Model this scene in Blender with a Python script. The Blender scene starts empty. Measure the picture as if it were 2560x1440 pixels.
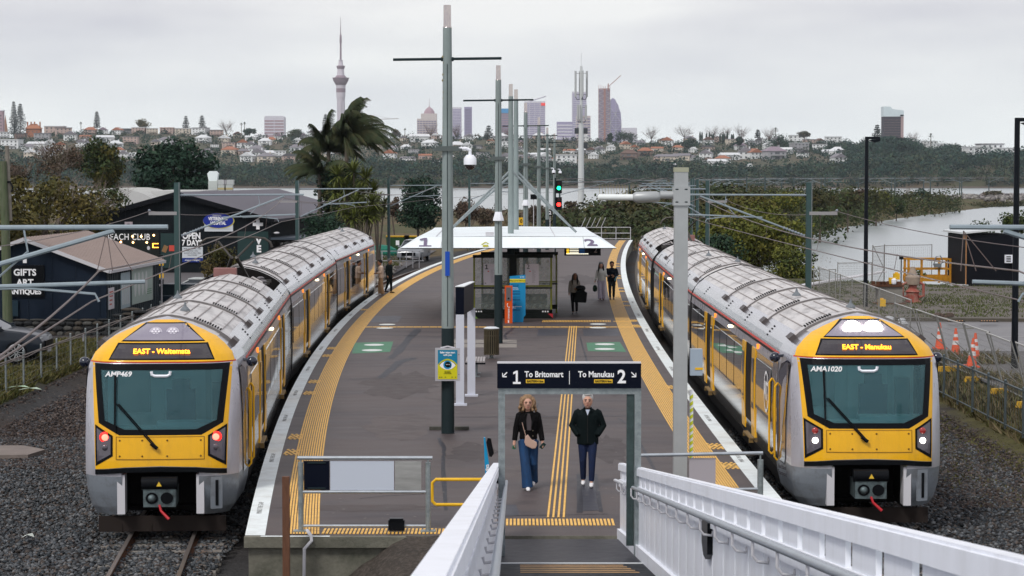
# Suburban island platform between two electric trains. Camera, world, sun and exposure first; then the
# setting, trains, platform things, people, vegetation and left side, right side, overhead line, far shore, haze.
import bpy,bmesh,math,random
import numpy as np
from mathutils import Vector,Matrix
R=math.radians
sc=bpy.context.scene
col=sc.collection
rnd=random.Random(7)
nr=np.random.RandomState(11)
F=5460.0
CH=5.73
PITCH=math.atan(280.0/F)
cam=bpy.data.cameras.new('camera')
cam.sensor_width=36.0
cam.lens=36.0*F/2560.0
cam.clip_start=0.5
cam.clip_end=20000
cam.dof.use_dof=True
cam.dof.focus_distance=46
cam.dof.aperture_fstop=10.0
camo=bpy.data.objects.new('camera',cam)
camo.location=(0,0,CH)
camo.rotation_euler=(R(90)-PITCH,0,0)
col.objects.link(camo)
sc.camera=camo
SUN_EL,SUN_AZ=48.0,215.0
w=bpy.data.worlds.new('World');sc.world=w;w.use_nodes=True
nt=w.node_tree;nt.nodes.clear()
def wn(t):return nt.nodes.new(t)
sky=wn('ShaderNodeTexSky');sky.sky_type='NISHITA';sky.sun_disc=False
sky.sun_elevation=R(SUN_EL);sky.sun_rotation=R(SUN_AZ)
b1=wn('ShaderNodeBackground');b1 .inputs[1].default_value=0.08
nt.links.new(sky.outputs[0],b1 .inputs[0])
tc=wn('ShaderNodeTexCoord');mp=wn('ShaderNodeMapping');mp.inputs['Scale'].default_value=(2.2,2.2,11)
nz=wn('ShaderNodeTexNoise');nz.inputs['Scale'].default_value=1.6;nz.inputs['Detail'].default_value=6;nz.inputs['Roughness'].default_value=.5
nt.links.new(tc.outputs['Generated'],mp.inputs[0]);nt.links.new(mp.outputs[0],nz.inputs['Vector'])
cr=wn('ShaderNodeValToRGB')
cr.color_ramp.elements[0].position=.38;cr.color_ramp.elements[0].color=(.44,.43,.49,1)
cr.color_ramp.elements[1].position=.64;cr.color_ramp.elements[1].color=(.76,.75,.74,1)
nt.links.new(nz.outputs[0],cr.inputs[0])
sx=wn('ShaderNodeSeparateXYZ');nt.links.new(tc.outputs['Generated'],sx.inputs[0])
mr=wn('ShaderNodeMapRange');mr.inputs['From Min'].default_value=-.01;mr.inputs['From Max'].default_value=.085
nt.links.new(sx.outputs['Z'],mr.inputs['Value'])
mx=wn('ShaderNodeMix');mx.data_type='RGBA'
mx.inputs['A'].default_value=(.73,.78,.79,1)
nt.links.new(mr.outputs[0],mx.inputs['Factor']);nt.links.new(cr.outputs[0],mx.inputs['B'])
b2=wn('ShaderNodeBackground');b2 .inputs[1].default_value=1.0
nt.links.new(mx.outputs['Result'],b2 .inputs[0])
ms=wn('ShaderNodeMixShader');ms.inputs[0].default_value=.93
nt.links.new(b1 .outputs[0],ms.inputs[1]);nt.links.new(b2 .outputs[0],ms.inputs[2])
ow=wn('ShaderNodeOutputWorld');nt.links.new(ms.outputs[0],ow.inputs[0])
sl=bpy.data.lights.new('sun','SUN');sl.energy=1.5;sl.angle=R(14);sl.color=(1,.96,.9)
so=bpy.data.objects.new('sun',sl);col.objects.link(so)
sd=Vector((math.sin(R(SUN_AZ))*math.cos(R(SUN_EL)),math.cos(R(SUN_AZ))*math.cos(R(SUN_EL)),math.sin(R(SUN_EL))))
so.rotation_euler=sd.to_track_quat('Z','Y').to_euler()
vs=sc.view_settings
vs.view_transform='Standard';vs.look='None';vs.exposure=0.42;vs.gamma=1;vs.use_curve_mapping=False
sc.cycles.use_denoising=True
sc.cycles.max_bounces=7;sc.cycles.transparent_max_bounces=24;sc.cycles.volume_bounces=2
sc.cycles.sample_clamp_indirect=4
CP,SP=math.cos(PITCH),math.sin(PITCH)
def ray(px,py):
 dx=(px-1280)/F;dy=-(py-720)/F
 return Vector((dx,CP+dy*SP,-SP+dy*CP))
def gp(px,py,z=0.0):
 d=ray(px,py);t=(z-CH)/d.z
 return Vector((d.x*t,d.y*t,z))
def at(px,py,Y):
 d=ray(px,py);t=Y/d.y
 return Vector((d.x*t,Y,CH+d.z*t))
_m={}
def M(name,c,rough=.6,metal=0.,var=0.,scale=3.,bump=0.,bscale=30.,emit=0.,spec=.25,dirt=None,dscale=1.5,damt=.5,stretch=None,coat=0.,alpha=1.,bdist=.02,attr=False):
 if name in _m:return _m[name]
 if max(c)<.045 and not coat and rough>.28 and spec<.5:spec=.08
 m=bpy.data.materials.new(name);m.use_nodes=True
 n=m.node_tree.nodes;l=m.node_tree.links
 p=n['Principled BSDF']
 c4=(c[0],c[1],c[2],1)
 p.inputs['Base Color'].default_value=c4
 p.inputs['Roughness'].default_value=rough;p.inputs['Metallic'].default_value=metal
 p.inputs['Specular IOR Level'].default_value=spec
 p.inputs['Coat Weight'].default_value=coat
 p.inputs['Alpha'].default_value=alpha
 if emit:
  p.inputs['Emission Color'].default_value=c4;p.inputs['Emission Strength'].default_value=emit
 t=n.new('ShaderNodeTexCoord');vec=t.outputs['Object']
 if stretch:
  q=n.new('ShaderNodeMapping');q.inputs['Scale'].default_value=stretch
  l.new(vec,q.inputs[0]);vec=q.outputs[0]
 src=None
 if attr:
  a=n.new('ShaderNodeAttribute');a.attribute_name='col';src=a.outputs['Color']
 if var:
  z=n.new('ShaderNodeTexNoise');z.inputs['Scale'].default_value=scale;z.inputs['Detail'].default_value=8;z.inputs['Roughness'].default_value=.65
  l.new(vec,z.inputs['Vector'])
  r=n.new('ShaderNodeMapRange');r.inputs['From Min'].default_value=.25;r.inputs['From Max'].default_value=.75
  r.inputs['To Min'].default_value=1-var;r.inputs['To Max'].default_value=1+var
  l.new(z.outputs[0],r.inputs['Value'])
  x=n.new('ShaderNodeVectorMath');x.operation='SCALE';x.inputs[0].default_value=c
  if src:l.new(src,x.inputs[0])
  l.new(r.outputs[0],x.inputs['Scale']);src=x.outputs[0]
  r2=n.new('ShaderNodeMapRange');r2 .inputs['From Min'].default_value=.3;r2 .inputs['From Max'].default_value=.7
  r2 .inputs['To Min'].default_value=max(0.02,rough*(1-var*.6));r2 .inputs['To Max'].default_value=min(1,rough*(1+var*.6))
  l.new(z.outputs[0],r2 .inputs['Value']);l.new(r2 .outputs[0],p.inputs['Roughness'])
 if dirt:
  z2=n.new('ShaderNodeTexNoise');z2 .inputs['Scale'].default_value=dscale;z2 .inputs['Detail'].default_value=9;z2 .inputs['Roughness'].default_value=.7
  l.new(vec,z2 .inputs['Vector'])
  r3=n.new('ShaderNodeMapRange');r3 .inputs['From Min'].default_value=.47;r3 .inputs['From Max'].default_value=.68;r3 .inputs['To Max'].default_value=damt
  l.new(z2 .outputs[0],r3 .inputs['Value'])
  x2=n.new('ShaderNodeMix');x2 .data_type='RGBA';x2 .inputs['A'].default_value=c4;x2 .inputs['B'].default_value=(*dirt,1)
  if src:l.new(src,x2 .inputs['A'])
  l.new(r3 .outputs[0],x2 .inputs['Factor']);src=x2 .outputs['Result']
 if src:l.new(src,p.inputs['Base Color'])
 if bump:
  z3=n.new('ShaderNodeTexNoise');z3 .inputs['Scale'].default_value=bscale;z3 .inputs['Detail'].default_value=5
  l.new(t.outputs['Object'],z3 .inputs['Vector'])
  bp=n.new('ShaderNodeBump');bp.inputs['Strength'].default_value=bump;bp.inputs['Distance'].default_value=bdist
  l.new(z3 .outputs[0],bp.inputs['Height']);l.new(bp.outputs[0],p.inputs['Normal'])
 _m[name]=m
 return m
def tag(o,label=None,cat=None,group=None,kind=None):
 if label:o['label']=label
 if cat:o['category']=cat
 if group:o['group']=group
 if kind:o['kind']=kind
 return o
def thing(name,label,cat,loc=(0,0,0),rz=0.,group=None):
 o=bpy.data.objects.new(name,None);col.objects.link(o)
 o.empty_display_size=.2
 o.location=loc;o.rotation_euler=(0,0,rz)
 return tag(o,label,cat,group)
def dup(root,loc=None,rz=None,label=None,group=None):
 r=root.copy();col.objects.link(r)
 if loc is not None:r.location=loc
 if rz is not None:r.rotation_euler=(0,0,rz)
 if label:r['label']=label
 if group:r['group']=group
 for ch in list(root.children):
  c=ch.copy();col.objects.link(c);c.parent=r
  for g in list(ch.children):
   d=g.copy();col.objects.link(d);d.parent=c
 return r
def link(name,me,parent=None,loc=(0,0,0),rot=(0,0,0)):
 o=bpy.data.objects.new(name,me);col.objects.link(o)
 if parent:o.parent=parent
 o.location=loc;o.rotation_euler=rot
 return o
class MB:
 def __init__(s):s.v=[];s.f=[];s.m=[]
 def add(s,vs,fs,mi=0):
  b=len(s.v);s.v+=[tuple(v)for v in vs]
  for f in fs:s.f.append(tuple(b+i for i in f));s.m.append(mi)
  return s
 def box(s,x0,x1,y0,y1,z0,z1,mi=0):
  return s.add([(x0,y0,z0),(x1,y0,z0),(x1,y1,z0),(x0,y1,z0),(x0,y0,z1),(x1,y0,z1),(x1,y1,z1),(x0,y1,z1)],[(0,3,2,1),(4,5,6,7),(0,1,5,4),(1,2,6,5),(2,3,7,6),(3,0,4,7)],mi)
 def cbox(s,c,d,rz=0.,mi=0,rx=0.,ry=0.):
  mt=Matrix.Translation(c)@Matrix.Rotation(rz,4,'Z')@Matrix.Rotation(rx,4,'X')@Matrix.Rotation(ry,4,'Y')
  x,y,z=d[0]/2,d[1]/2,d[2]/2
  vs=[mt@Vector(p)for p in[(-x,-y,-z),(x,-y,-z),(x,y,-z),(-x,y,-z),(-x,-y,z),(x,-y,z),(x,y,z),(-x,y,z)]]
  return s.add(vs,[(0,3,2,1),(4,5,6,7),(0,1,5,4),(1,2,6,5),(2,3,7,6),(3,0,4,7)],mi)
 def bar(s,a,b,wd,h,mi=0):
  a=Vector(a);b=Vector(b);d=(b-a).normalized()
  up=Vector((0,0,1))if abs(d.z)<.95 else Vector((0,1,0))
  x=d.cross(up).normalized()*wd/2;u=x.cross(d).normalized()*h/2
  vs=[p+i*x+j*u for p in(a,b)for i,j in((-1,-1),(1,-1),(1,1),(-1,1))]
  return s.add(vs,[(0,1,2,3),(7,6,5,4),(0,4,5,1),(1,5,6,2),(2,6,7,3),(3,7,4,0)],mi)
 def tube(s,pts,r,n=8,mi=0,cap=True,sq=1.0):
  pts=[Vector(p)for p in pts];k=len(pts)
  rs=r if isinstance(r,(list,tuple))else[r]*k
  prev=None;b=len(s.v)
  for i,p in enumerate(pts):
   d=(pts[min(i+1,k-1)]-pts[max(i-1,0)]).normalized()
   if prev is None:
    a=Vector((1,0,0))if abs(d.x)<.8 else Vector((0,1,0))
    x=(a-d*a.dot(d)).normalized()
   else:
    x=(prev-d*prev.dot(d)).normalized()
   prev=x;y=d.cross(x)
   for j in range(n):
    t=2*math.pi*(j+.5)/n
    s.v.append(tuple(p+(x*math.cos(t)+y*math.sin(t)*sq)*rs[i]))
  for i in range(k-1):
   for j in range(n):
    j2=(j+1)%n
    s.f.append((b+i*n+j,b+i*n+j2,b+(i+1)*n+j2,b+(i+1)*n+j));s.m.append(mi)
  if cap:
   s.f.append(tuple(b+j for j in range(n-1,-1,-1)));s.m.append(mi)
   s.f.append(tuple(b+(k-1)*n+j for j in range(n)));s.m.append(mi)
  return s
 def lathe(s,prof,n=16,c=(0,0,0),mi=0):
  return s.tube([(c[0],c[1],c[2]+z)for r,z in prof],[max(r,1e-4)for r,z in prof],n,mi)
 def prism(s,poly,a,b,axis='z',mi=0):
  k=len(poly)
  def P(u,v,t):return{'z':(u,v,t),'y':(u,t,v),'x':(t,u,v)}[axis]
  vs=[P(u,v,a)for u,v in poly]+[P(u,v,b)for u,v in poly]
  fs=[tuple(range(k))[::-1],tuple(range(k,2*k))]+[(i,(i+1)%k,k+(i+1)%k,k+i)for i in range(k)]
  return s.add(vs,fs,mi)
 def loft(s,rings,n=16,mi=0):
  b=len(s.v);k=len(rings)
  for c,rx_,ry_ in rings:
   for j in range(n):
    t=2*math.pi*j/n;s.v.append((c[0]+rx_*math.cos(t),c[1]+ry_*math.sin(t),c[2]))
  for i in range(k-1):
   for j in range(n):
    j2=(j+1)%n;s.f.append((b+i*n+j,b+i*n+j2,b+(i+1)*n+j2,b+(i+1)*n+j));s.m.append(mi)
  s.f.append(tuple(b+j for j in range(n-1,-1,-1)));s.m.append(mi)
  s.f.append(tuple(b+(k-1)*n+j for j in range(n)));s.m.append(mi)
  return s
 def sph(s,c,r,n=10,m=6,mi=0,sc_=(1,1,1)):
  b=len(s.v)
  for i in range(m+1):
   t=math.pi*i/m
   for j in range(n):
    a=2*math.pi*j/n
    s.v.append((c[0]+r*sc_[0]*math.sin(t)*math.cos(a),c[1]+r*sc_[1]*math.sin(t)*math.sin(a),c[2]+r*sc_[2]*math.cos(t)))
  for i in range(m):
   for j in range(n):
    j2=(j+1)%n
    s.f.append((b+i*n+j,b+(i+1)*n+j,b+(i+1)*n+j2,b+i*n+j2));s.m.append(mi)
  return s
 def strip(s,L,Rr,mi=0):
  b=len(s.v);k=len(L)
  s.v+=[tuple(p)for p in L]+[tuple(p)for p in Rr]
  for i in range(k-1):
   s.f.append((b+i,b+k+i,b+k+i+1,b+i+1));s.m.append(mi)
  return s
 def mesh(s,name,mats,smooth=False,fix=True):
  me=bpy.data.meshes.new(name);me.from_pydata(s.v,[],s.f)
  if not isinstance(mats,(list,tuple)):mats=[mats]
  for m in mats:me.materials.append(m)
  if len(mats)>1:me.polygons.foreach_set('material_index',s.m)
  if fix:
   bm=bmesh.new();bm.from_mesh(me);bmesh.ops.recalc_face_normals(bm,faces=bm.faces);bm.to_mesh(me);bm.free()
  if smooth:
   me.polygons.foreach_set('use_smooth',[True]*len(me.polygons))
   if smooth!='all':
    try:me.set_sharp_from_angle(angle=R(40))
    except Exception:pass
  me.update()
  return me
 def build(s,name,mats,parent=None,smooth=False,loc=(0,0,0),rot=(0,0,0),fix=True):
  return link(name,s.mesh(name,mats,smooth,fix),parent,loc,rot)
def npmesh(name,V,Fc,mats,colr=None,smooth=False,mi=None):
 V=np.asarray(V,dtype=np.float32);Fc=np.asarray(Fc,dtype=np.int32);k=Fc.shape[1]
 me=bpy.data.meshes.new(name)
 me.vertices.add(len(V));me.vertices.foreach_set('co',V.ravel())
 me.loops.add(Fc.size);me.loops.foreach_set('vertex_index',Fc.ravel())
 me.polygons.add(len(Fc));me.polygons.foreach_set('loop_start',np.arange(0,Fc.size,k,dtype=np.int32))
 try:me.polygons.foreach_set('loop_total',np.full(len(Fc),k,dtype=np.int32))
 except Exception:pass
 if not isinstance(mats,(list,tuple)):mats=[mats]
 for m in mats:me.materials.append(m)
 if mi is not None:me.polygons.foreach_set('material_index',np.asarray(mi,dtype=np.int32))
 if smooth:me.polygons.foreach_set('use_smooth',np.ones(len(Fc),dtype=bool))
 if colr is not None:
  a=me.color_attributes.new('col','FLOAT_COLOR','POINT')
  c4=np.ones((len(V),4),dtype=np.float32);c4[:,:3]=colr
  a.data.foreach_set('color',c4 .ravel())
 me.update(calc_edges=True);me.validate()
 return me
def text(body,size,mat,loc,rot=(R(90),0,0),parent=None,name='lettering',bold=0.,align='CENTER',xs=1.,ext=.002,space=1.,shear=0.):
 c=bpy.data.curves.new(name,'FONT');c.body=body;c.size=size;c.align_x=align;c.align_y='CENTER'
 c.extrude=ext;c.offset=bold;c.resolution_u=3;c.space_character=space;c.shear=shear
 c.materials.append(mat)
 tmp=bpy.data.objects.new(name,c)
 me=bpy.data.meshes.new_from_object(tmp);me.name=name
 if not me.materials:me.materials.append(mat)
 bpy.data.objects.remove(tmp)
 o=link(name,me,parent,loc,rot);o.scale=(xs,1,1)
 return o
def one(size,mat,loc,rot,parent,k=1.0):
 P=[(-.26,-.36),(.26,-.36),(.26,-.25),(.07,-.25),(.07,.36),(-.05,.36),(-.24,.27),(-.24,.16),(-.07,.22),(-.07,-.25),(-.26,-.25)]
 m=MB();q=[(x*size*k,y*size)for x,y in P]
 m.prism(q,0,.003,'z');return m.build('numeral',mat,parent,loc=loc,rot=rot)
GALV=M('galvanised_steel',(.30,.34,.35),.45,.6,var=.25,scale=14,dirt=(.16,.19,.2),dscale=9,damt=.6)
WHITE=M('white_paint',(.85,.88,.95),.38,var=.04,scale=6,dirt=(.5,.5,.5),dscale=1.9,damt=.25,stretch=(1,1,.25))
DKRUB=M('black_rubber',(.02,.02,.021),.8,spec=.2)
YEL=M('yellow_paint',(.78,.46,.02),.4,var=.06,scale=4)
GREEN_MAST=M('green_mast_paint',(.045,.085,.085),.5,.1,var=.15,scale=5)
POLE=M('grey_green_pole',(.25,.30,.30),.45,.1,var=.13,scale=2.5,dirt=(.15,.18,.175),dscale=1.2,damt=.5,stretch=(1,1,.35))
CHROME=M('bright_steel',(.6,.55,.52),.12,1.)
DARKP=M('dark_pole_paint',(.02,.032,.036),.5)
GREYP=M('light_grey_paint',(.55,.55,.58),.45,var=.05)
CONC=M('concrete',(.17,.165,.135),.85,var=.3,scale=2.5,bump=.5,bscale=20,dirt=(.055,.06,.045),dscale=1.1,damt=.8)
WOODB=M('brown_timber',(.13,.06,.035),.7,var=.3,scale=6,stretch=(8,8,1))
WHT=M('lettering_white',(.85,.86,.88),.5)
NAVY=M('navy_sign',(.003,.005,.013),.5,spec=.12)
def XL(Y):return-4.26-.0545*(Y-34.6)+.000744*(Y-34.6)*(Y-78.8)
_yr=np.array([38,45.7,55.9,66.4,82.8,112,137,168,194.]);_xr=np.array([4.82,4.76,4.81,4.95,5.25,6.06,7.13,8.9,10.7])
_cr=np.polyfit(_yr,_xr,3)
def XR(Y):return float(np.polyval(_cr,max(Y,38.0)))+(0 if Y>38 else 0.0)
PE=196.0
TLX=[(-.8,196),(3.6,225),(10.5,250),(18.5,300),(29,364),(40,420),(62,500),(106,593),(166,694),(300,868)]
TRX=[(12.4,196),(15.4,225),(18.6,255),(24.5,300),(34,364),(45,420),(67,500),(111,590),(171,690),(305,863)]
def smooth_path(pts,step=4.0):
 out=[]
 P=[Vector((*p,0))for p in pts]
 P=[2*P[0]-P[1]]+P+[2*P[-1]-P[-2]]
 for i in range(1,len(P)-2):
  n=max(2,int((P[i+1]-P[i]).length/step))
  for k in range(n):
   t=k/n;a,b,c,d=P[i-1],P[i],P[i+1],P[i+2]
   out.append(.5*((2*b)+(c-a)*t+(2*a-5*b+4*c-d)*t*t+(3*b-a-3*c+d)*t**3))
 out.append(P[-2]);return out
def LX(Y):return XL(Y)-1.68
def RX(Y):return XR(Y)+1.78
pathL=[Vector((LX(y),y,0))for y in np.arange(16,194,3.)]+smooth_path([(LX(194),194)]+TLX[1:])
pathR=[Vector((RX(y),y,0))for y in np.arange(16,194,3.)]+smooth_path([(RX(194),194)]+TRX[1:])
RAILZ=-.75
LAND=[(-900,2),(900,2),(900,126),(60,129),(27,131),(21.5,140),(21,170),(26,222),(50,330),(78,425),(133,590),(190,690),(420,1000),(400,1020),(150,720),(88,600),(50,530),(20,440),(-30,400),(-200,380),(-900,340)]
def poly_sd(X,Y,poly):
 d=np.full(X.shape,1e9);ins=np.zeros(X.shape,bool);n=len(poly)
 for i in range(n):
  ax,ay=poly[i];bx,by=poly[(i+1)%n]
  ex,ey=bx-ax,by-ay;t=np.clip(((X-ax)*ex+(Y-ay)*ey)/(ex*ex+ey*ey),0,1)
  d=np.minimum(d,np.hypot(X-ax-t*ex,Y-ay-t*ey))
  c=((ay>Y)!=(by>Y))&(X<(bx-ax)*(Y-ay)/(by-ay+1e-12)+ax)
  ins^=c
 return np.where(ins,d,-d)
def vnoise(X,Y,s,seed=0):
 X=X/s;Y=Y/s
 xi=np.floor(X).astype(int);yi=np.floor(Y).astype(int);fx=X-xi;fy=Y-yi
 fx=fx*fx*(3-2*fx);fy=fy*fy*(3-2*fy)
 def h(a,b):return((np.sin(a*127.1+b*311.7+seed*74.7)*43758.5453)%1.0)
 return(h(xi,yi)*(1-fx)+h(xi+1,yi)*fx)*(1-fy)+(h(xi,yi+1)*(1-fx)+h(xi+1,yi+1)*fx)*fy
def sst(a,b,x):
 t=np.clip((x-a)/(b-a),0,1);return t*t*(3-2*t)
def land_z(X,Y):
 X=np.asarray(X,float);Y=np.asarray(Y,float)
 sd=poly_sd(X,Y,LAND)
 z=-1.02+.05*(vnoise(X,Y,3,1)-.5)
 z=z+.47*sst(-13.6,-15.2,X)*sst(300,200,Y)
 z=z+.65*sst(12.4,14.2,X)*sst(260,150,Y)
 z=z+.4*sst(240,330,Y)
 edge=sst(0,9,sd)
 return-3.1+(z+3.1)*edge
xs=np.unique(np.concatenate([np.linspace(-900,-200,15),np.arange(-200,-40,8),np.arange(-40,45,.8),np.arange(45,220,5),np.linspace(220,900,20)]))
ys=np.unique(np.concatenate([np.arange(2,24,4),np.arange(24,130,.9),np.arange(130,300,2.5),np.arange(300,760,7),np.linspace(760,1040,20)]))
GX,GY=np.meshgrid(xs,ys);GZ=land_z(GX,GY)
V=np.stack([GX,GY,GZ],-1).reshape(-1,3)
nx,ny=len(xs),len(ys)
ii=np.arange(nx-1)[None,:]+np.arange(ny-1)[:,None]*nx
Fq=np.stack([ii,ii+1,ii+1+nx,ii+nx],-1).reshape(-1,4)
X,Y,Z=V[:,0],V[:,1],V[:,2]
lx=np.interp(Y,[p.y for p in pathL],[p.x for p in pathL]);rx=np.interp(Y,[p.y for p in pathR],[p.x for p in pathR])
C=np.zeros((len(V),3));C[:]=(.045,.045,.047)
n1=vnoise(X,Y,2.2,3);n2=vnoise(X,Y,7,5);n3=vnoise(X,Y,1.1,8)
def blend(mask,c):
 C[:]=C*(1-mask[:,None])+np.array(c)[None,:]*mask[:,None]
blend(sst(.35,.7,n2)*.7,(.05,.037,.031))
grass=(.085,.085,.035)
blend(sst(-14.3,-14.9,X)*sst(84,80,Y)*(.55+.45*n1),grass)
blend(sst(-16.5,-17.6,X)*(Y<300),(.075,.07,.075))
blend(sst(9.4,11.5,X)*sst(.42,.6,n3*.5+n2*.5)*(X<14)*(Y>40)*(Y<70)*.85,(.085,.08,.03))
blend(sst(12.6,13.8,X)*(.6+.4*n1),(.10,.10,.045))
blend(sst(14,15,X)*(Y>92)*(Y<165)*sst(.3,.62,n2),(.15,.135,.12))
blend(sst(150,175,Y)*(np.abs(X-lx)>4)*(np.abs(X-rx)>4),(.11,.085,.05))
blend(sst(150,175,Y)*sst(.4,.7,n2)*(np.abs(X-lx)>4)*(np.abs(X-rx)>4),(.08,.08,.04))
GROUND=M('ground_mix',(1,1,1),.9,spec=.08,attr=True,var=.45,scale=1.1,bump=1.,bscale=9,bdist=.06)
me=npmesh('ground',V,Fq,GROUND,C,smooth=True)
tag(link('ground',me),kind='structure')
WATER=M('bay_water',(.34,.38,.385),.25,spec=.6,bump=.1,bscale=.5,bdist=.06,stretch=None)
mb=MB();mb.add([(-6000,60,-2.5),(6000,60,-2.5),(6000,15000,-2.5),(-6000,15000,-2.5)],[(0,1,2,3)])
tag(mb.build('water',WATER),kind='structure')
def stones(name,n,region,smin,smax,cset,label=None):
 x0,x1,y0,y1=region
 P=np.stack([nr.uniform(x0,x1,n),y0+(y1-y0)*nr.uniform(0,1,n)**1.25],-1)
 ll=np.interp(P[:,1],[p.y for p in pathL],[p.x for p in pathL]);rr=np.interp(P[:,1],[p.y for p in pathR],[p.x for p in pathR])
 z=land_z(P[:,0],P[:,1])
 near=np.maximum(sst(2.4,1.5,np.abs(P[:,0]-ll)),sst(2.4,1.5,np.abs(P[:,0]-rr)))
 z=z+near*.12
 s=nr.uniform(smin,smax,n)
 base=np.array([(1,0,0),(-1,0,0),(0,1,0),(0,-1,0),(0,0,1),(0,0,-1)],float)
 fc=np.array([(0,2,4),(2,1,4),(1,3,4),(3,0,4),(2,0,5),(1,2,5),(3,1,5),(0,3,5)])
 J=base[None]*nr.uniform(.55,1.25,(n,6,1))+nr.uniform(-.3,.3,(n,6,3))
 J[:,:,2]*=.65
 a=nr.uniform(0,6.28,n);ca,sa=np.cos(a),np.sin(a)
 Xr=J[:,:,0]*ca[:,None]-J[:,:,1]*sa[:,None];Yr=J[:,:,0]*sa[:,None]+J[:,:,1]*ca[:,None]
 t=nr.uniform(-.9,.9,n);ct,st=np.cos(t),np.sin(t)
 Y2=Yr*ct[:,None]-J[:,:,2]*st[:,None];Z2=Yr*st[:,None]+J[:,:,2]*ct[:,None]
 Vv=np.stack([Xr,Y2,Z2],-1)*s[:,None,None]
 Vv[:,:,0]+=P[:,0,None];Vv[:,:,1]+=P[:,1,None];Vv[:,:,2]+=(z+s*.3)[:,None]
 Ff=(fc[None]+6*np.arange(n)[:,None,None]).reshape(-1,3)
 cs=np.array(cset)[nr.randint(0,len(cset),n)]*nr.uniform(.5,1.8,(n,1))
 me=npmesh(name,Vv.reshape(-1,3),Ff,M('stone_'+name,(1,1,1),.8,attr=True,spec=.12),np.repeat(cs,6,0))
 return tag(link(name,me),kind='stuff')
GC=[(.055,.062,.07),(.075,.08,.087),(.036,.042,.048),(.11,.115,.12),(.065,.055,.05)]
BC=[(.05,.037,.032),(.065,.05,.044),(.036,.03,.03),(.09,.075,.068),(.055,.055,.06)]
stones('ballast_gravel',42000,(-13.6,-5.0,33,56),.025,.062,GC)
stones('old_ballast_gravel',20000,(-14.4,-7.4,50,74),.03,.065,BC)
stones('trackside_gravel',24000,(5.0,11.5,33,57),.025,.06,GC)
stones('mixed_gravel',15000,(8.3,12.6,44,74),.025,.06,BC)
stones('loose_rocks',5000,(-15.4,-8.2,116,196),.08,.26,[(.16,.14,.12),(.11,.10,.095),(.2,.19,.17)])
stones('shore_rocks',1800,(94,190,596,720),.5,1.2,[(.13,.12,.12),(.2,.19,.18)])
def offset_path(path,d,z):
 out=[]
 for i,p in enumerate(path):
  t=(path[min(i+1,len(path)-1)]-path[max(i-1,0)]).normalized()
  out.append(Vector((p.x+t.y*d,p.y-t.x*d,z)))
 return out
RUST=M('rusty_rail_side',(.10,.045,.025),.8,var=.3,scale=8)
RTOP=M('worn_rail_head',(.34,.30,.28),.3,.7)
SLP=M('concrete_sleeper',(.20,.19,.175),.9,var=.25,scale=6,dirt=(.13,.075,.05),dscale=2,damt=.7)
sl_me=MB().prism([(-1.15,0),(1.15,0),(1.12,.13),(-1.12,.13)],-.12,.12,'y').mesh('sleeper',SLP)
def track(path,ranges,label):
 t=thing('railway_track',None,None);t['kind']='structure'
 for s in(-1,1):
  m=MB()
  for(z,h,wdt,mi)in((RAILZ-.02,.02,.066,1),(RAILZ-.12,.10,.03,0),(RAILZ-.15,.03,.14,0)):
   A=offset_path(path,s*.57-wdt/2,z);B=offset_path(path,s*.57+wdt/2,z)
   A2=[p+Vector((0,0,h))for p in A];B2=[p+Vector((0,0,h))for p in B]
   m.strip(A2,B2,mi);m.strip(A,A2,mi);m.strip(B2,B,mi)
  m.build('rail',[RUST,RTOP],t)
 Ys=[p.y for p in path];Xs=[p.x for p in path]
 for(a,b,st)in ranges:
  for y in np.arange(a,b,st):
   x=float(np.interp(y,Ys,Xs));x2=float(np.interp(y+1,Ys,Xs))
   link('sleeper',sl_me,t,(x,y,RAILZ-.26),(0,0,-math.atan(x2-x)))
 return t
track(pathL,[(28,41,.68),(106,190,.75),(190,290,1.1)],'')
track(pathR,[(30,41,.68),(112,190,.85),(190,290,1.1)],'')
cen=[(a+b)/2 for a,b in zip(pathL[-1:],pathL[-1:])]
m=MB();pf=[p for p in pathL if p.y>300]
prof=[(-16,-3.0),(-7,-1.1),(-5,-.95),(9,-.95),(12,-1.2),(19,-3.1)]
rows=[offset_path(pf,d,z)for d,z in prof]
for a,b in zip(rows[:-1],rows[1:]):m.strip(a,b)
tag(m.build('railway_embankment',M('embankment_soil',(.15,.11,.075),.95,var=.45,scale=.35,bump=1,bscale=1.5,bdist=.3,dirt=(.075,.07,.035),dscale=.12,damt=.9)),kind='structure')
ASPH=M('platform_asphalt',(.080,.063,.061),.55,spec=.3,var=.2,scale=1.3,bump=.35,bscale=70,bdist=.006,dirt=(.036,.031,.038),dscale=.33,damt=.75,stretch=(.5,1.3,1))
ASPH2=M('dark_seal',(.026,.026,.034),.42,var=.2,scale=6)
YS=[34.6]+list(np.arange(36,PE,2.0))+[PE]
def edge(side,y,d):
 if side<0:return Vector((XL(y)+d,y,0))
 return Vector((XR(y)-d,y,0))
m=MB()
for i in range(len(YS)-1):
 a,b=YS[i],YS[i+1]
 m.add([(XL(a),a,0),(XR(a),a,0),(XR(b),b,0),(XL(b),b,0)],[(0,1,2,3)],0)
for s in(-1,1):
 for(d0,z0),(d1,z1)in(((0,0),(0,-.16)),((0,-.16),(.12,-.16)),((.12,-.16),(.12,-1.4))):
  A=[edge(s,y,d0)+Vector((0,0,z0))for y in YS];B=[edge(s,y,d1)+Vector((0,0,z1))for y in YS]
  m.strip(A,B,1)
xa,xb=XL(34.6),-1.66
m.box(xa,xb,34.45,34.6,-.17,-.0005,1);m.box(xa+.06,xb-.02,34.56,34.62,-1.4,-.17,1)
m.box(xb,XR(34.6),34.56,34.6,-1.4,-.001,1)
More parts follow.
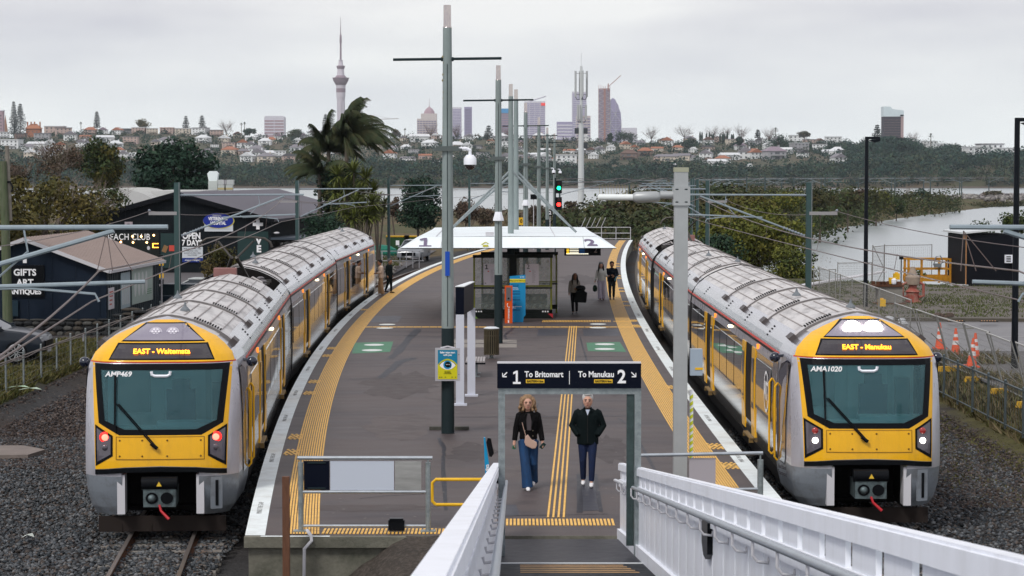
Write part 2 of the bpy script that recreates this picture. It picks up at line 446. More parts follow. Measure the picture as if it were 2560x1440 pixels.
m.box(XL(PE),XR(PE),PE,PE+.1,-1.4,-.001,1)
tag(m.build('platform',[ASPH,CONC]),kind='structure')
m=MB()
sy=[(34.5,0.02),(33.6,-.28),(32.6,-.62),(31,-.9),(28.5,-1.03)]
xsn=np.linspace(-2.9,-.2,12)
gridv=[]
for y,z in sy:
 for xx in xsn:gridv.append((xx,y,min(z,z)-max(0,(-1.75-xx))*.75+rnd.uniform(-.03,.03)))
m.add(gridv,[(r*12+c,r*12+c+1,(r+1)*12+c+1,(r+1)*12+c)for r in range(4)for c in range(11)])
tag(m.build('soil_bank',M('dark_soil',(.045,.038,.032),.95,var=.4,scale=4,bump=1,bscale=25,dirt=(.12,.10,.09),dscale=16,damt=.6),smooth='all'),kind='structure')
def flat(name,pts,mat,z=.004,kind='structure',parent=None):
 m=MB();m.add([(p[0],p[1],z)for p in pts],[tuple(range(len(pts)))])
 o=m.build(name,mat,parent)
 if kind and not parent:tag(o,kind=kind)
 return o
EDGEW=M('edge_white_paint',(.76,.82,.83),.6,var=.08,scale=3,dirt=(.45,.45,.42),dscale=1.4,damt=.5)
for s in(-1,1):
 m=MB();yy=[34.6]+list(np.arange(35,PE,1.5))
 m.strip([edge(s,y,.0)+Vector((0,0,.005))for y in yy],[edge(s,y,.32)+Vector((0,0,.005))for y in yy])
 tag(m.build('platform_edge_line',EDGEW),kind='structure')
flat('platform_edge_line',[(-4.0,34.46),(-2.9,34.46),(-2.9,34.56),(-4.0,34.56)],EDGEW,.006)
TACT=M('tactile_yellow',(.84,.50,.12),.55,var=.12,scale=5,dirt=(.4,.22,.05),dscale=6,damt=.5)
def rib_along(m,L,wd,h=.012):
 for i in range(len(L)-1):pass
 n=len(L);nrm=[]
 for i in range(n):
  t=(L[min(i+1,n-1)]-L[max(i-1,0)]).normalized();nrm.append(Vector((t.y,-t.x,0)))
 A=[p-q*wd/2+Vector((0,0,.001))for p,q in zip(L,nrm)];B=[p+q*wd/2+Vector((0,0,.001))for p,q in zip(L,nrm)]
 A2=[p-q*wd*.38+Vector((0,0,h))for p,q in zip(L,nrm)];B2=[p+q*wd*.38+Vector((0,0,h))for p,q in zip(L,nrm)]
 m.strip(A2,B2);m.strip(A,A2);m.strip(B2,B)
for s in(-1,1):
 m=MB();yy=list(np.arange(34.7 if s<0 else 36.0,PE-1,1.6))
 for k in range(12):rib_along(m,[edge(s,y,.63+k*.049)for y in yy],.036)
 tag(m.build('tactile_warning_strip',TACT,fix=False),kind='stuff')
m=MB();a0,a1=Vector((.735,36.4,0)),Vector((2.33,83.2,0))
for k in range(4):
 L=[a0 .lerp(a1,t)+Vector(((k-1.5)*.088,0,0))for t in np.linspace(0,1,30)]
 rib_along(m,L,.04)
for k in range(52):
 x=-3.05+k*.062
 if x<-.3:m.box(x,x+.036,34.75,35.25,.001,.012)
for k in range(30):
 x=-.1+k*.0625
 if x<1.68:m.box(x,x+.038,35.6,36.25,.001,.012)
y=82.6
for k in range(34):
 x=-5.6+k*.31;m.box(x,x+.285,y,y+.28,.001,.01)
for k in range(60):
 x=1.2+k*.045*1.4
 if x<3.9:m.bar((x,85.6,.006),(x+.05,86.6,.006),.035,.01)
for k in range(30):m.box(4.0-k*.0,4.9,85.9,86.1,.001,.008)if k==0 else None
tag(m.build('tactile_guide_strip',TACT,fix=False),kind='stuff')
OD=['first','second','third','fourth','fifth','sixth','seventh','eighth','ninth','tenth','eleventh','twelfth','thirteenth','fourteenth'];SD={-1:'left',1:'right'}
DPAD=M('tactile_dark',(.06,.045,.03),.6)
pad=MB()
for i in range(6):
 for j in range(6):
  on=(i+j)%2 or rnd.random()<.35
  if on:pad.box(i*.05,i*.05+.05,j*.5/3,(j+1)*.5/3,0,.006)
pad_me=pad.mesh('tactile_pad',TACT)
for s,lst in((-1,(44.6,47.3,57,60.2,69,72,93)),(1,(42.5,45.6,56.0,58.6,83,86,96,99,108,111,122,125,138,142))):
 for yy in lst:
  p=edge(s,yy,.345 if s<0 else .63)
  tag(link('tactile_pad',pad_me,None,(p.x,yy,.003)),'chequered tactile pad, %s from the near end of the %s platform edge'%(OD[lst.index(yy)],SD[s]),'tactile pad','chequered pads by the platform edge')
MY=[37.5,44.2,51.5,57.5,64.8,72.5,81,90,99]
MTG=M('stencil_grey',(.22,.22,.22),.7)
for s in(-1,1):
 for yy in MY:
  p=edge(s,yy,.16);tg=edge(s,yy+1,.16)
  o=text('MIND THE GAP',.13,MTG,(p.x,yy,.007),(0,0,R(90)-math.atan(tg.x-p.x)),None,'floor_lettering',ext=.0005)
  o.scale=(1.5,1,1)
  tag(o,'MIND THE GAP stencil, %s from the near end of the %s platform edge'%(OD[MY.index(yy)],SD[s]),'floor marking','MIND THE GAP stencils')
GRNP=M('green_floor_paint',(.055,.20,.11),.55,var=.1,scale=4,dirt=(.06,.1,.07),dscale=3,damt=.4)
OV=M('white_floor_paint',(.66,.7,.68),.6)
def ell(cx,cy,rx_,ry_):return[(cx+rx_*math.cos(a),cy+ry_*math.sin(a))for a in np.linspace(0,2*math.pi,20,endpoint=False)]
for(qs,lab,ovs)in(([(886,857),(983,854),(975,880),(880,884)],'green floor rectangle with two white ovals beside the left tactile strip',[(935,862.5),(930,876)]),([(1466,857),(1549,855),(1566,880),(1470,878)],'green floor rectangle with two white ovals beside the right tactile strip',[(1512,861),(1512,873)])):
 t=thing('floor_marking',lab,'floor marking')
 flat('green_square',[gp(*q)for q in qs],GRNP,.004,None,t)
 for o_ in ovs:
  g=gp(*o_);flat('white_oval',ell(g.x,g.y,.34,.42),OV,.008,None,t)
for i,(px,py)in enumerate(((968,812),(962,821),(1495,811),(1495,820))):
 g=gp(px,py);o=flat('white_oval',ell(g.x,g.y,.32,.4),OV,.014,None)
 tag(o,'white floor oval at platform %s, %s the yellow cross strip'%(('left','beyond'),('left','in front of'),('right','beyond'),('right','in front of'))[i],'floor marking','white ovals along the cross strip')
flat('pale_concrete_pad',[gp(1133,849),gp(1292,850),gp(1292,858),gp(1133,858)],M('pale_concrete',(.24,.22,.2),.8,var=.15),.004)
flat('pale_concrete_pad',[gp(1130,860),gp(1292,860),gp(1292,869),gp(1130,869)],M('pale_concrete',(.24,.22,.2),.8),.004)
def seal(pts,wd,mat=ASPH2,z=.0035):
 L=[gp(*p)for p in pts];Q=[]
 for i in range(len(L)-1):
  for k in range(4):Q.append(L[i].lerp(L[i+1],k/4)+Vector((rnd.uniform(-.02,.02),0,0)))
 Q.append(L[-1]);n=len(Q);A=[];B=[]
 for i in range(n):
  t=(Q[min(i+1,n-1)]-Q[max(i-1,0)]).normalized();q=Vector((t.y,-t.x,0))*wd*rnd.uniform(.35,.6)
  A.append(Q[i]-q+Vector((0,0,z)));B.append(Q[i]+q+Vector((0,0,z)))
 m=MB();m.strip(A,B,0);return tag(m.build('crack_seal',mat),kind='structure')
for pts,wd in(([(1046,823),(1020,850),(995,880),(975,897)],.28),([(1035,895),(1000,905),(975,925),(950,946)],.3),([(1098,1095),(1112,1120),(1108,1140),(1115,1275)],.09),([(1136,1043),(1600,1040)],.1),([(1115,1138),(1215,1133)],.02),([(1455,980),(1460,1060)],.05),([(1450,1185),(1449,1282)],.09),([(1490,1185),(1503,1280)],.07),([(1545,1046),(1575,1065),(1640,1180)],.06),([(900,1247),(960,1240),(1060,1235)],.03),([(1140,830),(1290,835)],.1),([(960,838),(1130,842)],.16),([(955,828),(1120,831)],.1),([(1265,848),(1262,838),(1290,815)],.1),([(1450,842),(1470,915)],.05),([(1400,893),(1590,890)],.12),([(1440,905),(1590,900)],.1),([(1310,1000),(1345,1010),(1340,1030)],.03),([(1160,1005),(1165,990),(1210,985)],.03),([(1250,1290),(1520,1285)],.05),([(870,950),(1040,935)],.03),([(835,905),(880,900)],.03)):
 seal(pts,wd)
DKP=M('dark_asphalt_patch',(.036,.037,.05),.45,var=.2,scale=3)
for q in([(925,790),(1005,790),(995,806),(915,806)],[(1345,823),(1418,823),(1415,838),(1343,840)],[(1456,823),(1545,823),(1549,840),(1460,840)],[(1252,1262),(1290,1262),(1300,1288),(1250,1290)],[(1452,1190),(1490,1190),(1502,1276),(1452,1278)]):
 flat('asphalt_patch',[gp(*p)for p in q],DKP,.003)
WP=[M('worn_asphalt_%d'%k,c_,.6,var=.25,scale=2.2,spec=.25,dirt=(.045,.037,.038),dscale=1.1,damt=.7)for k,c_ in enumerate(((.060,.048,.048),(.098,.080,.077),(.068,.054,.052)))]
for k,(px,py,rx_,ry_)in enumerate(((930,1180,1.3,1.6),(1010,1060,.9,3.2),(900,1270,1.6,.5),(1180,1130,.6,1.8),(1330,870,1.4,2.2),(1010,960,1.2,4),(1520,1120,.5,2.6),(1290,1180,.45,1.1),(1220,745,1.2,5),(1450,700,1.3,7),(1100,760,1.5,6),(1340,1060,.8,2.5),(1500,960,.9,3.5),(1120,985,.7,2.4))):
 g=gp(px,py);P=[(g.x+rx_*math.cos(a)*rnd.uniform(.6,1.1),g.y+ry_*math.sin(a)*rnd.uniform(.6,1.1))for a in np.linspace(0,2*math.pi,26,endpoint=False)]
 flat('worn_patch',P,WP[k%3],.0018+.0001*k)
GUM=M('gum_spot',(.19,.17,.165),.7)
m=MB()
for k in range(420):
 y=35.4+60*rnd.random()**1.8;x=rnd.uniform(XL(y)+1.3,XR(y)-1.3);r_=rnd.uniform(.012,.032)
 m.add([(x+r_*math.cos(a),y+r_*math.sin(a)*1.4,.0042)for a in(0,1.05,2.1,3.14,4.19,5.24)],[(0,1,2,3,4,5)])
tag(m.build('gum_spots',GUM,fix=False),kind='stuff')
HP=[(1.18,.38),(1.28,.52),(1.345,.8),(1.37,1.1),(1.375,1.6),(1.375,2.2),(1.37,2.6),(1.36,2.8),(1.335,3.04),(1.31,3.12),(1.25,3.25),(1.13,3.39),(1.0,3.50),(.85,3.60),(.65,3.70),(.45,3.78),(.22,3.84),(0,3.88)]
_hx=[p[0]for p in HP];_hz=[p[1]for p in HP]
def wz(z):return float(np.interp(z,_hz,_hx))
def zroof(x):return float(np.interp(abs(x),[p[0]for p in HP[::-1][:9]],[p[1]for p in HP[::-1][:9]]))
def rake(z):
 if z<1.25:return(1.25-z)**2*.28
 r=.13*(z-1.25)**1.6
 if z>3.05:r+=.95*((z-3.05)/.82)**2
 return r
WN=.95
def wside(z,y):return wz(z)*(WN+(1-WN)*min(1,max(0,(y-.4)/1.9)))
def nose_y(x,z):
 wd=max(wz(z),.06)*WN;u=min(1.0,abs(x)/wd)
 return rake(z)+(.09*u*u+.42*u**6)*(wd/1.375)
SILVER=M('silver_paint',(.50,.50,.56),.28,.35,var=.08,scale=2,coat=.3,dirt=(.30,.29,.30),dscale=2.2,damt=.4,stretch=(1.5,1,.4))
SHOULD=M('polished_roof_shoulder',(.66,.66,.69),.2,.9,var=.1,scale=2,stretch=(1,.25,1),bump=.03,bscale=6)
ROOFM=M('roof_sheet',(.66,.64,.63),.4,.3,var=.08,scale=1.5,stretch=(1.6,.5,1),dirt=(.16,.145,.145),dscale=1.4,damt=.75)
SIDED=M('charcoal_side_film',(.022,.02,.022),.07,0,var=.1,coat=1.,spec=.8)
SIDEL=M('silver_side_sheet',(.55,.55,.57),.1,.9,var=.14,scale=5,stretch=(1,2.5,.35))
LOWG=M('lower_grey_paint',(.24,.27,.31),.35,.2,coat=.2,dirt=(.10,.09,.085),dscale=2.5,damt=.6)
UNDER=M('underframe',(.012,.011,.011),.8)
TYEL=M('train_yellow',(.84,.445,.009),.32,coat=.3,var=.05,scale=2,dirt=(.45,.24,.03),dscale=2.6,damt=.3,stretch=(1.6,1,.5))
TRED=M('train_red_line',(.6,.04,.02),.4)
TBLK=M('train_black',(.006,.007,.009),.3,spec=.3)
TNAV=M('cab_side_navy',(.006,.011,.04),.12,coat=.5)
GLASSD=M('dark_window_glass',(.012,.016,.016),.03,spec=.8,coat=.6)
GREYG=M('lamp_glass',(.23,.21,.27),.12,coat=1,var=.08,scale=2)
DISPG=M('display_glass',(.035,.03,.036),.1,coat=1.)
AMBER=M('amber_led',(1.0,.28,.015),.5,emit=3.2)
REDL=M('red_lamp_lit',(1.0,.09,.06),.4,emit=5);REDG=M('red_lamp_glow',(1.0,.02,.015),.4,emit=1.6)
WHTL=M('white_lamp_lit',(1.0,.93,.75),.4,emit=16)
WHTL2=M('headlamp_lit',(1.0,.95,.84),.4,emit=7)
LENS=M('lamp_lens',(.10,.09,.11),.15,.2,coat=.7)
REDOFF=M('red_lamp_off',(.35,.03,.03),.3,coat=1)
AMBL=M('amber_door_lamp',(1.0,.25,.02),.4,emit=1.0)
WARM=M('warm_side_lamp',(1.0,.8,.5),.4,emit=6)
COUP=M('coupler_metal',(.13,.17,.18),.5,.5,var=.3,scale=12,dirt=(.03,.03,.03),dscale=8,damt=.8)
def glass_mat():
 m=bpy.data.materials.new('windscreen_glass');m.use_nodes=True;n=m.node_tree.nodes;l=m.node_tree.links
 n.remove(n['Principled BSDF']);out=n['Material Output']
 t=n.new('ShaderNodeBsdfTransparent');t.inputs[0].default_value=(.74,.94,.97,1)
 g=n.new('ShaderNodeBsdfGlossy');g.inputs['Roughness'].default_value=.03;g.inputs[0].default_value=(.8,.95,1,1)
 d=n.new('ShaderNodeBsdfDiffuse');d.inputs[0].default_value=(.13,.26,.29,1)
 lw=n.new('ShaderNodeLayerWeight');lw.inputs[0].default_value=.25
 a=n.new('ShaderNodeMixShader');a.inputs[0].default_value=.2
 l.new(t.outputs[0],a.inputs[1]);l.new(d.outputs[0],a.inputs[2])
 b=n.new('ShaderNodeMixShader');l.new(lw.outputs['Fresnel'],b.inputs[0]);l.new(a.outputs[0],b.inputs[1]);l.new(g.outputs[0],b.inputs[2])
 l.new(b.outputs[0],out.inputs[0]);return m
WGLASS=glass_mat()
def inpoly(x,z,poly):
 c=False;n=len(poly)
 for i in range(n):
  ax,az=poly[i];bx,bz=poly[(i+1)%n]
  if(az>z)!=(bz>z)and x<(bx-ax)*(z-az)/(bz-az)+ax:c=not c
 return c
def mirror(half):return half+[(-x,z)for x,z in half[::-1]]
SCREEN=mirror([(1.15,3.10),(1.05,2.05),(.69,1.84)])
GLASS=mirror([(1.035,2.99),(.945,2.10),(.60,1.94)])
def nose_panel(polys,off,thick=.012,step=.09):
 bm=bmesh.new()
 for poly in polys:
  vs=[bm.verts.new((x,0,z))for x,z in poly]
  bm.faces.new(vs)
 bmesh.ops.remove_doubles(bm,verts=bm.verts,dist=1e-5)
 for ax,lo,hi in((0,-1.4,1.4),(2,.3,3.9)):
  k=lo
  while k<hi:
   no=(1,0,0)if ax==0 else(0,0,1);co=(k,0,0)if ax==0 else(0,0,k)
   bmesh.ops.bisect_plane(bm,geom=bm.verts[:]+bm.edges[:]+bm.faces[:],plane_co=co,plane_no=no,dist=1e-5)
   k+=step
 bmesh.ops.recalc_face_normals(bm,faces=bm.faces)
 r=bmesh.ops.extrude_face_region(bm,geom=bm.faces[:])
 nv=[g for g in r['geom']if isinstance(g,bmesh.types.BMVert)]
 nvs=set(nv)
 for v in bm.verts:v.co.y=nose_y(v.co.x,v.co.z)-off+(thick if v in nvs else 0)
 bmesh.ops.recalc_face_normals(bm,faces=bm.faces)
 me=bpy.data.meshes.new('panel');bm.to_mesh(me);bm.free()
 return me
def npanel(name,polys,off,mat,parent,thick=.012,step=.09):
 me=nose_panel(polys,off,thick,step);me.materials.append(mat)
 return link(name,me,parent)
def shell_mesh(cab,well,L=23.85):
 m=MB()
 zr=sorted(set([p[1]for p in HP[:-1]]+list(np.arange(.38,3.1,.09))+list(np.arange(3.12,3.86,.06))))
 zr=[z for i,z in enumerate(zr)if i==0 or z-zr[i-1]>.012]+[3.88]
 ys_=[0.0 if not cab else 2.3]+[4,8,12,16,20,L]
 if well:ys_=sorted(set(ys_+list(well)))
 out=[(-wz(z),z)for z in zr]+[(wz(z),z)for z in zr[::-1][1:]]
 def mi_of(x,z):
  ax=abs(x)
  if z<.82:return 5
  if z<1.62:return 1
  if z<2.78:return 2
  if z<3.04:return 0
  if z<3.48:return 3
  return 4
 cols=[[(x,y,z)for x,z in out]for y in ys_]
 if cab:cols=[[(x*WN,nose_y(x,z),z)for x,z in out]]+cols
 for ci in range(len(cols)-1):
  A,B=cols[ci],cols[ci+1];ya,yb=A[0][1],B[0][1]
  for i in range(len(out)-1):
   xm=(out[i][0]+out[i+1][0])/2;zm=(out[i][1]+out[i+1][1])/2
   if well and not(cab and ci==0)and ya>=well[0]-.01 and yb<=well[1]+.01 and abs(xm)<1.08 and zm>3:continue
   k=mi_of(xm,zm)
   if cab and ci==0:k=3 if zm>3.12 else(0 if zm>1.14 else 6)
   if cab and ci==0 and abs(xm)<.9 and zm>3.12:k=4
   m.add([A[i],A[i+1],B[i+1],B[i]],[(0,1,2,3)],k)
 if cab:
  us=list(np.linspace(-1,-.84,7))+list(np.linspace(-.8,.8,33))+list(np.linspace(.84,1,7))
  for i in range(len(zr)-1):
   z0,z1=zr[i],zr[i+1]
   for j in range(len(us)-1):
    q=[(us[j]*WN*wz(z0),z0),(us[j+1]*WN*wz(z0),z0),(us[j+1]*WN*wz(z1),z1),(us[j]*WN*wz(z1),z1)]
    cx=sum(p[0]for p in q)/4;cz=(z0+z1)/2
    if abs(cx)<.62 and cz<1.2:continue
    if all(inpoly(x,z,SCREEN)for x,z in q):continue
    m.add([(x,nose_y(x,z),z)for x,z in q],[(0,1,2,3)],0 if cz>1.14 else 6)
  m.box(-.64,.64,1.3,1.34,.3,1.3,5);m.box(-.66,-.62,.3,1.3,.36,1.24,5);m.box(.62,.66,.3,1.3,.36,1.24,5);m.box(-.64,.64,.3,1.3,1.2,1.24,5)
 if well:
  y0,y1=well
  m.box(-1.09,1.09,y0,y1,3.0,3.05,5)
  for yy in(y0-.0,y1-.02):
   pts=[(x,zroof(x)-.001)for x in np.linspace(-1.08,1.08,15)]
   m.prism([(-1.08,3.05)]+pts+[(1.08,3.05)],yy,yy+.02,'y',5)
 for yy in([L]if cab else[0.0,L]):
  m.add([(x,yy,z)for x,z in out],[tuple(range(len(out)))],5)
 m.box(-1.1,1.1,1.0 if cab else .05,L-.05,.36,.42,5)
 me=m.mesh('carriage',[SILVER,SIDEL,SIDED,SHOULD,ROOFM,UNDER,LOWG],True)
 return me
def side_plate(y0,y1,z0,z1,off,name,mat,n=5):
 m=MB();zz=np.linspace(z0,z1,n)
 for(ya,yb)in((y0,y1),):
  m.add([(wz(z)+off,y,z)for z in zz for y in(ya,yb)]+[(wz(z)+off-.03,y,z)for z in zz for y in(ya,yb)],[(2*i,2*i+1,2*i+3,2*i+2)for i in range(n-1)]+[(2*i,2*i+2,2*n+2*i+2,2*n+2*i)for i in range(n-1)]+[(2*i+1,2*n+2*i+1,2*n+2*i+3,2*i+3)for i in range(n-1)]+[(0,2*n,2*n+1,1),(2*n-2,2*n-1,4*n-1,4*n-2)])
 return m.mesh(name,mat)
WIN_ME=side_plate(0,1,1.62,2.66,.012,'window',GLASSD)
LEAF=MB()
zz=[.95,1.6,2.2,2.84]
LEAF.add([(wz(z)+.026,y,z)for z in zz for y in(0,.66)]+[(wz(z)+.004,y,z)for z in zz for y in(0,.66)],[(2*i,2*i+1,2*i+3,2*i+2)for i in range(3)]+[(2*i,2*i+2,8+2*i+2,8+2*i)for i in range(3)]+[(2*i+1,8+2*i+1,8+2*i+3,2*i+3)for i in range(3)]+[(0,8,9,1),(6,7,15,14)],0)
LEAF.box(wz(2)+.024,wz(2)+.031,.14,.52,1.55,2.62,1)
LEAF_ME=LEAF.mesh('door_leaf',[TYEL,GLASSD])
OPEN_ME=side_plate(0,1.36,.92,2.84,.006,'doorway',M('doorway_dark',(.008,.007,.006),.6))  # flat dark sheet stands in for the unlit interior behind open doors
STEP_ME=MB().box(1.34,1.42,0,1.36,.84,.87).box(1.34,1.43,.02,.08,.76,.84).box(1.34,1.43,1.28,1.34,.76,.84).mesh('door_step',M('step_yellow',(.22,.14,.05),.5))
LAMP_ME=MB().sph((1.375,0,2.92),.035,8,6).mesh('side_lamp',WARM)
AMB_ME=MB().box(1.345,1.378,-.06,.06,2.86,2.96).mesh('door_lamp',AMBL)
RIB_ME=MB().box(-.009,.009,0,1,-.01,.012).mesh('roof_rib',M('roof_rib_grey',(.30,.27,.26),.5,.1))  # raised ribs in their own flat grey-brown colour
def arc_band(name,y0,y1,x0,x1,h,mat,n=18):
 m=MB();xsn=np.linspace(x0,x1,n)
 T=[(x,zroof(x)+h)for x in xsn];B=[(x,zroof(x)-.02)for x in xsn[::-1]]
 return m.prism(T+B,y0,y1,'y').mesh(name,mat,True)
HOOPM=M('roof_hoop',(.58,.56,.56),.45,.3,var=.15,scale=4)
HOOP_ME=arc_band('roof_hoop',.12,.5,-1.16,1.16,.035,HOOPM)
HTUBE_ME=arc_band('hoop_edge',.09,.115,-1.18,1.18,.04,M('hoop_seal',(.16,.15,.15),.7))
def pack(s):
 m=MB()
 for k in range(11):
  x=s*(.46+k*.045);m.cbox((x,.28,zroof(x)+.055),(.025,.11,.02),0,0,0,s*.35)
  m.cbox((x,.42,zroof(x)+.055),(.025,.08,.02),0,0,0,s*.35)
 return m.mesh('vent_grille',DKRUB)
PACK={1:pack(1),-1:pack(-1)}
def latch(s):
 m=MB();x=s*1.15
 m.cbox((x,.3,zroof(x)+.03),(.13,.55,.10),0,0,0,s*.75)
 return m.mesh('hoop_end_clamp',M('clamp_dark',(.07,.06,.06),.5))
LATCH={1:latch(1),-1:latch(-1)}
ANT_ME=MB().lathe([(.0,3.85),(.10,3.86),(.09,3.89),(.03,3.95),(.01,4.03)],8).mesh('roof_antenna',M('antenna_grey',(.16,.18,.2),.5))
STRAP=MB()
for s in(-1,1):
 prev=None
 for k in range(4):
  x=s*(1.13+k*.045);STRAP.cbox((x,0,zroof(x)+.01),(.035,.09,.02),0,0,0,s*.9)
STRAP_ME=STRAP.mesh('gutter_strap',TBLK)
REDS_ME={}
def build_carriage(root,me,mat4,cab,well,doors,ps,hoops,nose_end=0.0):
 inv=root.matrix_world.inverted()if False else None
 c=link('carriage',me,root);c.matrix_local=mat4
 y_start=3.1 if cab else .5
 sidesn=(1,-1)
 for s in sidesn:
  rot=(0,0,0)
  def put(name,mesh_,y,sy=1.,z=0):
   o=link(name,mesh_,c,(0,y,z));o.scale=(s,sy,1);return o
  ends=[y_start]
  for d in doors:
   put('doorway',OPEN_ME,d-.68);put('door_leaf',LEAF_ME,d-.68-.66);put('door_leaf',LEAF_ME,d+.68)
   put('door_step',STEP_ME,d-.68);put('door_lamp',AMB_ME,d-1.62)
   ends+=[d-1.42,d+1.42]
  ends.append(23.2)
  for a,b in zip(ends[0::2],ends[1::2]):
   n=max(1,round((b-a)/2.0));wd=(b-a)/n
   for k in range(n):put('window',WIN_ME,a+k*wd+.06,wd-.12)
  put('side_lamp',LAMP_ME,11.9)
  m=MB();m.add([(wz(z)+.006,y,z)for z in(3.035,3.075)for y in((2.2 if cab else 0),23.85)],[(0,1,3,2)])
  o=m.build('red_line',TRED,c);o.scale=(s,1,1)
  m=MB();m.add([(wz(z)+.008,y,z)for z in(2.98,3.03)for y in((2.2 if cab else 0),23.85)],[(0,1,3,2)])
  o=m.build('gutter_line',TBLK,c);o.scale=(s,1,1)
 for h in hoops:
  link('roof_hoop',HOOP_ME,c,(0,h,0));link('hoop_edge',HTUBE_ME,c,(0,h,0))
  link('vent_grille',PACK[ps],c,(0,h,0))
  for s in(-1,1):link('hoop_end_clamp',LATCH[s],c,(0,h,0))
 hs=sorted(list(hoops)+[23.9])
 for a,b in zip(hs[:-1],hs[1:]):
  a2,b2=a+.75,b-.25
  if well and b2>well[0]and a2<well[1]:
   b2=min(b2,well[0]-.2)
  if b2-a2<.8:continue
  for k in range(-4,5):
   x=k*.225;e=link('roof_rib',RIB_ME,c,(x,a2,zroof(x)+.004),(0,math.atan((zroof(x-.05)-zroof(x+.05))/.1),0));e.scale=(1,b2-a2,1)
  link('gutter_strap',STRAP_ME,c,(0,(a+b)/2+1,0))['kind']='stuff'
 link('roof_antenna',ANT_ME,c,(.15,hs[0]+2.0,0));link('roof_antenna',ANT_ME,c,(-.35,hs[1]+1.6,0))
 m=MB();xsn=np.linspace(-1.37,1.37,2)
 pts=[(-wz(z)-.02,z)for z in np.linspace(.5,3.12,12)]+[(x,zroof(x)+.02)for x in np.linspace(-1.3,1.3,15)]+[(wz(z)+.02,z)for z in np.linspace(3.12,.5,12)]
 m.prism(pts,23.86,24.04,'y');m.build('gangway_bellows',DKRUB,c,True)
 for yy in(3.4,18.6):
  m=MB()
  for k in(0,2.2):
   for s in(-1,1):m.tube([(s*.62,yy+k,.43),(s*.5,yy+k,.43)],.42,16)
  m.box(-.95,.95,yy-.5,yy+2.7,.3,.6);m.build('bogie',UNDER,c)
 return c
CAB_ME={}
def insulator(m,x,y,z0,n,r=.11,mi=0):
 for k in range(n):
  z=z0+k*.07;m.lathe([(.05,z),(r,z+.01),(r*.9,z+.03),(.05,z+.06)],10,(x,y,0),mi)
def pantograph(c,y,up=True):
 m=MB();H=4.78 if up else 4.1
 m.box(-.9,.9,y-.55,y-.45,3.5,3.58);m.box(-.9,.9,y+.55,y+.65,3.5,3.58)
 for s in(-1,1):
  m.tube([(s*.35,y+.6,3.5),(s*.06,y-.5,4.25)],.05,6)
  m.tube([(s*.08,y-.5,4.25),(s*.45,y+.2,H-.12)],.028,6)
  m.tube([(s*.5,y+.2,H-.12),(s*.5,y+.2,H)],.02,6)
 for dy in(0,.35):
  P=[(-.95,y+dy,H-.28),(-.9,y+dy,H-.14),(-.75,y+dy,H-.03),(-.5,y+dy,H),(.5,y+dy,H),(.75,y+dy,H-.03),(.9,y+dy,H-.14),(.95,y+dy,H-.28)]
  m.tube(P,.028,6)
 m.build('pantograph',M('pantograph_grey',(.07,.065,.06),.5,.4),c)
 for x,yy in((.55,y-1.2),(.75,y-.9),(-.7,y-1.1),(-.5,y+.9),(.6,y+1.0)):
  m=MB();insulator(m,x,yy,3.1,8);m.build('insulator',M('insulator_grey',(.14,.13,.14),.35),c)
 m=MB();m.box(-.45,.12,y-1.75,y-1.3,3.45,4.0);m.build('equipment_box',M('pinkish_cover',(.30,.15,.14),.6,var=.2),c)
 m=MB();m.tube([(.3,y-.8,3.5),(.5,y-1,3.72),(.75,y-1.4,3.6),(.85,y-1.7,3.2)],.03,6);m.tube([(-.9,y-.2,3.4),(0,y-.3,3.4),(.8,y-.25,3.35)],.06,8)
 m.build('roof_cable',M('cable_grey',(.4,.38,.38),.5),c)
 m=MB()
 for k in range(14):
  m.cbox((rnd.uniform(-.9,.9),y+rnd.uniform(-1.6,1.6),3.2+rnd.uniform(0,.15)),(rnd.uniform(.1,.4),rnd.uniform(.1,.4),rnd.uniform(.15,.4)),rnd.uniform(0,1))
 m.build('roof_equipment',M('dark_equipment',(.03,.03,.032),.5,var=.4),c)
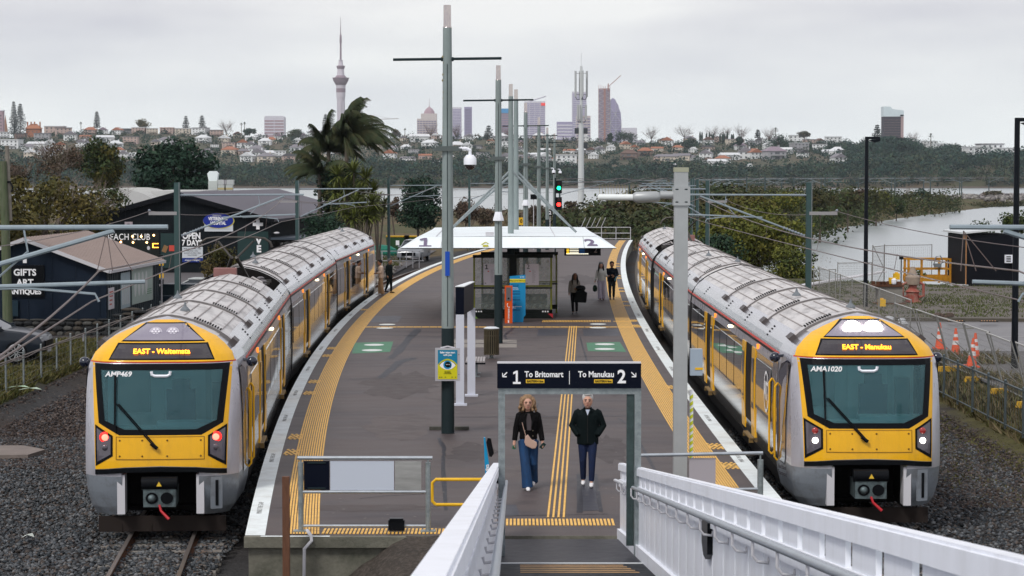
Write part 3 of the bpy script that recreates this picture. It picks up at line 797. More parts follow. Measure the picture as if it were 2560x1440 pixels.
def make_train(side,Y0,label,number,dest,lit):
 pf=LX if side<0 else RX
 def carmat(ya,yb):
  x0,x1=pf(ya),pf(yb);a=-math.atan2(x1-x0,yb-ya)
  return Matrix.Translation((x0,ya,RAILZ))@Matrix.Rotation(a,4,'Z')
 mats=[];y=Y0
 root=thing('electric_train',label,'train')
 M0=carmat(y,y+24);S_=Matrix.Diagonal((1.06,1,1,1));root.location=M0 .translation;root.rotation_euler=M0 .to_euler();root.scale=(1.06,1,1)
 inv=(M0@S_).inverted()
 ps=-side
 wells=[(19.2,23.6),None,None]if side<0 else[None,None,(19.4,23.7)]
 cur=Vector((pf(y),y,RAILZ))
 for i in range(3):
  ya=cur.y;d=Vector((pf(ya+24)-pf(ya),24,0)).normalized();nxt=cur+d*24.05
  a=-math.atan2(d.x,d.y)
  cab=i!=1
  if i<2:mt=Matrix.Translation(cur)@Matrix.Rotation(a,4,'Z')
  else:mt=Matrix.Translation(nxt)@Matrix.Rotation(a+math.pi,4,'Z')
  key=(cab,wells[i])
  if key not in CAB_ME:CAB_ME[key]=shell_mesh(cab,wells[i])
  hoops=(1.55,6.3,10.6,15.2)if cab else(.8,6.2,12.2,18.2)
  c=build_carriage(root,CAB_ME[key],inv@mt@S_,cab,wells[i],(7.4,17.6)if cab else(6.5,17.4),ps if i<2 else-ps,hoops)
  if wells[i]:pantograph(c,21.6,True)
  cur=nxt
 npanel('yellow_mask',[mirror([(1.19,3.12),(1.14,2.0),(1.12,1.2),(.4,1.28)])if False else[(1.19,3.115),(1.15,3.10),(1.05,2.05),(1.13,2.0)]],.006,TYEL,root)
 npanel('yellow_mask',[[(-1.19,3.115),(-1.15,3.10),(-1.05,2.05),(-1.13,2.0)]],.006,TYEL,root)
 npanel('front_panel',[[(1.13,2.0),(1.05,2.05),(.69,1.84),(-.69,1.84),(-1.05,2.05),(-1.13,2.0),(-1.11,1.22),(-.6,1.27),(0,1.29),(.6,1.27),(1.11,1.22)]],.006,TYEL,root)
 npanel('yellow_dome',[mirror([(1.22,3.135),(1.17,3.28),(1.03,3.43),(.88,3.55),(.66,3.66),(.42,3.76),(.18,3.83)])],.02,TYEL,root,step=.05)
 npanel('red_line',[mirror([(1.24,3.115),(1.235,3.14)])],.008,TRED,root)
 ring=[[SCREEN[i],SCREEN[(i+1)%6],GLASS[(i+1)%6],GLASS[i]]for i in range(6)]
 npanel('windscreen_frame',ring,.008,TBLK,root,.03)
 npanel('windscreen',[GLASS],.0,WGLASS,root,.01)
 npanel('bumper_lip',[[(1.11,1.215),(.6,1.262),(0,1.28),(-.6,1.262),(-1.11,1.215),(-1.11,1.13),(-.6,1.175),(0,1.19),(.6,1.175),(1.11,1.13)]],.03,TBLK,root,.05)
 dsp=npanel('destination_display',[mirror([(.87,3.19),(.74,3.43)])],.028,DISPG,root,.02,.06)
 text(dest,.145,AMBER,(0,nose_y(.2,3.31)-.06,3.315),(R(90)-.62,0,0),dsp,'destination_lettering',.004,xs=.88)
 for nm,pl in(('display_border',mirror([(.90,3.165),(.765,3.455)])),('lamp_border',mirror([(.72,3.475),(.345,3.785)]))):
  npanel(nm,[pl],.024,TBLK,root,.012,.06)
 lw_=npanel('lamp_window',[mirror([(.68,3.5),(.32,3.765)])],.03,GREYG,root,.01,.05)
 for s in(-1,1):
  z=3.63;yv=nose_y(s*.14,z)
  m=MB()
  if lit:
   m.lathe([(.0,.02),(.14,.02),(.165,.0),(.17,-.06)],20);m.build('top_headlight',WHTL,lw_,loc=(s*.185,yv-.07,z),rot=(R(60),0,0))
  else:
   for k in range(7):
    a=k*math.pi/3;rr=.055 if k<6 else 0
    m.lathe([(0,.02),(.022,.02),(.026,-.02)],8,(rr*math.cos(a),rr*math.sin(a),0))
   m.build('lamp_led',M('lamp_led_pale',(.75,.73,.8),.3),lw_,loc=(s*.145,yv-.03,z),rot=(R(52),0,0))
   m=MB();m.lathe([(.06,.0),(.11,.005),(.115,-.03)],20);m.build('lamp_bowl',M('lamp_bowl_grey',(.45,.43,.5),.25),lw_,loc=(s*.145,yv-.02,z),rot=(R(52),0,0))
  hl=npanel('headlight',[[(s*1.115,2.02),(s*.80,1.83),(s*.80,1.47),(s*1.10,1.28)]],.014,TBLK,root,.02)
  npanel('headlight_lens',[[(s*1.085,1.96),(s*.835,1.81),(s*.835,1.50),(s*1.07,1.36)]],.022,LENS,hl,.01)
  zt,zb=1.80,1.62
  for z,mat,r_ in((zt,REDL if not lit else REDOFF,.06),(zb,WHTL2 if lit else LENS,.055)):
   m=MB();m.sph((0,0,0),r_,12,8,0,(1,.5,1))
   if mat is REDL:MB().sph((0,.03,0),.1,12,8,0,(1,.3,1)).build('lamp_halo',REDG,hl,True,loc=(s*.93,nose_y(.93,z)-.03,z))  # red halo of the lit tail lamp, built as a glowing disc
   m.build('tail_lamp' if z==zt else 'head_lamp',mat,hl,True,loc=(s*.93,nose_y(.93,z)-.03,z))
  m=MB();m.box(-.065,.065,-.04,.3,.42,1.13);m.build('bumper_pillar',M('pillar_white',(.6,.6,.64),.5),root,loc=(s*.665,nose_y(.66,.7)-.02,0))
 for z0,z1 in((1.80,1.42),):
  pp=npanel('access_panel',[mirror([(.73,z0),(.73,z1)])],.012,TYEL,root,.008)
  for z in(z0+.012,z1-.012):npanel('panel_joint',[mirror([(.74,z+.005),(.74,z-.005)])],.0135,M('joint_dark_yellow',(.3,.15,.01),.6),pp,.004)
  for s in(-1,1):npanel('panel_joint',[[(s*.745,z0+.015),(s*.735,z0+.015),(s*.735,z1-.015),(s*.745,z1-.015)]],.0135,M('joint_dark_yellow',(.3,.15,.01),.6),pp,.004)
  for x in(-.68,-.3,.12,.68):
   for z in(z0-.05,z1+.05):
    m=MB();m.sph((x,nose_y(x,z)-.014,z),.018,6,4);m.build('screw',M('screw_dark',(.2,.1,.01),.5),pp)
 text(number,.13,WHT,(-.72,nose_y(-.76,2.92)-.014,2.915),(R(90)-.17,0,-.12),root,'fleet_number',ext=.001,bold=.004,shear=.15)
 if side>0:
  text('\u26A1',.01,TYEL,(0,0,1.35),(R(90),0,0),root,'small_mark')if False else None
 m=MB();m.tube([(-.16,-.0,2.97),(-.15,0,2.91),(-.1,0,2.885),(.1,0,2.885),(.15,0,2.91),(.16,0,2.97)],.028,6);m.build('screen_camera_bracket',WHITE,root,loc=(0,nose_y(0,2.9)-.02,0))
 m=MB()
 for dx in(0,.035):m.tube([(-.09+dx,nose_y(.05,1.66)-.06,1.64),(-.74+dx,nose_y(.7,2.42)-.05,2.40)],.013,6)
 m.tube([(-.15,nose_y(0,1.7)-.07,1.70),(-.04,nose_y(0,1.6)-.07,1.61)],.035,6)
 wp=m.build('wiper',TBLK,root)
 m=MB();m.bar((-.77,nose_y(.77,2.9)-.045,2.9),(-.765,nose_y(.77,2.4)-.045,2.4),.035,.02);m.bar((-.765,nose_y(.77,2.4)-.045,2.4),(-.76,nose_y(.77,1.9)-.045,1.9),.03,.02);m.build('wiper_blade',TBLK,wp)
 m=MB();m.box(-1.1,1.1,2.1,2.15,1.3,3.15);m.box(-1.2,1.2,.5,2.1,1.2,1.3);m.box(-1.0,1.0,.8,2.1,3.12,3.16)
 m.build('cab_bulkhead',M('cab_interior_grey',(.75,.85,.85),.6),root)
 m=MB();m.box(-1.0,1.0,.42,.9,1.55,1.93);m.box(-.1,1.0,.5,.95,1.93,2.02);m.build('console',M('console_grey',(.2,.26,.27),.5),root)
 m=MB();m.cbox((.25,1.35,2.12),(.5,.14,.85));m.cbox((.25,1.35,2.62),(.3,.12,.22));m.build('driver_seat',M('seat_navy',(.015,.03,.07),.8),root)
 m=MB();m.box(-.9,-.35,1.95,2.08,2.05,2.95);m.box(.75,1.0,1.9,2.08,1.9,2.6);m.build('cab_cupboard',M('cupboard_teal',(.12,.2,.22),.5),root)
 m=MB();m.box(-.55,-.1,2.085,2.1,1.5,3.0);m.box(.62,.72,2.085,2.1,1.4,3.1);m.build('cab_door_panel',M('cab_panel_pale',(.5,.62,.62),.5),root)
 m=MB();m.tube([(-.3,-.12,1.0),(.3,-.12,1.0)],.12,14);cp=m.build('coupler_drum',TBLK,root,True)
 m=MB();m.box(-.27,.27,-.18,.5,.58,.90);cb=m.build('coupler',COUP,root)
 for s in(-1,1):
  m=MB();m.tube([(s*.125,-.195,.74),(s*.125,-.17,.74)],.105,16);m.build('coupler_socket',TBLK,cb)
 m=MB();m.sph((-.125,-.2,.74),.07,10,6);m.build('coupler_cone',COUP,cb,True)
 m=MB();m.tube([(.0,-.2,.62),(.03,-.24,.52),(.17,-.32,.38)],[.02,.022,.028],8);m.build('coupler_handle',M('handle_red',(.45,.02,.03),.4),cb)
 if side<0 or True:
  m=MB();m.prism([(-.045,.96),(.045,.96),(0,1.045)],-.245,-.238,'y');m.build('warning_triangle',M('warning_yellow',(.75,.5,.05),.5),cp)
 m=MB();m.box(-1.08,1.08,.35,.42,.06,.34)
 for x in(-.7,-.2,.3,.8):m.box(x,x+.02,.335,.35,.07,.2)
 m.build('obstacle_deflector',M('deflector_brown',(.028,.022,.02),.7),root)
 m=MB()
 m.box(-.1,.1,-.03,.02,.5,1.08,0);m.box(-.025,.025,-.04,-.02,.56,1.02,1)
 m.build('jumper_cover',[LOWG,TBLK],root,loc=(.93,nose_y(.93,.8)-.02,0),rot=(0,0,.42))
 for s in(-1,1):
  m=MB()
  prof=[(.75,3.0),(1.1,3.02),(1.75,2.9),(2.0,2.7),(2.02,1.15),(1.9,1.02),(1.25,1.02),(1.12,1.15),(1.02,2.0),(.84,2.75)]
  m.add([(s*(wside(z,y)+.014),y,z)for y,z in prof],[tuple(range(len(prof)))])
  m.build('cab_side_window',TNAV,root)
  cd=MB();cd.add([(s*(wz(z)+.010),y,z)for z in(1.0,2.0,2.9)for y in(2.12,2.95)],[(0,1,3,2),(2,3,5,4)]);cdo=cd.build('cab_door',SIDED,root)
  for yy in(2.06,3.02):
   m=MB();m.tube([(s*1.37,yy,1.0),(s*1.42,yy,1.06),(s*1.42,yy,2.42),(s*1.37,yy,2.5)],.02,8);m.build('handrail',TYEL,cdo)
  m=MB();m.sph((s*1.46,1.75,3.02),.1,12,8);m.tube([(s*1.3,1.75,3.05),(s*1.46,1.75,3.04)],.03,6);m.build('mirror_camera',M('camera_dark_blue',(.01,.014,.03),.15,coat=1),root,True)
 if side>0:
  s=-1;lg=MB()
  lg.add([(s*(1.375+.02),3.85+.42*math.cos(a),2.15+.42*math.sin(a))for a in np.linspace(0,2*math.pi,28,endpoint=False)]+[(s*(1.375+.02),3.85+.36*math.cos(a),2.15+.36*math.sin(a))for a in np.linspace(0,2*math.pi,28,endpoint=False)],[(i,(i+1)%28,28+(i+1)%28,28+i)for i in range(28)])
  lo=lg.build('roundel',WHT,root)
  text('AT',.5,WHT,(-1.4,3.85,2.15),(R(90),0,R(-90)),lo,'roundel_lettering',.012)
  text('Auckland\nTransport',.12,M('lettering_dark',(.05,.05,.06),.5),(-1.385,1.15,.93),(R(90),0,R(-78)),root,'operator_lettering',.001)
 return root
make_train(-1,38.9,'silver and yellow electric train on the left track with red tail lamps lit','AMP469','EAST - Waitemata',False)
make_train(1,39.9,'silver and yellow electric train on the right track with bright white headlights','AMA1020','EAST - Manukau',True)
def lamp_pole(px,topy,Y,kind,label,x_=None):
 X_=(px-1280)/F*Y if x_ is None else x_
 t=thing('lamp_post',label,'lamp post',(X_,Y,0),0,'grey lamp posts along the platform')
 m=MB();m.tube([(0,0,0),(0,0,2.35)],[.15,.143],12);m.build('dark_base',DARKP,t,True)
 m=MB();m.tube([(0,0,2.35),(0,0,5),(0,0,9.0)],[.142,.128,.10],12)
 m.build('pole',POLE,t,True)
 m=MB();m.tube([(0,0,9.0),(0,0,9.04),(0,0,9.5)],[.103,.088,.084],14);m.build('top_sleeve',CHROME,t,True)
 m=MB();m.bar((.0,-.145,2.4),(.0,-.115,8.2),.012,.012);m.build('cable_strip',DARKP,t)
 m=MB();m.tube([(-1.2,0,8.3),(1.2,0,8.33)],.032,8);m.tube([(-.14,0,8.31),(.14,0,8.31)],.05,8);m.build('cross_bar',DARKP,t,True)
 m=MB();m.prism([(-.29,-.17),(.29,-.17),(.33,0),(.29,.17),(-.29,.17),(-.33,0)],6.28,6.34,'z');m.prism([(-.25,-.14),(.25,-.14),(.25,.14),(-.25,.14)],6.34,6.39,'z')
 m.build('luminaire',M('luminaire_dark',(.10,.12,.12),.5),t)
 if kind in(1,3):
  m=MB();m.tube([(.12,0,6.32),(.42,0,6.34),(.5,0,6.3),(.5,0,6.18)],.04,8);a=m.build('camera_arm',WHITE,t,True)
  m=MB();m.tube([(.5,0,6.2),(.5,0,6.12),(.5,0,5.98)],[.08,.145,.145],14);m.build('camera_housing',WHITE,a,True)
  m=MB();m.sph((.5,0,5.98),.12,14,8);m.build('camera_dome',M('camera_dome',(.02,.012,.014),.08,coat=1),a,True)
 if kind in(2,4):
  m=MB();m.tube([(0,-.05,4.2),(0,-.05,4.24),(0,-.05,4.5),(0,-.05,4.52)],[.2,.2,.12,.04],8);m.build('speaker_cowl',WHITE,t,True)
 return t
p1=lamp_pole(1119,15,48.5,1,'tallest nearest lamp post with white dome camera, dark base and eye poster')
m=MB();m.box(-.05,.05,-.16,-.145,3.52,4.06);m.build('blue_plate',M('blue_plate',(.01,.07,.42),.4),p1)
m=MB()
for k in range(14):m.sph((-.105+rnd.uniform(0,.06),-.05,6.8+k*.13),.022,6,4,0,(1,.4,1.3))
m.build('lichen_spots',M('lichen',(.25,.22,.12),.9),p1)['kind']='stuff'
p2=lamp_pole(1246,163,74.8,2,'second lamp post, standing behind the slatted bin with white cowl')
lamp_pole(1314,256,113,4,'third lamp post with cross bar, seen just behind the canopy')
lamp_pole(1347,293,141,0,'fourth lamp post with cross bar beyond the canopy')
lamp_pole(1368,318,170,3,'fifth lamp post with cross bar, left of the traffic signal')
lamp_pole(1386,338,194,3,'farthest lamp post at the end of the platform beside the signal')
def canopy_mast(px,Y,label):
 X_=(px-1280)/F*Y
 t=thing('canopy_mast',label,'mast',(X_,Y,0),0,'twin canopy masts')
 m=MB();m.tube([(0,0,0),(0,0,2.8)],.16,12);m.build('dark_base',DARKP,t,True)
 m=MB();m.tube([(0,0,2.8),(0,0,9.0)],[.13,.10],12);m.build('pole',POLE,t,True)
 m=MB();m.tube([(0,0,9.0),(0,0,9.5)],[.09,.085],14);m.build('top_sleeve',CHROME,t,True)
 for s in(-1,1):
  m=MB();m.tube([(s*.08,0,5.9),(s*2.65-X_,.0,3.42)],.05,8);m.build('stay_rod',GALV,t,True)
 return t
canopy_mast(1277,90,'left canopy mast with grey stays rising through the white roof')
canopy_mast(1290,95.5,'right canopy mast, slightly shorter in view, through the white roof')
CANW=M('canopy_white',(.78,.85,.88),.45,var=.04,dirt=(.45,.42,.42),dscale=.7,damt=.25)
t=thing('platform_canopy','white cantilevered platform canopy numbered 1 and 2 above the shelter','canopy',(0,86,0))
m=MB();x0,x1,y0,y1=-4.4,4.12,0,15
b=[(x0,y0,2.9),(x1,y0,2.9),(x1,y1,2.9),(x0,y1,2.9)];tp=[(x0+.85,.5,3.33),(x1-.78,.5,3.33),(x1-.78,y1-.5,3.33),(x0+.85,y1-.5,3.33)]
m.add(b+tp,[(0,1,5,4),(1,2,6,5),(2,3,7,6),(3,0,4,7)])
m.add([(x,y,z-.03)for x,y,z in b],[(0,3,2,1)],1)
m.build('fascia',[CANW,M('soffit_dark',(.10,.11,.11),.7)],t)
cx=(x0+x1)/2+.0
m=MB()
m.add([(x0+.85,.5,3.33),(cx,.5,3.35),(cx,y1-.5,3.42),(x0+.85,y1-.5,3.36),(x1-.78,.5,3.34),(x1-.78,y1-.5,3.38)],[(0,1,2,3),(1,4,5,2)])
m.build('roof_sheet',CANW,t)
for k,xx in enumerate((-3.0,-.6,1.7)):
 m=MB();m.bar((xx,.55,3.345),(xx*1.02,14.4,3.40),.03,.03);m.build('roof_seam',GREYP,t)
m=MB();m.box(-3.5,-1.0,.52,.58,3.33,3.345);m.build('rust_stain',M('rust_stain',(.3,.13,.09),.8),t)if False else None
for xx in(-2.8,-.55,2.85):
 m=MB();m.bar((xx,-.006,2.905),(xx*.985,.488,3.325),.02,.004);m.build('fascia_joint',M('joint_grey',(.3,.32,.33),.6),t)
NUMM=M('numeral_mauve',(.17,.14,.22),.5)
one(.62,NUMM,(-3.42,.2,3.12),(R(49),0,0),t,1.5)
text('2',.52,NUMM,(3.17,.2,3.10),(R(40),0,0),t,'numeral',.018,xs=1.6,shear=-.25)
m=MB();g_=M('safety_yellow',(.62,.6,.05),.5)
for q in((-.16,3.03,.0,3.13),(0,3.13,.16,3.03)):m.bar((-1.04+q[0],.13,q[1]),(-1.04+q[2],.22,q[3]),.035,.02)
m.box(-1.15,-.93,.02,.04,2.95,3.02);m.build('house_pictogram',g_,t)
m=MB();m.box(-1.05,-.72,.7,.95,3.35,3.5);m.build('roof_junction_box',GREYP,t)
t=thing('departures_display','black departures display with yellow lit rows and numeral 2 under canopy','display',(0,91.5,0))
s_=5460/91.5
xx0,xx1=(1411-1280)/s_,(1502-1280)/s_
m=MB();m.box(xx0,xx1,0,.25,2.40,2.86);m.build('casing',TBLK,t)
for sx_ in(xx0+.2,xx1-.2):
 m=MB();m.tube([(sx_,.12,2.84),(sx_,.12,2.92)],.03,6);m.build('hanger',DARKP,t)
SCRW=M('screen_white',(1,.95,.75),.4,emit=.9);SCRY=M('screen_yellow',(1,.62,.03),.4,emit=.9);SCRB=M('screen_blue',(.01,.05,.14),.4,emit=.5)
sc_=MB().box(xx0+.07,xx1-.5,-.01,0,2.45,2.82).build('screen',M('screen_dark',(.02,.02,.03),.3),t)
for k in range(4):
 z=2.77-k*.085
 MB().box(xx0+.09,xx0+.2,-.016,-.01,z-.03,z+.03).build('screen_row_mark',SCRY,sc_)
 MB().box(xx0+.22,xx0+.6,-.016,-.01,z-.018,z+.018).build('screen_row_text',SCRW,sc_)
 MB().box(xx0+.63,xx0+.85,-.016,-.01,z-.03,z+.03).build('screen_row_time',SCRB,sc_)
MB().box(xx0+.08,xx1-.52,-.016,-.01,2.455,2.49).build('screen_footer',SCRW,sc_)
text('2',.3,M('numeral_pink_grey',(.35,.27,.26),.5),(xx1-.22,-.01,2.62),(R(90),0,0),t,'numeral',.004)
t=thing('waiting_shelter','glass waiting shelter with lime posts and platform 1 and 2 timetables','shelter',(0.05,87.8,0))
LIME=M('lime_frame',(.20,.22,.02),.5);SBLK=M('shelter_black',(.01,.013,.012),.4)
def glassy(name,c,a):
 m=bpy.data.materials.new(name);m.use_nodes=True;n=m.node_tree.nodes;l=m.node_tree.links
 p=n['Principled BSDF'];p.inputs['Base Color'].default_value=(*c,1);p.inputs['Roughness'].default_value=.08;p.inputs['Alpha'].default_value=a
 return m
PANE=glassy('shelter_glass',(.42,.47,.44),.22);FRIT=M('glass_frit_pattern',(.36,.4,.36),.5)
fx0,fx1=(1183-1280)/62.2-.05,(1376-1280)/62.2-.05
for(yy,dx)in((0,0),(3.4,.28)):
 for xx in(fx0+dx,fx1+dx):
  MB().box(xx,xx+.07,yy,yy+.08,0,2.5).build('post',LIME,t)
 MB().box(fx0+dx-.02,fx1+dx+.1,yy-.02,yy+.1,2.44,2.56).build('top_rail',SBLK,t)
 MB().box(fx0+dx,fx1+dx+.07,yy,yy+.06,.18,.36).build('kick_board',SBLK,t)
 MB().box(fx0+dx,fx1+dx+.07,yy-.01,yy+.02,1.28,1.345).build('lime_rail',LIME,t)
 MB().box(fx0+dx,fx1+dx+.07,yy-.01,yy+.03,1.2,1.26).build('mid_rail',SBLK,t)
MB().box(fx0-.02,fx1+.1,-.05,0,.0,.2).build('skirting',SBLK,t)
mid=-.02
for a,b in((fx0+.08,mid-.14),(mid+.16,fx1)):
 pn=MB().box(a,b,.02,.035,.38,2.42).build('pane',PANE,t)
 m=MB();k=0
 xx=a+.1
 while xx<b-.15:
  for z in np.arange(.42,2.35,.3):
   for rr in(.13,.09,.05):
    pts=[(xx+.12-rr*math.cos(q),.012,z+rr*math.sin(q)*1.1)for q in np.linspace(0,math.pi/2,5)]
    for p_,q_ in zip(pts[:-1],pts[1:]):m.bar(p_,q_,.006,.012)
  xx+=.27
 m.build('frit_pattern',FRIT,pn)
MB().box(fx0+.28,fx1+.35,3.42,3.44,.38,2.42).build('pane',PANE,t)
for side_x in(fx0+.03,fx1+.3):MB().box(side_x,side_x+.02,.2,3.3,.38,2.42).build('side_pane',PANE,t)
MB().box(mid-.13,mid+.15,.3,.6,0,2.5).build('inner_column',SBLK,t)
PAPR=M('timetable_paper',(.66,.62,.67),.6)
for a,n_ in((fx0+.42,'1'),(mid+.5,'2')):
 pp=MB().box(a,a+.55,-.02,-.01,1.34,2.2).build('timetable',PAPR,t)
 (one if n_=='1' else text)(*(()if n_=='1' else('2',)),.26,TBLK,(a+.12,-.025,2.08),(R(90),0,0),pp)
 MB().box(a+.16,a+.22,-.025,-.02,1.88,1.92).build('red_dot',TRED,pp)
 m=MB()
 for k in range(12):m.box(a+.28,a+.3+rnd.uniform(.06,.16),-.024,-.02,1.45+k*.045,1.46+k*.045)
 m.box(a+.04,a+.1,-.024,-.02,1.4,1.44);m.build('small_print',M('print_grey',(.2,.18,.2),.6),pp)['kind']='stuff'
for s,a in((0,fx0+.12),(1,fx1-.3)):
 for k in range(3):
  m=MB();m.lathe([(.03,0),(.035,.004)],10);m.build('round_pictogram',WHT,t,loc=(a+k*.1,-.0,.28),rot=(R(90),0,0))
MB().prism([(fx0-.02,0),(fx0+.2,0),(fx0-.02,.2)],-.06,-.052,'y').build('corner_mark',M('corner_green',(.13,.25,.05),.5),t)
MB().prism([(fx1+.1,.02),(fx1+.1,.2),(fx1-.1,.2)],-.06,-.052,'y').build('corner_mark',M('corner_red',(.45,.03,.04),.5),t)
for dx in(.3,2.0):
 m=MB();m.box(fx0+dx,fx0+dx+1.0,1.2,1.7,.42,.5);m.box(fx0+dx,fx0+dx+1.0,1.68,1.74,.5,.9);m.box(fx0+dx+.1,fx0+dx+.2,1.3,1.6,0,.42);m.box(fx0+dx+.8,fx0+dx+.9,1.3,1.6,0,.42)
 m.build('shelter_seat',M('seat_teal',(.03,.07,.07),.5),t)
t=thing('emergency_phone','orange emergency help phone pillar in front of the shelter','help phone',((1271.5-1280)/64.2,85,0))
MB().box(-.15,.15,-.1,.1,0,1.46).build('cabinet',M('phone_orange',(.62,.085,.01),.45),t)
MB().box(-.095,.095,-.115,-.1,.88,1.4).build('speaker_panel',M('panel_grey',(.17,.16,.17),.4,.5),t)
m=MB();m.lathe([(.03,0),(.035,.01)],10);m.build('call_button',TBLK,t,loc=(0,-.116,.97),rot=(R(90),0,0))
m=MB();m.tube([(-.03,-.11,.78),(-.055,-.11,.72),(-.04,-.11,.65),(.01,-.11,.62),(.045,-.11,.63)],[.02,.012,.012,.012,.02],6);m.build('handset_symbol',WHT,t)
text('EMERGENCY',.075,WHT,(0,-.105,.36),(R(90),R(90),0),t,'phone_lettering',.002)
MB().box(-.03,.02,-.108,-.1,.02,.12).build('white_mark',WHT,t)
t=thing('ticket_pylon','tall blue ticket information pylon beside the orange help phone','information sign',((1294-1280)/63.8,85.6,0))
MB().prism([(-.31,0),(.22,0),(.24,.2),(.31,.28),(.31,1.86),(-.31,1.80)],-.06,.06,'y').build('panel',M('pylon_blue',(.01,.24,.50),.4),t)
yb=MB().box(-.31,.31,-.07,-.06,1.56,1.70).build('yellow_band',M('band_yellow',(.7,.62,.04),.4),t)
text('Tickets and AT HOP top up',.055,TBLK,(0,-.075,1.63),(R(90),0,0),yb,'band_lettering',.001)
LIT=M('pylon_text_dark',(.0,.05,.16),.5)
for k,(zz_,tx,mt_)in enumerate(((1.47,'Where to top\nup your card?',LIT),(1.36,'Purchase or\ntop up a card',WHT),(.72,'Where to\nget help?',LIT),(.62,'Check where to go\nor phone',WHT))):
 text(tx,.055,mt_,(-.27,-.065,zz_-.03),(R(90),0,0),t,'panel_lettering',.001,'LEFT')
m=MB()
for z in(1.2,1.13,1.08,.98,.9,.86,.5,.45):m.box(-.27,.1,-.064,-.06,z,z+.018)
m.build('small_print',LIT,t)['kind']='stuff'
for k in range(3):MB().box(.1+k*.06,.135+k*.06,-.065,-.06,1.76,1.79).build('white_symbol',WHT,t)
BR=M('bin_slat_bronze',(.10,.085,.055),.45,.3,var=.3,scale=3)
t=thing('litter_bin','round litter bin with bronze slats and silver top on the platform','bin',((1228.5-1280)/79.6,68.6,0))
MB().lathe([(.13,0),(.06,.02),(.055,.15)],12).build('foot',GALV,t)
MB().lathe([(.18,.14),(.19,.16),(.19,.88)],16).build('liner',TBLK,t)
for k in range(20):
 a=k*2*math.pi/20
 MB().cbox((.23*math.cos(a),.23*math.sin(a),.52),(.02,.045,.82),a).build('slat',BR,t)
for z in(.14,.72,.9):MB().tube([(.235*math.cos(a),.235*math.sin(a),z)for a in np.linspace(0,2*math.pi,21)],.012,5,cap=False).build('hoop_ring',BR,t)
MB().lathe([(.24,.93),(.25,.95),(.15,.99),(.0,1.0)],20).build('lid',M('lid_pale',(.7,.75,.78),.35,.3),t)
t=thing('bench','short slatted platform bench with steel legs behind the white totem','bench',((1187-1280)/88,62.0,0))
for k in range(7):MB().box(-.26+k*.08,-.2+k*.08,-.1,1.5,.43,.47).build('slat',M('bench_slat',(.33,.31,.31),.6,var=.2),t)
MB().box(-.28,.3,-.11,-.08,.38,.43).build('end_plate',TBLK,t)
for yy in(.15,1.2):
 MB().box(-.05,.06,yy,yy+.08,0,.42).build('leg',GALV,t);MB().box(-.14,.15,yy-.03,yy+.11,0,.02).build('foot_plate',GALV,t)
t=thing('information_totem','white two-post platform totem with black display head','totem',((1150-1280)/100.3,54.4,0))
TW=M('totem_white',(.60,.63,.72),.4,var=.03)
for dx,dy in((0,0),(.24,2.3)):
 MB().box(dx-.105,dx+.1,dy-.06,dy+.06,0,2.3).build('post',TW,t)
 MB().box(dx-.17,dx+.17,dy-.12,dy+.12,0,.045).build('foot_plate',TW,t)
m=MB();m.add([(-.11,-.06,2.28),(.21,2.36,2.28),(.3,2.36,2.28),(.1,-.06,2.28),(-.11,-.06,2.97),(.21,2.36,2.97),(.3,2.36,2.97),(.1,-.06,2.97)],[(0,3,2,1),(4,7,6,5),(0,1,5,4),(1,2,6,5),(2,3,7,6),(3,0,4,7)])
m.build('display_head',NAVY,t)
MB().prism([(-.12,-.07),(.11,-.07),(.32,2.38),(.2,2.38)],2.97,2.99,'z').build('head_cap',M('cap_white',(.75,.8,.82),.4),t)
t=thing('poster_frame','framed blue and yellow eye poster on the nearest lamp post','poster',((1118.5-1280)/113.2,48.25,0))
MB().box(-.275,.275,-.03,.03,1.195,1.925).build('frame',M('frame_silver',(.52,.52,.57),.35,.5),t)
ps_=MB().box(-.215,.215,-.04,-.03,1.235,1.885).build('poster',M('poster_yellow',(.62,.58,.01),.5),t)
m=MB();z0=1.60
m.add([(-.215,-.043,1.885),(.215,-.043,1.885)]+[(x,-.043,1.56+.13*(1-(x/.215)**2))for x in np.linspace(.215,-.215,13)],[tuple(range(15))]);m.build('poster_sky',M('poster_blue',(.01,.20,.36),.5),ps_)
def disc(nm,cx_,cz_,rx_,rz_,y_,mat,par,n=24,pw=1.0):
 m=MB();m.add([(cx_+rx_*math.cos(a),y_,cz_+rz_*math.copysign(abs(math.sin(a))**pw,math.sin(a)))for a in np.linspace(0,2*math.pi,n,endpoint=False)],[tuple(range(n))]);return m.build(nm,mat,par)
m=MB();m.add([(x,-.0445,1.555+.10*(1-(x/.19)**2))for x in np.linspace(-.19,.19,13)]+[(x,-.0445,1.555+.062*(1-(x/.15)**2)if abs(x)<.15 else 1.555)for x in np.linspace(.19,-.19,13)],[tuple(range(26))]);m.build('eyelid',TBLK,ps_)
disc('eye_white',0,1.545,.175,.10,-.045,WHT,ps_,24,1.6)
disc('iris',0,1.555,.095,.095,-.047,M('iris_blue',(.01,.25,.5),.5),ps_)
disc('pupil',.005,1.56,.066,.066,-.049,TBLK,ps_)
m=MB();m.add([(.03,-.049,1.53),(.075,-.049,1.485),(.065,-.049,1.55)],[(0,1,2)]);m.build('speech_tail',TBLK,ps_)
for k in(-1,0,1):disc('white_dot',.005+k*.032,1.562,.009,.009,-.051,WHT,ps_,8)
text('Safer trips start\nwith you',.056,WHT,(0,-.046,1.80),(R(90),0,0),ps_,'poster_lettering',.0022,xs=.95)
text('See something.\nSay something.\nText your trip safe',.022,NAVY,(0,-.046,1.385),(R(90),0,0),ps_,'poster_small_print')
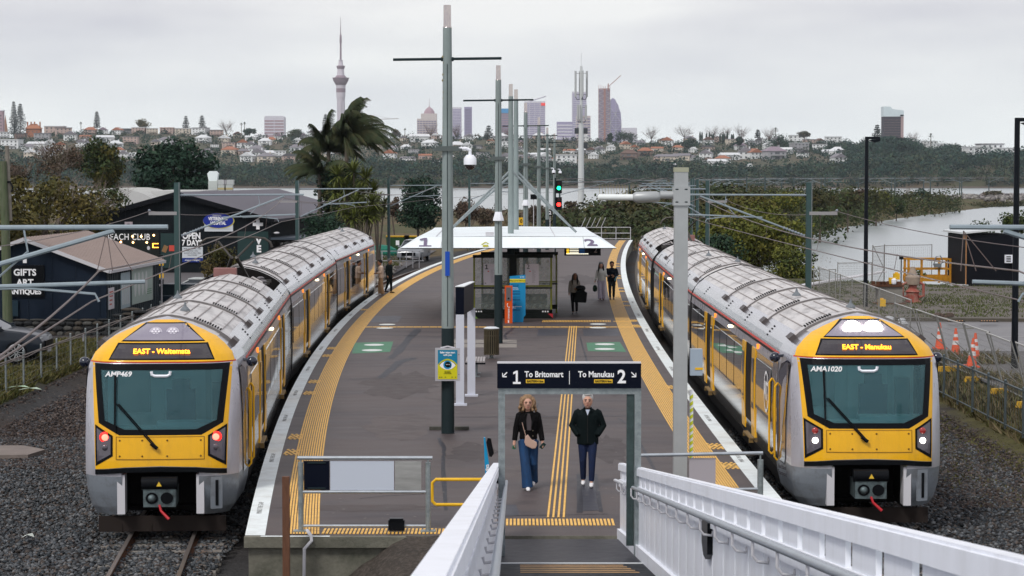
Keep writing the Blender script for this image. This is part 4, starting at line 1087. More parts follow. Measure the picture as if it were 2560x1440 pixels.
for xx in(-.175,-.13,-.05,.1,.175):MB().box(xx-.015,xx+.015,-.044,-.04,1.27,1.29).build('sponsor_mark',M('mark_olive',(.2,.18,.02),.5),ps_)
for z in(1.34,1.78):disc('frame_lock',.25,z,.01,.01,-.032,TBLK,t,8)
MB().bar((-.16,.04,1.925),(0,.04,1.96),.02,.03).bar((0,.04,1.96),(.16,.04,1.925),.02,.03).build('hanger_strap',GREYP,t)
g=gp(1118,1074)
for x0_,x1_,lb in((1073,1102,'left of'),(1137,1172,'right of')):
 a,b_=gp(x0_,1076),gp(x1_,1076)
 m=MB();m.box(a.x,b_.x,g.y-.1,g.y+.12,0,.07);tag(m.build('timber_block',M('weathered_grey_timber',(.07,.07,.06),.85,var=.4,scale=14)),'weathered timber block %s the nearest lamp post base'%lb,'timber')
RAILG=M('galvanised_rail',(.42,.46,.50),.35,.6,var=.12,scale=8)
t=thing('end_fence','galvanised end fence with navy, white and steel panels at left platform end','fence',(0,34.95,0))
for xx in(-3.4,-1.35):
 MB().tube([(xx,0,.0),(xx,0,1.13)],.045,10).tube([(xx,0,1.13),(xx,0,1.19)],.015,6).build('post',GALV,t,True)
 MB().box(xx-.12,xx+.12,-.08,.08,-.05,.03).build('foot_plate',GALV,t)
for a,b,z,r_ in((-3.45,-1.28,1.20,.032),(-3.4,-1.35,.65,.027),(-3.4,-1.35,.10,.022)):MB().tube([(a,0,z),(b,0,z)],r_,10).build('rail',RAILG,t,True)
for a,b,mt_,nm in((-3.35,-2.94,NAVY,'navy_panel'),(-2.925,-1.90,M('panel_white_blue',(.52,.57,.66),.4),'white_panel'),(-1.885,-1.46,M('steel_panel',(.42,.42,.41),.35,.6,var=.25,scale=3,stretch=(.5,1,3)),'steel_panel')):
 o=MB().box(a,b,.0,.02,.68,1.15).build(nm,mt_,t)
 if nm=='navy_panel':
  for z in(.71,1.12):MB().tube([(a+.06,-.01,z),(b-.06,-.01,z)],.012,6).build('panel_lip',DARKP,o)
o=MB().box(-1.99,-1.73,-.07,.05,.03,.2).box(-1.97,-1.75,-.09,.06,.2,.23).build('junction_box',TBLK);tag(o,'black junction box clamped on the low fence rail','junction box');o.location=(0,34.95,0)
m=MB();P=[at(768,1326,34.7),at(778,1340,34.45),at(779,1352,34.4),at(761,1372,34.36),at(760,1450,34.36)]
m.tube(P,.028,8);tag(m.build('conduit_pipe',GREYP,None,True),'pale grey conduit pipe running down the platform end wall','pipe')
m=MB();m.box(-.055,.055,-.05,.05,-1.2,1.03);o=m.build('timber_post',WOODB,loc=((711.5-1280)/160.6,34.0,0));tag(o,'brown timber post standing in front of the left platform corner','post')
m=MB();m.tube([(0,0,-1.1),(0.01,0,-.62)],[.14,.11],8)
for k in range(9):m.tube([(.08*math.cos(k),.08*math.sin(k),-.66),(.11*math.cos(k),.11*math.sin(k),-.5+rnd.uniform(0,.1))],[.03,.008],5)
o=m.build('tree_stump',M('stump_wood',(.12,.085,.06),.9,var=.4),loc=((861-1280)/165,33.0,0));tag(o,'broken tree stump below the platform end wall','stump')
m=MB()
for k in range(14):m.sph((rnd.uniform(-.2,.25),rnd.uniform(-.1,.1),rnd.uniform(0,.12)),rnd.uniform(.05,.1),6,4)
o=m.build('black_bag',M('black_plastic',(.01,.01,.012),.25),loc=((808-1280)/168,32.5,-.93));tag(o,'crumpled black plastic bag lying by the platform end wall','bag')
t=thing('yellow_hoop_rail','yellow tubular hoop rail fixed to the left end fence','hoop rail',(0,35.9,0))
P=[(-1.26,0,.30),(-1.32,0,.36),(-1.32,0,.66),(-1.26,0,.72),(-.42,0,.72),(-.36,0,.66),(-.36,0,.36),(-.42,0,.30),(-1.26,0,.30)]
MB().tube(P,.028,10,cap=False).build('hoop',YEL,t,True)
MB().tube([(-.8,0,0),(-.8,0,.3)],.025,8).build('leg',YEL,t)
t=thing('card_reader','blue leaning card reader post with black reader behind left ramp rail','card reader',(-.41,37.3,0))
m=MB();m.prism([(-.03,0),(.13,0),(-.05,1.25),(-.075,1.25)],-.05,.05,'y');m.build('panel',M('reader_blue',(.01,.28,.55),.35),t)
m=MB();m.prism([(-.03,1.17),(-.005,1.25),(.045,1.24),(.10,.98),(.06,.92),(.02,.93)],-.07,.07,'y');m.build('reader',TBLK,t)
text('tag on/off',.09,WHT,(.02,-.056,.62),(R(90),R(81),0),t,'reader_lettering',.002)
t=thing('end_fence','galvanised end fence with pale panel behind the right ramp rail','fence',(0,35.5,0))
MB().tube([(2.05,0,1.17),(4.1,0,1.21)],.03,10).build('rail',RAILG,t,True)
MB().tube([(2.05,0,.58),(4.06,0,.62)],.025,10).build('rail',RAILG,t,True)
MB().tube([(4.06,0,0),(4.06,0,1.1)],.05,10).tube([(4.06,0,1.1),(4.06,0,1.2)],.015,6).build('post',GALV,t,True)
MB().tube([(2.05,0,0),(2.05,0,1.1)],.05,10).build('post',GALV,t,True)
MB().box(2.9,3.33,.03,.06,.15,1.12).build('pale_panel',M('panel_mauve_grey',(.40,.37,.40),.5),t)
t=thing('square_lamp_column','pale grey square lamp column with arm lamp beside the right platform edge','lamp post',((1702-1280)/143.7,38.0,0))
SQ=M('square_column_grey',(.40,.42,.43),.45,.3,var=.08,scale=3)
MB().tube([(0,0,0),(0,0,5.8)],.165,4,sq=1).build('column',SQ,t,rot=(0,0,0))
MB().prism([(-.125,-.125),(.125,-.125),(.125,.125),(-.125,.125)],5.8,5.88,'z').build('column_cap',M('lichen_cap',(.36,.37,.28),.8),t)
MB().box(-.14,.15,-.15,.15,5.22,5.55).build('bracket_box',SQ,t)
for dx in(-.08,.08):
 for z in(5.28,5.5):MB().sph((dx,-.15,z),.02,6,4,0,(1.6,.5,.6)).build('bolt_hole',DARKP,t)
MB().tube([(-.14,0,5.4),(-.36,0,5.4)],.07,12).build('arm',SQ,t,True)
MB().tube([(-.36,0,5.37),(-.42,0,5.37),(-.78,0,5.36),(-.84,0,5.36)],[.06,.1,.1,.06],12).build('lamp_body',SQ,t,True)
MB().tube([(-.84,0,5.36),(-1.42,0,5.36),(-1.45,0,5.36)],[.055,.055,.02],12).build('lamp_diffuser',M('diffuser_white',(.78,.82,.82),.3),t,True)
for k in range(12):MB().bar((-.86-k*.05,0,5.41),(-.87-k*.05,0,5.58),.006,.006).build('bird_spike',M('spike_ochre',(.25,.22,.1),.6),t)
m=MB()
for k in range(16):m.prism([(.17,.1+k*.115),(.225,.14+k*.115),(.225,.20+k*.115),(.17,.16+k*.115)],-.01,.01,'y')
m.box(.165,.23,.0,.03,0,2.0,1);m.build('hazard_strip',[M('hazard_lime',(.55,.6,.03),.5),WHITE],t)
MB().box(.165,.38,-.1,.1,2.26,2.72).build('side_sign_box',M('sign_box_blue_grey',(.33,.40,.48),.4),t)
MB().box(.25,.39,-.11,.11,2.36,2.4).build('sign_band',YEL,t)
t=thing('gantry_sign','black gantry sign To Britomart 1 and To Manukau 2 over ramp','sign',(0,29.5,.56))
MB().box(-.185,-.095,-.05,.05,-.05,2.28).build('post',GALV,t)
MB().box(1.66,1.75,-.05,.05,-.05,2.28).build('post',GALV,t)
MB().box(1.555,1.655,-.03,.05,.15,2.26).build('side_channel',M('channel_dark',(.05,.075,.075),.5,.3,var=.3,scale=12),t)
MB().box(-.185,1.75,-.055,.055,2.22,2.30).build('beam',GALV,t)
for xx in(-.2,1.6):MB().box(xx,xx+.14,-.08,.08,-.06,-.04).build('foot_plate',GALV,t)
sb=MB().box(-.2,1.745,-.09,.08,2.305,2.64).build('sign_board',NAVY,t)
MB().box(-.2,1.745,-.088,.078,2.64,2.655).build('sign_top_edge',GREYP,t)
def onsign(px,py):return((px-1280)/185.6,-.1,5.73-.56-(py-440)/185.6)
x_,y_,z_=onsign(1292,944);one(.25,WHT,(x_,y_,z_),(R(90),0,0),sb,.8)
x_,y_,z_=onsign(1555,944);text('2',.25,WHT,(x_,y_,z_),(R(90),0,0),sb,'numeral',.006,xs=.95)
x_,y_,z_=onsign(1360,937);text('To Britomart',.112,WHT,(x_,y_,z_),(R(90),0,0),sb,'sign_lettering',.0025,xs=.86)
x_,y_,z_=onsign(1491,937);text('To Manukau',.112,WHT,(x_,y_,z_),(R(90),0,0),sb,'sign_lettering',.0025,xs=.86)
for px in(1338,1509):
 x_,y_,z_=onsign(px,954);pl=MB().box(x_-.125,x_+.125,-.096,-.09,z_-.025,z_+.025).build('line_badge',M('badge_yellow',(.72,.45,.03),.5),sb)
 text('EASTERN line',.038,TBLK,(x_,-.1,z_),(R(90),0,0),pl,'badge_lettering',.0006)
x_,y_,z_=onsign(1424,945);MB().box(x_-.004,x_+.004,-.1,-.09,z_-.09,z_+.09).build('divider',WHT,sb)
for px,s in((1262,-1),(1585,1)):
 x_,y_,z_=onsign(px,937);m=MB()
 m.bar((x_-s*.03,-.1,z_+.03),(x_+s*.03,-.1,z_-.03),.01,.014);m.bar((x_+s*.03,-.1,z_-.03),(x_-s*.025,-.1,z_-.03),.01,.014);m.bar((x_+s*.03,-.1,z_-.034),(x_+s*.03,-.1,z_+.02),.01,.014)
 m.build('arrow',WHT,sb)
def rz_(y):return .12*(34.2-y)
RAMPD=M('ramp_deck_dark',(.016,.018,.022),.55,var=.3,scale=5,bump=.4,bscale=60,bdist=.004)
m=MB();m.add([(-.22,34.25,0.001),(1.74,34.25,.001),(1.74,27.72,rz_(27.72)),(-.22,27.72,rz_(27.72))],[(0,1,2,3)],0)
m.add([(-.22,27.66,rz_(27.66)),(1.74,27.66,rz_(27.66)),(1.74,-3,rz_(-3)),(-.22,-3,rz_(-3))],[(0,1,2,3)],1)
m.add([(-.22,34.2,-.02),(1.74,34.2,-.02),(1.74,-3,rz_(-3)-.2),(-.22,-3,rz_(-3)-.2)],[(0,3,2,1)],1)
t=m.build('ramp',[ASPH2,RAMPD]);tag(t,kind='structure')
MB().bar((-.22,27.69,rz_(27.69)+.006),(1.74,27.69,rz_(27.69)+.006),.06,.012).build('threshold_strip',M('threshold_pale',(.55,.58,.6),.4),t)
DTB=M('dull_tactile_bar',(.36,.22,.10),.6,var=.3,scale=9)
for k in range(5):
 y=27.3-k*.36;MB().box(.1,1.4+k*.03,y-.028,y+.028,rz_(y)-.002,rz_(y)+.007).build('tactile_bar',DTB,t)
def boardwall(X0,X1,label,capx0,capx1,hx,side):
 t=thing('ramp_railing',label,'railing',(0,0,0));W=WHITE
 ya,yb=2.0,34.6
 def sl(x0,x1,z0,z1,nm,a=ya,b=yb,mat=W):
  m=MB();m.add([(x0,a,rz_(a)+z0),(x1,a,rz_(a)+z0),(x1,b,rz_(b)+z0),(x0,b,rz_(b)+z0),(x0,a,rz_(a)+z1),(x1,a,rz_(a)+z1),(x1,b,rz_(b)+z1),(x0,b,rz_(b)+z1)],[(0,3,2,1),(4,5,6,7),(0,1,5,4),(1,2,6,5),(2,3,7,6),(3,0,4,7)]);return m.build(nm,mat,t)
 sl(capx0,capx1,1.10,1.20,'cap_rail');sl(capx0+.015,capx1-.015,1.20,1.215,'cap_bevel')
 sl(X0-.02,X1+.02,.84,.95,'mid_rail')
 sl(X0-.045*(side>0)-.0,X1+.045*(side<0),-.05,.16,'skirting_board')
 xm=(X0+X1)/2;y=yb-.05;k=0
 bm_={}
 while y>ya+.9:
  wd=.94*.95
  m=MB();a,b=y-wd,y
  k_=.09;m.prism([(q,rz_(q)+h_)for q,h_ in((a,.1),(b,.1),(b,.9),(b-k_,.9),(b-k_,1.11),(a+k_,1.11),(a+k_,.9),(a,.9))],X0,X1,'x')
  if 'b' not in bm_:
   m.v=[(x,q-y,z-rz_(y))for x,q,z in m.v];bm_['b']=m.mesh('board',W)
  link('board',bm_['b'],t,(0,y,rz_(y)))
  y-=.94
 hs=-1 if side>0 else 1
 h=MB();P=[(hx,q,rz_(q)+.95)for q in np.linspace(ya,32.9 if side<0 else 28.9,12)]
 ho=h.tube(P,.026,10).build('handrail',RAILG,t,True)
 if side>0:MB().tube([(hx,q,rz_(q)+.95)for q in np.linspace(31.2,33.9,4)],.026,8).build('handrail',M('handrail_white',(.6,.62,.66),.4),t,True)
 br=MB().tube([(0,0,0),(0,0,-.10),(hs*-.03,0,-.14),(-hs*.10,0,-.15),(-hs*.11,0,-.11)],.012,6).mesh('handrail_bracket',GREYP)
 y=33.4
 while y>ya+1:
  link('handrail_bracket',br,t,(hx,y,rz_(y)+.93));y-=1.35
 return t
boardwall(1.72,1.75,'white boarded railing on the right side of the ramp, running to the corner',1.69,1.79,1.61,1)
boardwall(-.27,-.24,'white boarded railing on the left side of the ramp',-.31,-.18,-.085,-1)
for px,py,X_,z0,z1,lb in((1773,1349,1.705,.62,.95,'black lozenge lamp fixed low on the right ramp railing'),(1244,1197,-.235,.6,.9,'small black lamp box on the left ramp railing')):
 Yl=X_*5460/(px-1280)if X_>0 else 32.0
 zc=CH-(py-440)/5460*Yl;hh=.17 if X_>0 else .08
 m=MB();m.prism([(Yl-.28,zc-hh*.6),(Yl-.12,zc-hh),(Yl+.12,zc-hh),(Yl+.28,zc-hh*.5),(Yl+.28,zc+hh*.6),(Yl+.1,zc+hh),(Yl-.28,zc+hh)],X_-.03 if X_>0 else X_+.0,X_+.02 if X_>0 else X_+.06,'x')
 tag(m.build('wall_lamp',TBLK),lb,'lamp')
PEND=[]
def organic(mb,name,mat,parent,vox=.016,it=4,kind=None):
 me=mb.mesh(name,mat,False);o=link(name,me,parent)
 r=o.modifiers.new('r','REMESH');r.mode='VOXEL';r.voxel_size=vox;r.use_smooth_shade=True
 s=o.modifiers.new('s','SMOOTH');s.factor=.5;s.iterations=it
 PEND.append(o);return o
def flush():
 dg=bpy.context.evaluated_depsgraph_get()
 new=[]
 for o in PEND:
  me=bpy.data.meshes.new_from_object(o.evaluated_get(dg));new.append(me)
 for o,me in zip(PEND,new):
  mt=o.data.materials[0];o.modifiers.clear();o.data=me
  if not me.materials:me.materials.append(mt)
 PEND.clear()
def V3(*a):return Vector(a)
def person(label,loc,rz,H,skin,hair,top,legs,shoes,pose,woman=False,wide=False,jacket_len=.86,hairstyle='short',fine=False,puffy=1.0,shoe_c=None,hands=True):
 k=H/1.75
 t=thing('person',label,'person',loc,rz);t.scale=(k,k,k)
 sw=.17 if woman else .195
 hipw=.095
 J=dict(pose)
 skinm,hairm,topm,legm,shoem=skin,hair,top,legs,shoes
 vox=.012 if fine else .016
 b=MB()
 hd=J.get('head',(0,0));hx,hy=hd
 b.sph((hx,hy,1.635),.116,14,10,0,(.80,.98,1.16));b.sph((hx,hy-.04,1.57),.066,10,8,0,(.9,.9,1.1))
 b.sph((hx,hy-.113,1.62),.019,6,5,0,(.8,1.2,1.5))
 for s in(-1,1):b.sph((hx+s*.08,hy+.01,1.63),.02,6,5,0,(.5,1,1.4))
 b.tube([(0,.02,1.38),(hx*.6,hy*.5+.012,1.47),(hx,hy,1.57)],[.06,.05,.052],10)
 b.loft([((0,0,.88),.14,.095),((0,0,1.0),.13,.09),((0,0,1.2),.15,.1),((0,0,1.38),.15,.09),((0,0,1.43),.07,.06)],14)
 lg=MB();tp=MB()
 for i,s in enumerate((-1,1)):
  sh,el,wr=V3(s*sw,.01,1.40),V3(*J['el'][i]),V3(*J['wr'][i])
  b.tube([sh,el],[.04,.035],8);b.tube([el,wr],[.033,.025],8)
  hp,kn,an=V3(s*hipw,0,.88),V3(*J['kn'][i]),V3(*J['an'][i])
  b.tube([hp,kn],[.065,.048],8);b.tube([kn,an],[.045,.032],8)
  b.tube([an+V3(0,.03,-.03),an+V3(0,-.13,-.045)],[.035,.028],8)
  if hands:
   d=(wr-el).normalized();n_=V3(0,-1,0);sd_=V3(0,-.75,0)+V3(-s*.66,0,0)
   pc=wr+d*.045;b.tube([wr,pc,wr+d*.09],[.024,.034,.03],8,sq=.6)
   ax=d.cross(V3(s,0,0)).normalized()
   for q in range(4):
    o0=wr+d*.08+ax*(q-1.5)*.017;ln=(.065,.075,.07,.055)[q]
    b.tube([o0,o0+d*ln*.55+V3(-s*.006,0,0),o0+d*ln*.95+V3(-s*.028,-.004,0)],[.0095,.009,.0075],6)
   b.tube([wr+d*.025-ax*.02,wr+d*.05-ax*.045+V3(-s*.01,0,0),wr+d*.085-ax*.05+V3(-s*.02,0,0)],[.013,.011,.009],6)
  r0=.066*puffy
  tp.tube([sh+V3(-s*.05,0,.03),sh,sh.lerp(el,.5),el,el.lerp(wr,.5),wr+(wr-el).normalized()*.0],[r0*.95,r0*1.08,r0,r0*.9,r0*.82,r0*(.70 if not wide else .78)],12)
  if wide:R_=(.105,.098,.092,.098,.108)
  else:R_=(.098,.088,.070,.062,.054)
  mid1=hp.lerp(kn,.5);mid2=kn.lerp(an,.5)
  lg.tube([hp+V3(0,0,.04),hp.lerp(kn,.4),kn,mid2,an+V3(0,.01,.02 if not wide else-.035)],list(R_),14)
 lg.loft([((0,0,.80),.13,.10),((0,0,.88),.175,.118),((0,0,1.0),.15,.105)],16)
 jl=jacket_len;pw=puffy
 if woman:rings=[((0,0,jl),.175*pw,.125*pw),((0,0,1.02),.165*pw,.12*pw),((0,0,1.15),.165*pw,.12*pw),((0,-.01,1.28),.185*pw,.13*pw),((0,0,1.37),.19*pw,.115*pw),((0,.01,1.43),.14*pw,.09*pw),((0,.015,1.475),.075,.07)]
 else:rings=[((0,0,jl),.195*pw,.125*pw),((0,0,1.0),.195*pw,.125*pw),((0,0,1.15),.2*pw,.125*pw),((0,0,1.28),.215*pw,.13*pw),((0,0,1.37),.215*pw,.12*pw),((0,.01,1.44),.15*pw,.1*pw),((0,.015,1.49),.082,.078)]
 tp.loft(rings,18)
 organic(b,'body',skinm,t,vox*.85,2)
 organic(lg,'trousers',legm,t,vox,4)
 jk=organic(tp,'jacket',topm,t,vox,4)
 for i in(0,1):
  an=V3(*J['an'][i]);toe=J.get('toe',((0,-1),(0,-1)))[i]
  d=V3(toe[0],toe[1],0).normalized();tz=J.get('lift',(0,0))[i]
  m=MB();bz=an.z-.08
  for q,(f,r_,zz_)in enumerate(((-.055,.038,.038),(0,.044,.05),(.07,.047,.042),(.14,.045,.034),(.185,.032,.028))):
   m.sph((an.x+d.x*f,an.y+d.y*f,bz+zz_+(0 if tz==0 else tz*(.1-f))),r_,10,6,0,(1,1,.85))
  m2=m;organic(m2,'shoe',shoem,t,.013,2)
 h=MB()
 if hairstyle=='short':
  h.sph((hx,hy+.028,1.69),.124,14,10,0,(.88,.93,.92));h.sph((hx,hy-.045,1.758),.066,10,6,0,(1.15,.95,.5))
 elif hairstyle=='curly':
  for q in range(60):
   a=rnd.uniform(-.25,math.pi+.25);z=1.72-(q/60)**1.3*.27
   rr=.112+.035*(1.70-z)/.2
   h.sph((hx+rr*math.cos(a)*1.05,hy+.01+rr*math.sin(a)*.8,z+rnd.uniform(-.01,.01)),rnd.uniform(.028,.043),7,5)
  h.sph((hx,hy+.025,1.70),.118,12,8,0,(1,.95,.9))
  for s in(-1,1):
   for q in range(7):h.sph((hx+s*(.098+.02*math.sin(q)),hy-.035-rnd.uniform(0,.02),1.70-q*.032),.03,6,5)
 elif hairstyle=='long':
  h.sph((hx,hy+.02,1.68),.1,12,8,0,(.95,.95,.95))
  for s in(-1,1):h.tube([(hx+s*.075,hy-.03,1.70),(hx+s*.10,hy-.03,1.58),(hx+s*.115,hy-.06,1.42),(hx+s*.10,hy-.10,1.27)],[.035,.04,.042,.018],8)
  h.tube([(hx,hy+.06,1.70),(hx,hy+.09,1.5),(hx,hy+.1,1.3)],[.09,.095,.06],10)
 if hairstyle!='none':organic(h,'hair',hairm,t,.011,1)
 if fine:
  for s in(-1,1):
   m=MB();m.sph((hx+s*.035,hy-.101,1.637),.013,8,6,0,(1.2,.5,.7));m.build('eye',M('eye_dark',(.03,.02,.018),.2),t,True)
   m=MB();m.tube([(hx+s*.015,hy-.11,1.66),(hx+s*.036,hy-.109,1.667),(hx+s*.058,hy-.095,1.658)],.008,5);m.build('eyebrow',M('brow_brown',(.09,.055,.04),.9),t,True)
  m=MB();m.tube([(hx-.028,hy-.10,1.562),(hx,hy-.108,1.561),(hx+.028,hy-.10,1.562)],[.004,.007,.004],6);m.build('mouth',M('lip',(.28,.09,.08),.6),t,True)
 return t
SK1=M('skin_fair',(.56,.32,.24),.55,var=.08,scale=20);SK2=M('skin_tan',(.30,.15,.09),.55)
HB=M('hair_blonde_brown',(.24,.15,.085),.6,var=.5,scale=28);HG=M('hair_silver',(.50,.50,.50),.6,var=.2,scale=30);HK=M('hair_black',(.012,.010,.010),.5)
CLBK=M('black_wool',(.006,.0055,.006),.9,spec=.05,bump=.3,bscale=120);CLB2=M('black_shell_jacket',(.004,.008,.009),.75,spec=.1,bump=.35,bscale=9,bdist=.03)
DEN=M('blue_denim',(.012,.045,.12),.8,var=.45,scale=7,stretch=(2,2,.6));DEN2=M('dark_denim',(.008,.016,.05),.8,var=.4,scale=8)
SHW=M('white_trainer',(.72,.72,.74),.5)
W1=dict(el=[(-.235,.0,1.15),(.225,.02,1.15)],wr=[(-.265,-.05,.93),(.262,-.05,.92)],kn=[(-.07,-.14,.50),(.09,.0,.48)],an=[(-.03,-.22,.08),(.10,.24,.14)],lift=(0,.25),head=(-.015,-.01))
pw=person('curly haired woman in black jacket and wide blue jeans walking with beige bag',(.30,39.85,0),R(4),1.69,SK1,HB,CLBK,DEN,SHW,W1,True,True,.95,'curly',True)
MB().prism([(-.035,1.13),(.045,1.13),(.05,1.3),(.02,1.44),(-.03,1.44),(-.055,1.3)],-.150,-.1,'y').build('grey_top',M('grey_mesh_top',(.07,.06,.065),.8),pw)
for s in(-1,1):
 MB().prism([(s*.04,1.16),(s*.11,1.33),(s*.075,1.42),(s*.03,1.45),(s*.055,1.34)],-.158,-.135,'y').build('lapel',CLBK,pw)
 for z in(1.12,1.02):MB().sph((s*.075,-.135,z),.009,6,4).build('button',M('button_brass',(.4,.35,.25),.3,.8),pw)
MB().tube([(-.10,-.155,1.24),(-.05,-.17,1.1),(.0,-.18,1.0)],.007,5).build('placeholder_strap',SK1,pw)if False else None
t=thing('handbag','small beige crossbody handbag on the curly haired woman','handbag',(.30,39.85,0))
BG=M('beige_leather',(.48,.33,.27),.45)
m=MB();m.prism([(-.06,.98),(-.01,1.02),(.055,.93),(.15,.88),(.16,.83),(.13,.77),(.07,.76),(-.05,.82),(-.075,.88)],-.235,-.16,'y');organic(m,'pouch',BG,t,.01,3)
m=MB();m.tube([(-.115,-.175,1.24),(-.085,-.185,1.12),(-.045,-.2,.99)],.006,5);m.tube([(.07,-.2,.9),(.11,-.16,.92)],.006,5);m.build('strap',BG,t)
t=thing('mobile_phone','dark phone held in the left hand of the curly haired woman','phone',(.30+.262,39.85-.08,.80));MB().cbox((0,0,0),(.07,.012,.12),.2,0,.3,R(35)).build('case',M('phone_dark',(.02,.05,.05),.2),t)
t=thing('key_bunch','small bunch of green and metal keys in the woman\'s right hand','keys',(.30-.262,39.76,.79));m=MB()
for q in range(4):m.cbox((0,0,-.02),(.014,.006,.09),0,0,.5,R(q*40-50))
m.build('key',M('key_green',(.03,.25,.12),.4),t)
M1=dict(el=[(-.30,.03,1.15),(.30,.03,1.15)],wr=[(-.185,-.12,.98),(.185,-.12,.98)],kn=[(-.09,-.02,.49),(.085,-.10,.50)],an=[(-.085,.10,.10),(.075,-.14,.09)],head=(0,-.03),lift=(0,0))
pm=person('grey haired man in black zip jacket and dark jeans, hands in pockets',(1.40,40.2,0),R(-3),1.70,SK1,HG,CLB2,DEN2,SHW,M1,False,False,.80,'short',True,1.06,hands=False)
MB().prism([(-.04,1.47),(.04,1.47),(.0,1.36)],-.135,-.10,'y').build('shirt_collar',M('shirt_pale_blue',(.55,.62,.75),.7),pm)
for s in(-1,1):MB().prism([(s*.035,1.38),(s*.085,1.44),(s*.075,1.52),(s*.045,1.50)],-.12,-.02,'y').build('jacket_collar',CLB2,pm)
MB().bar((0,-.146,.84),(0,-.148,1.36),.008,.01).build('zip',M('zip_dark',(.03,.03,.03),.4),pm)
P3=dict(el=[(-.22,.0,1.14),(.23,-.02,1.15)],wr=[(-.23,-.04,.92),(.10,-.20,1.12)],kn=[(-.08,-.06,.49),(.09,-.02,.48)],an=[(-.06,-.08,.08),(.09,.12,.1)],head=(.02,-.01))
person('dark haired woman in cream jumper carrying a large black bag on the platform',(2.6,90.7,0),R(-5),1.68,SK2,HK,M('cream_knit',(.33,.30,.26),.9),M('black_leggings',(.01,.01,.012),.8),M('grey_trainer',(.15,.15,.16),.6),P3,True,False,.92,'long',False,.95)
t=thing('tote_bag','large black tote bag with coat carried by the woman in cream','bag',(2.86,90.45,.48))
m=MB();m.prism([(-.28,.02),(.22,0),(.26,.42),(.1,.52),(-.2,.48)],-.1,.1,'y');m.sph((-.02,0,.62),.16,8,6,0,(1.3,.8,.7));m.sph((.08,0,.60),.12,8,6);organic(m,'bag',M('black_fabric_bag',(.008,.010,.011),.7),t,.025,2)
m=MB();m.tube([(-.15,0,.5),(-.05,0,.68),(.08,0,.5)],.015,5);m.build('strap',M('black_fabric_bag',(.008,.010,.011),.7),t)
P4=dict(el=[(-.24,.02,1.14),(.20,-.05,1.14)],wr=[(-.29,-.02,.92),(.28,-.1,1.14)],kn=[(-.09,-.08,.49),(.09,0,.48)],an=[(-.07,-.16,.09),(.09,.1,.08)],head=(-.02,0))
person('woman in white sweatshirt, pale trousers and grey beanie beside the man in navy',(4.14,101.0,0),0,1.72,SK1,HK,M('white_sweat',(.62,.63,.6),.9),M('lilac_trousers',(.50,.47,.58),.9),M('brown_boot',(.14,.06,.03),.6),P4,True,True,.90,'long',False,1.05)
t=thing('beanie','grey knitted beanie on the woman in white sweatshirt','hat',(4.12,101.0,0));m=MB();m.sph((0,.02,1.68),.115,12,8,0,(.95,1,.85));m.build('knit',M('beanie_grey',(.20,.21,.22),.9),t,True)
t=thing('small_bag','small dark green bag hanging from the hand of the woman in white','bag',(3.84,100.95,0));m=MB();m.lathe([(.04,.38),(.1,.42),(.11,.55),(.08,.66),(.02,.70)],10);m.build('pouch',M('bag_dark_green',(.008,.03,.02),.6),t,True);MB().tube([(0,0,.69),(.02,0,.9)],.006,5).build('strap',WHT,t)
P5=dict(el=[(-.27,.0,1.16),(.27,.0,1.16)],wr=[(-.04,-.2,1.14),(.10,-.22,1.10)],kn=[(-.09,-.05,.49),(.09,-.01,.48)],an=[(-.08,-.04,.08),(.09,.06,.08)],head=(0,0))
person('dark haired man in navy puffer jacket holding a water bottle near tactile strip',(4.63,101.2,0),0,1.74,SK2,HK,M('navy_puffer',(.006,.010,.018),.7),M('charcoal_trousers',(.03,.036,.04),.9),M('dark_shoe',(.02,.02,.02),.6),P5,False,False,.84,'short',False,1.12)
t=thing('water_bottle','pale blue water bottle held by the man in navy puffer','bottle',(4.76,100.93,.9));MB().lathe([(.03,0),(.036,.02),(.036,.16),(.018,.2),(.016,.23)],8).build('bottle',M('bottle_blue',(.15,.35,.45),.2),t,rot=(0,.4,0))
P6=dict(el=[(-.21,.02,1.15),(.21,.0,1.15)],wr=[(-.14,-.22,1.10),(.14,-.22,1.12)],kn=[(-.09,-.05,.48),(.09,.02,.48)],an=[(-.09,-.04,.08),(.09,.08,.08)],head=(0,-.05))
person('person in cream jacket and beige trousers stepping towards the left train',(-6.33,105.3,0),R(-80),1.66,SK2,HK,M('cream_jacket',(.60,.47,.38),.8),M('beige_trousers',(.40,.26,.15),.85),SHW,P6,False,True,.86,'short',False,1.12)
P7=dict(el=[(-.24,.03,1.14),(.24,.04,1.14)],wr=[(-.25,-.03,.92),(.25,-.02,.92)],kn=[(-.09,.04,.49),(.09,-.04,.48)],an=[(-.09,.2,.12),(.09,-.05,.08)],head=(0,-.04))
person('man in black coat and grey cap standing behind the person in cream',(-6.0,106.8,0),R(60),1.66,SK2,M('cap_grey',(.08,.08,.085),.8),M('black_coat',(.006,.010,.010),.8),M('black_trousers',(.006,.010,.010),.8),M('black_boot',(.01,.01,.01),.5),P7,False,False,.78,'short',False,1.08)
flush()
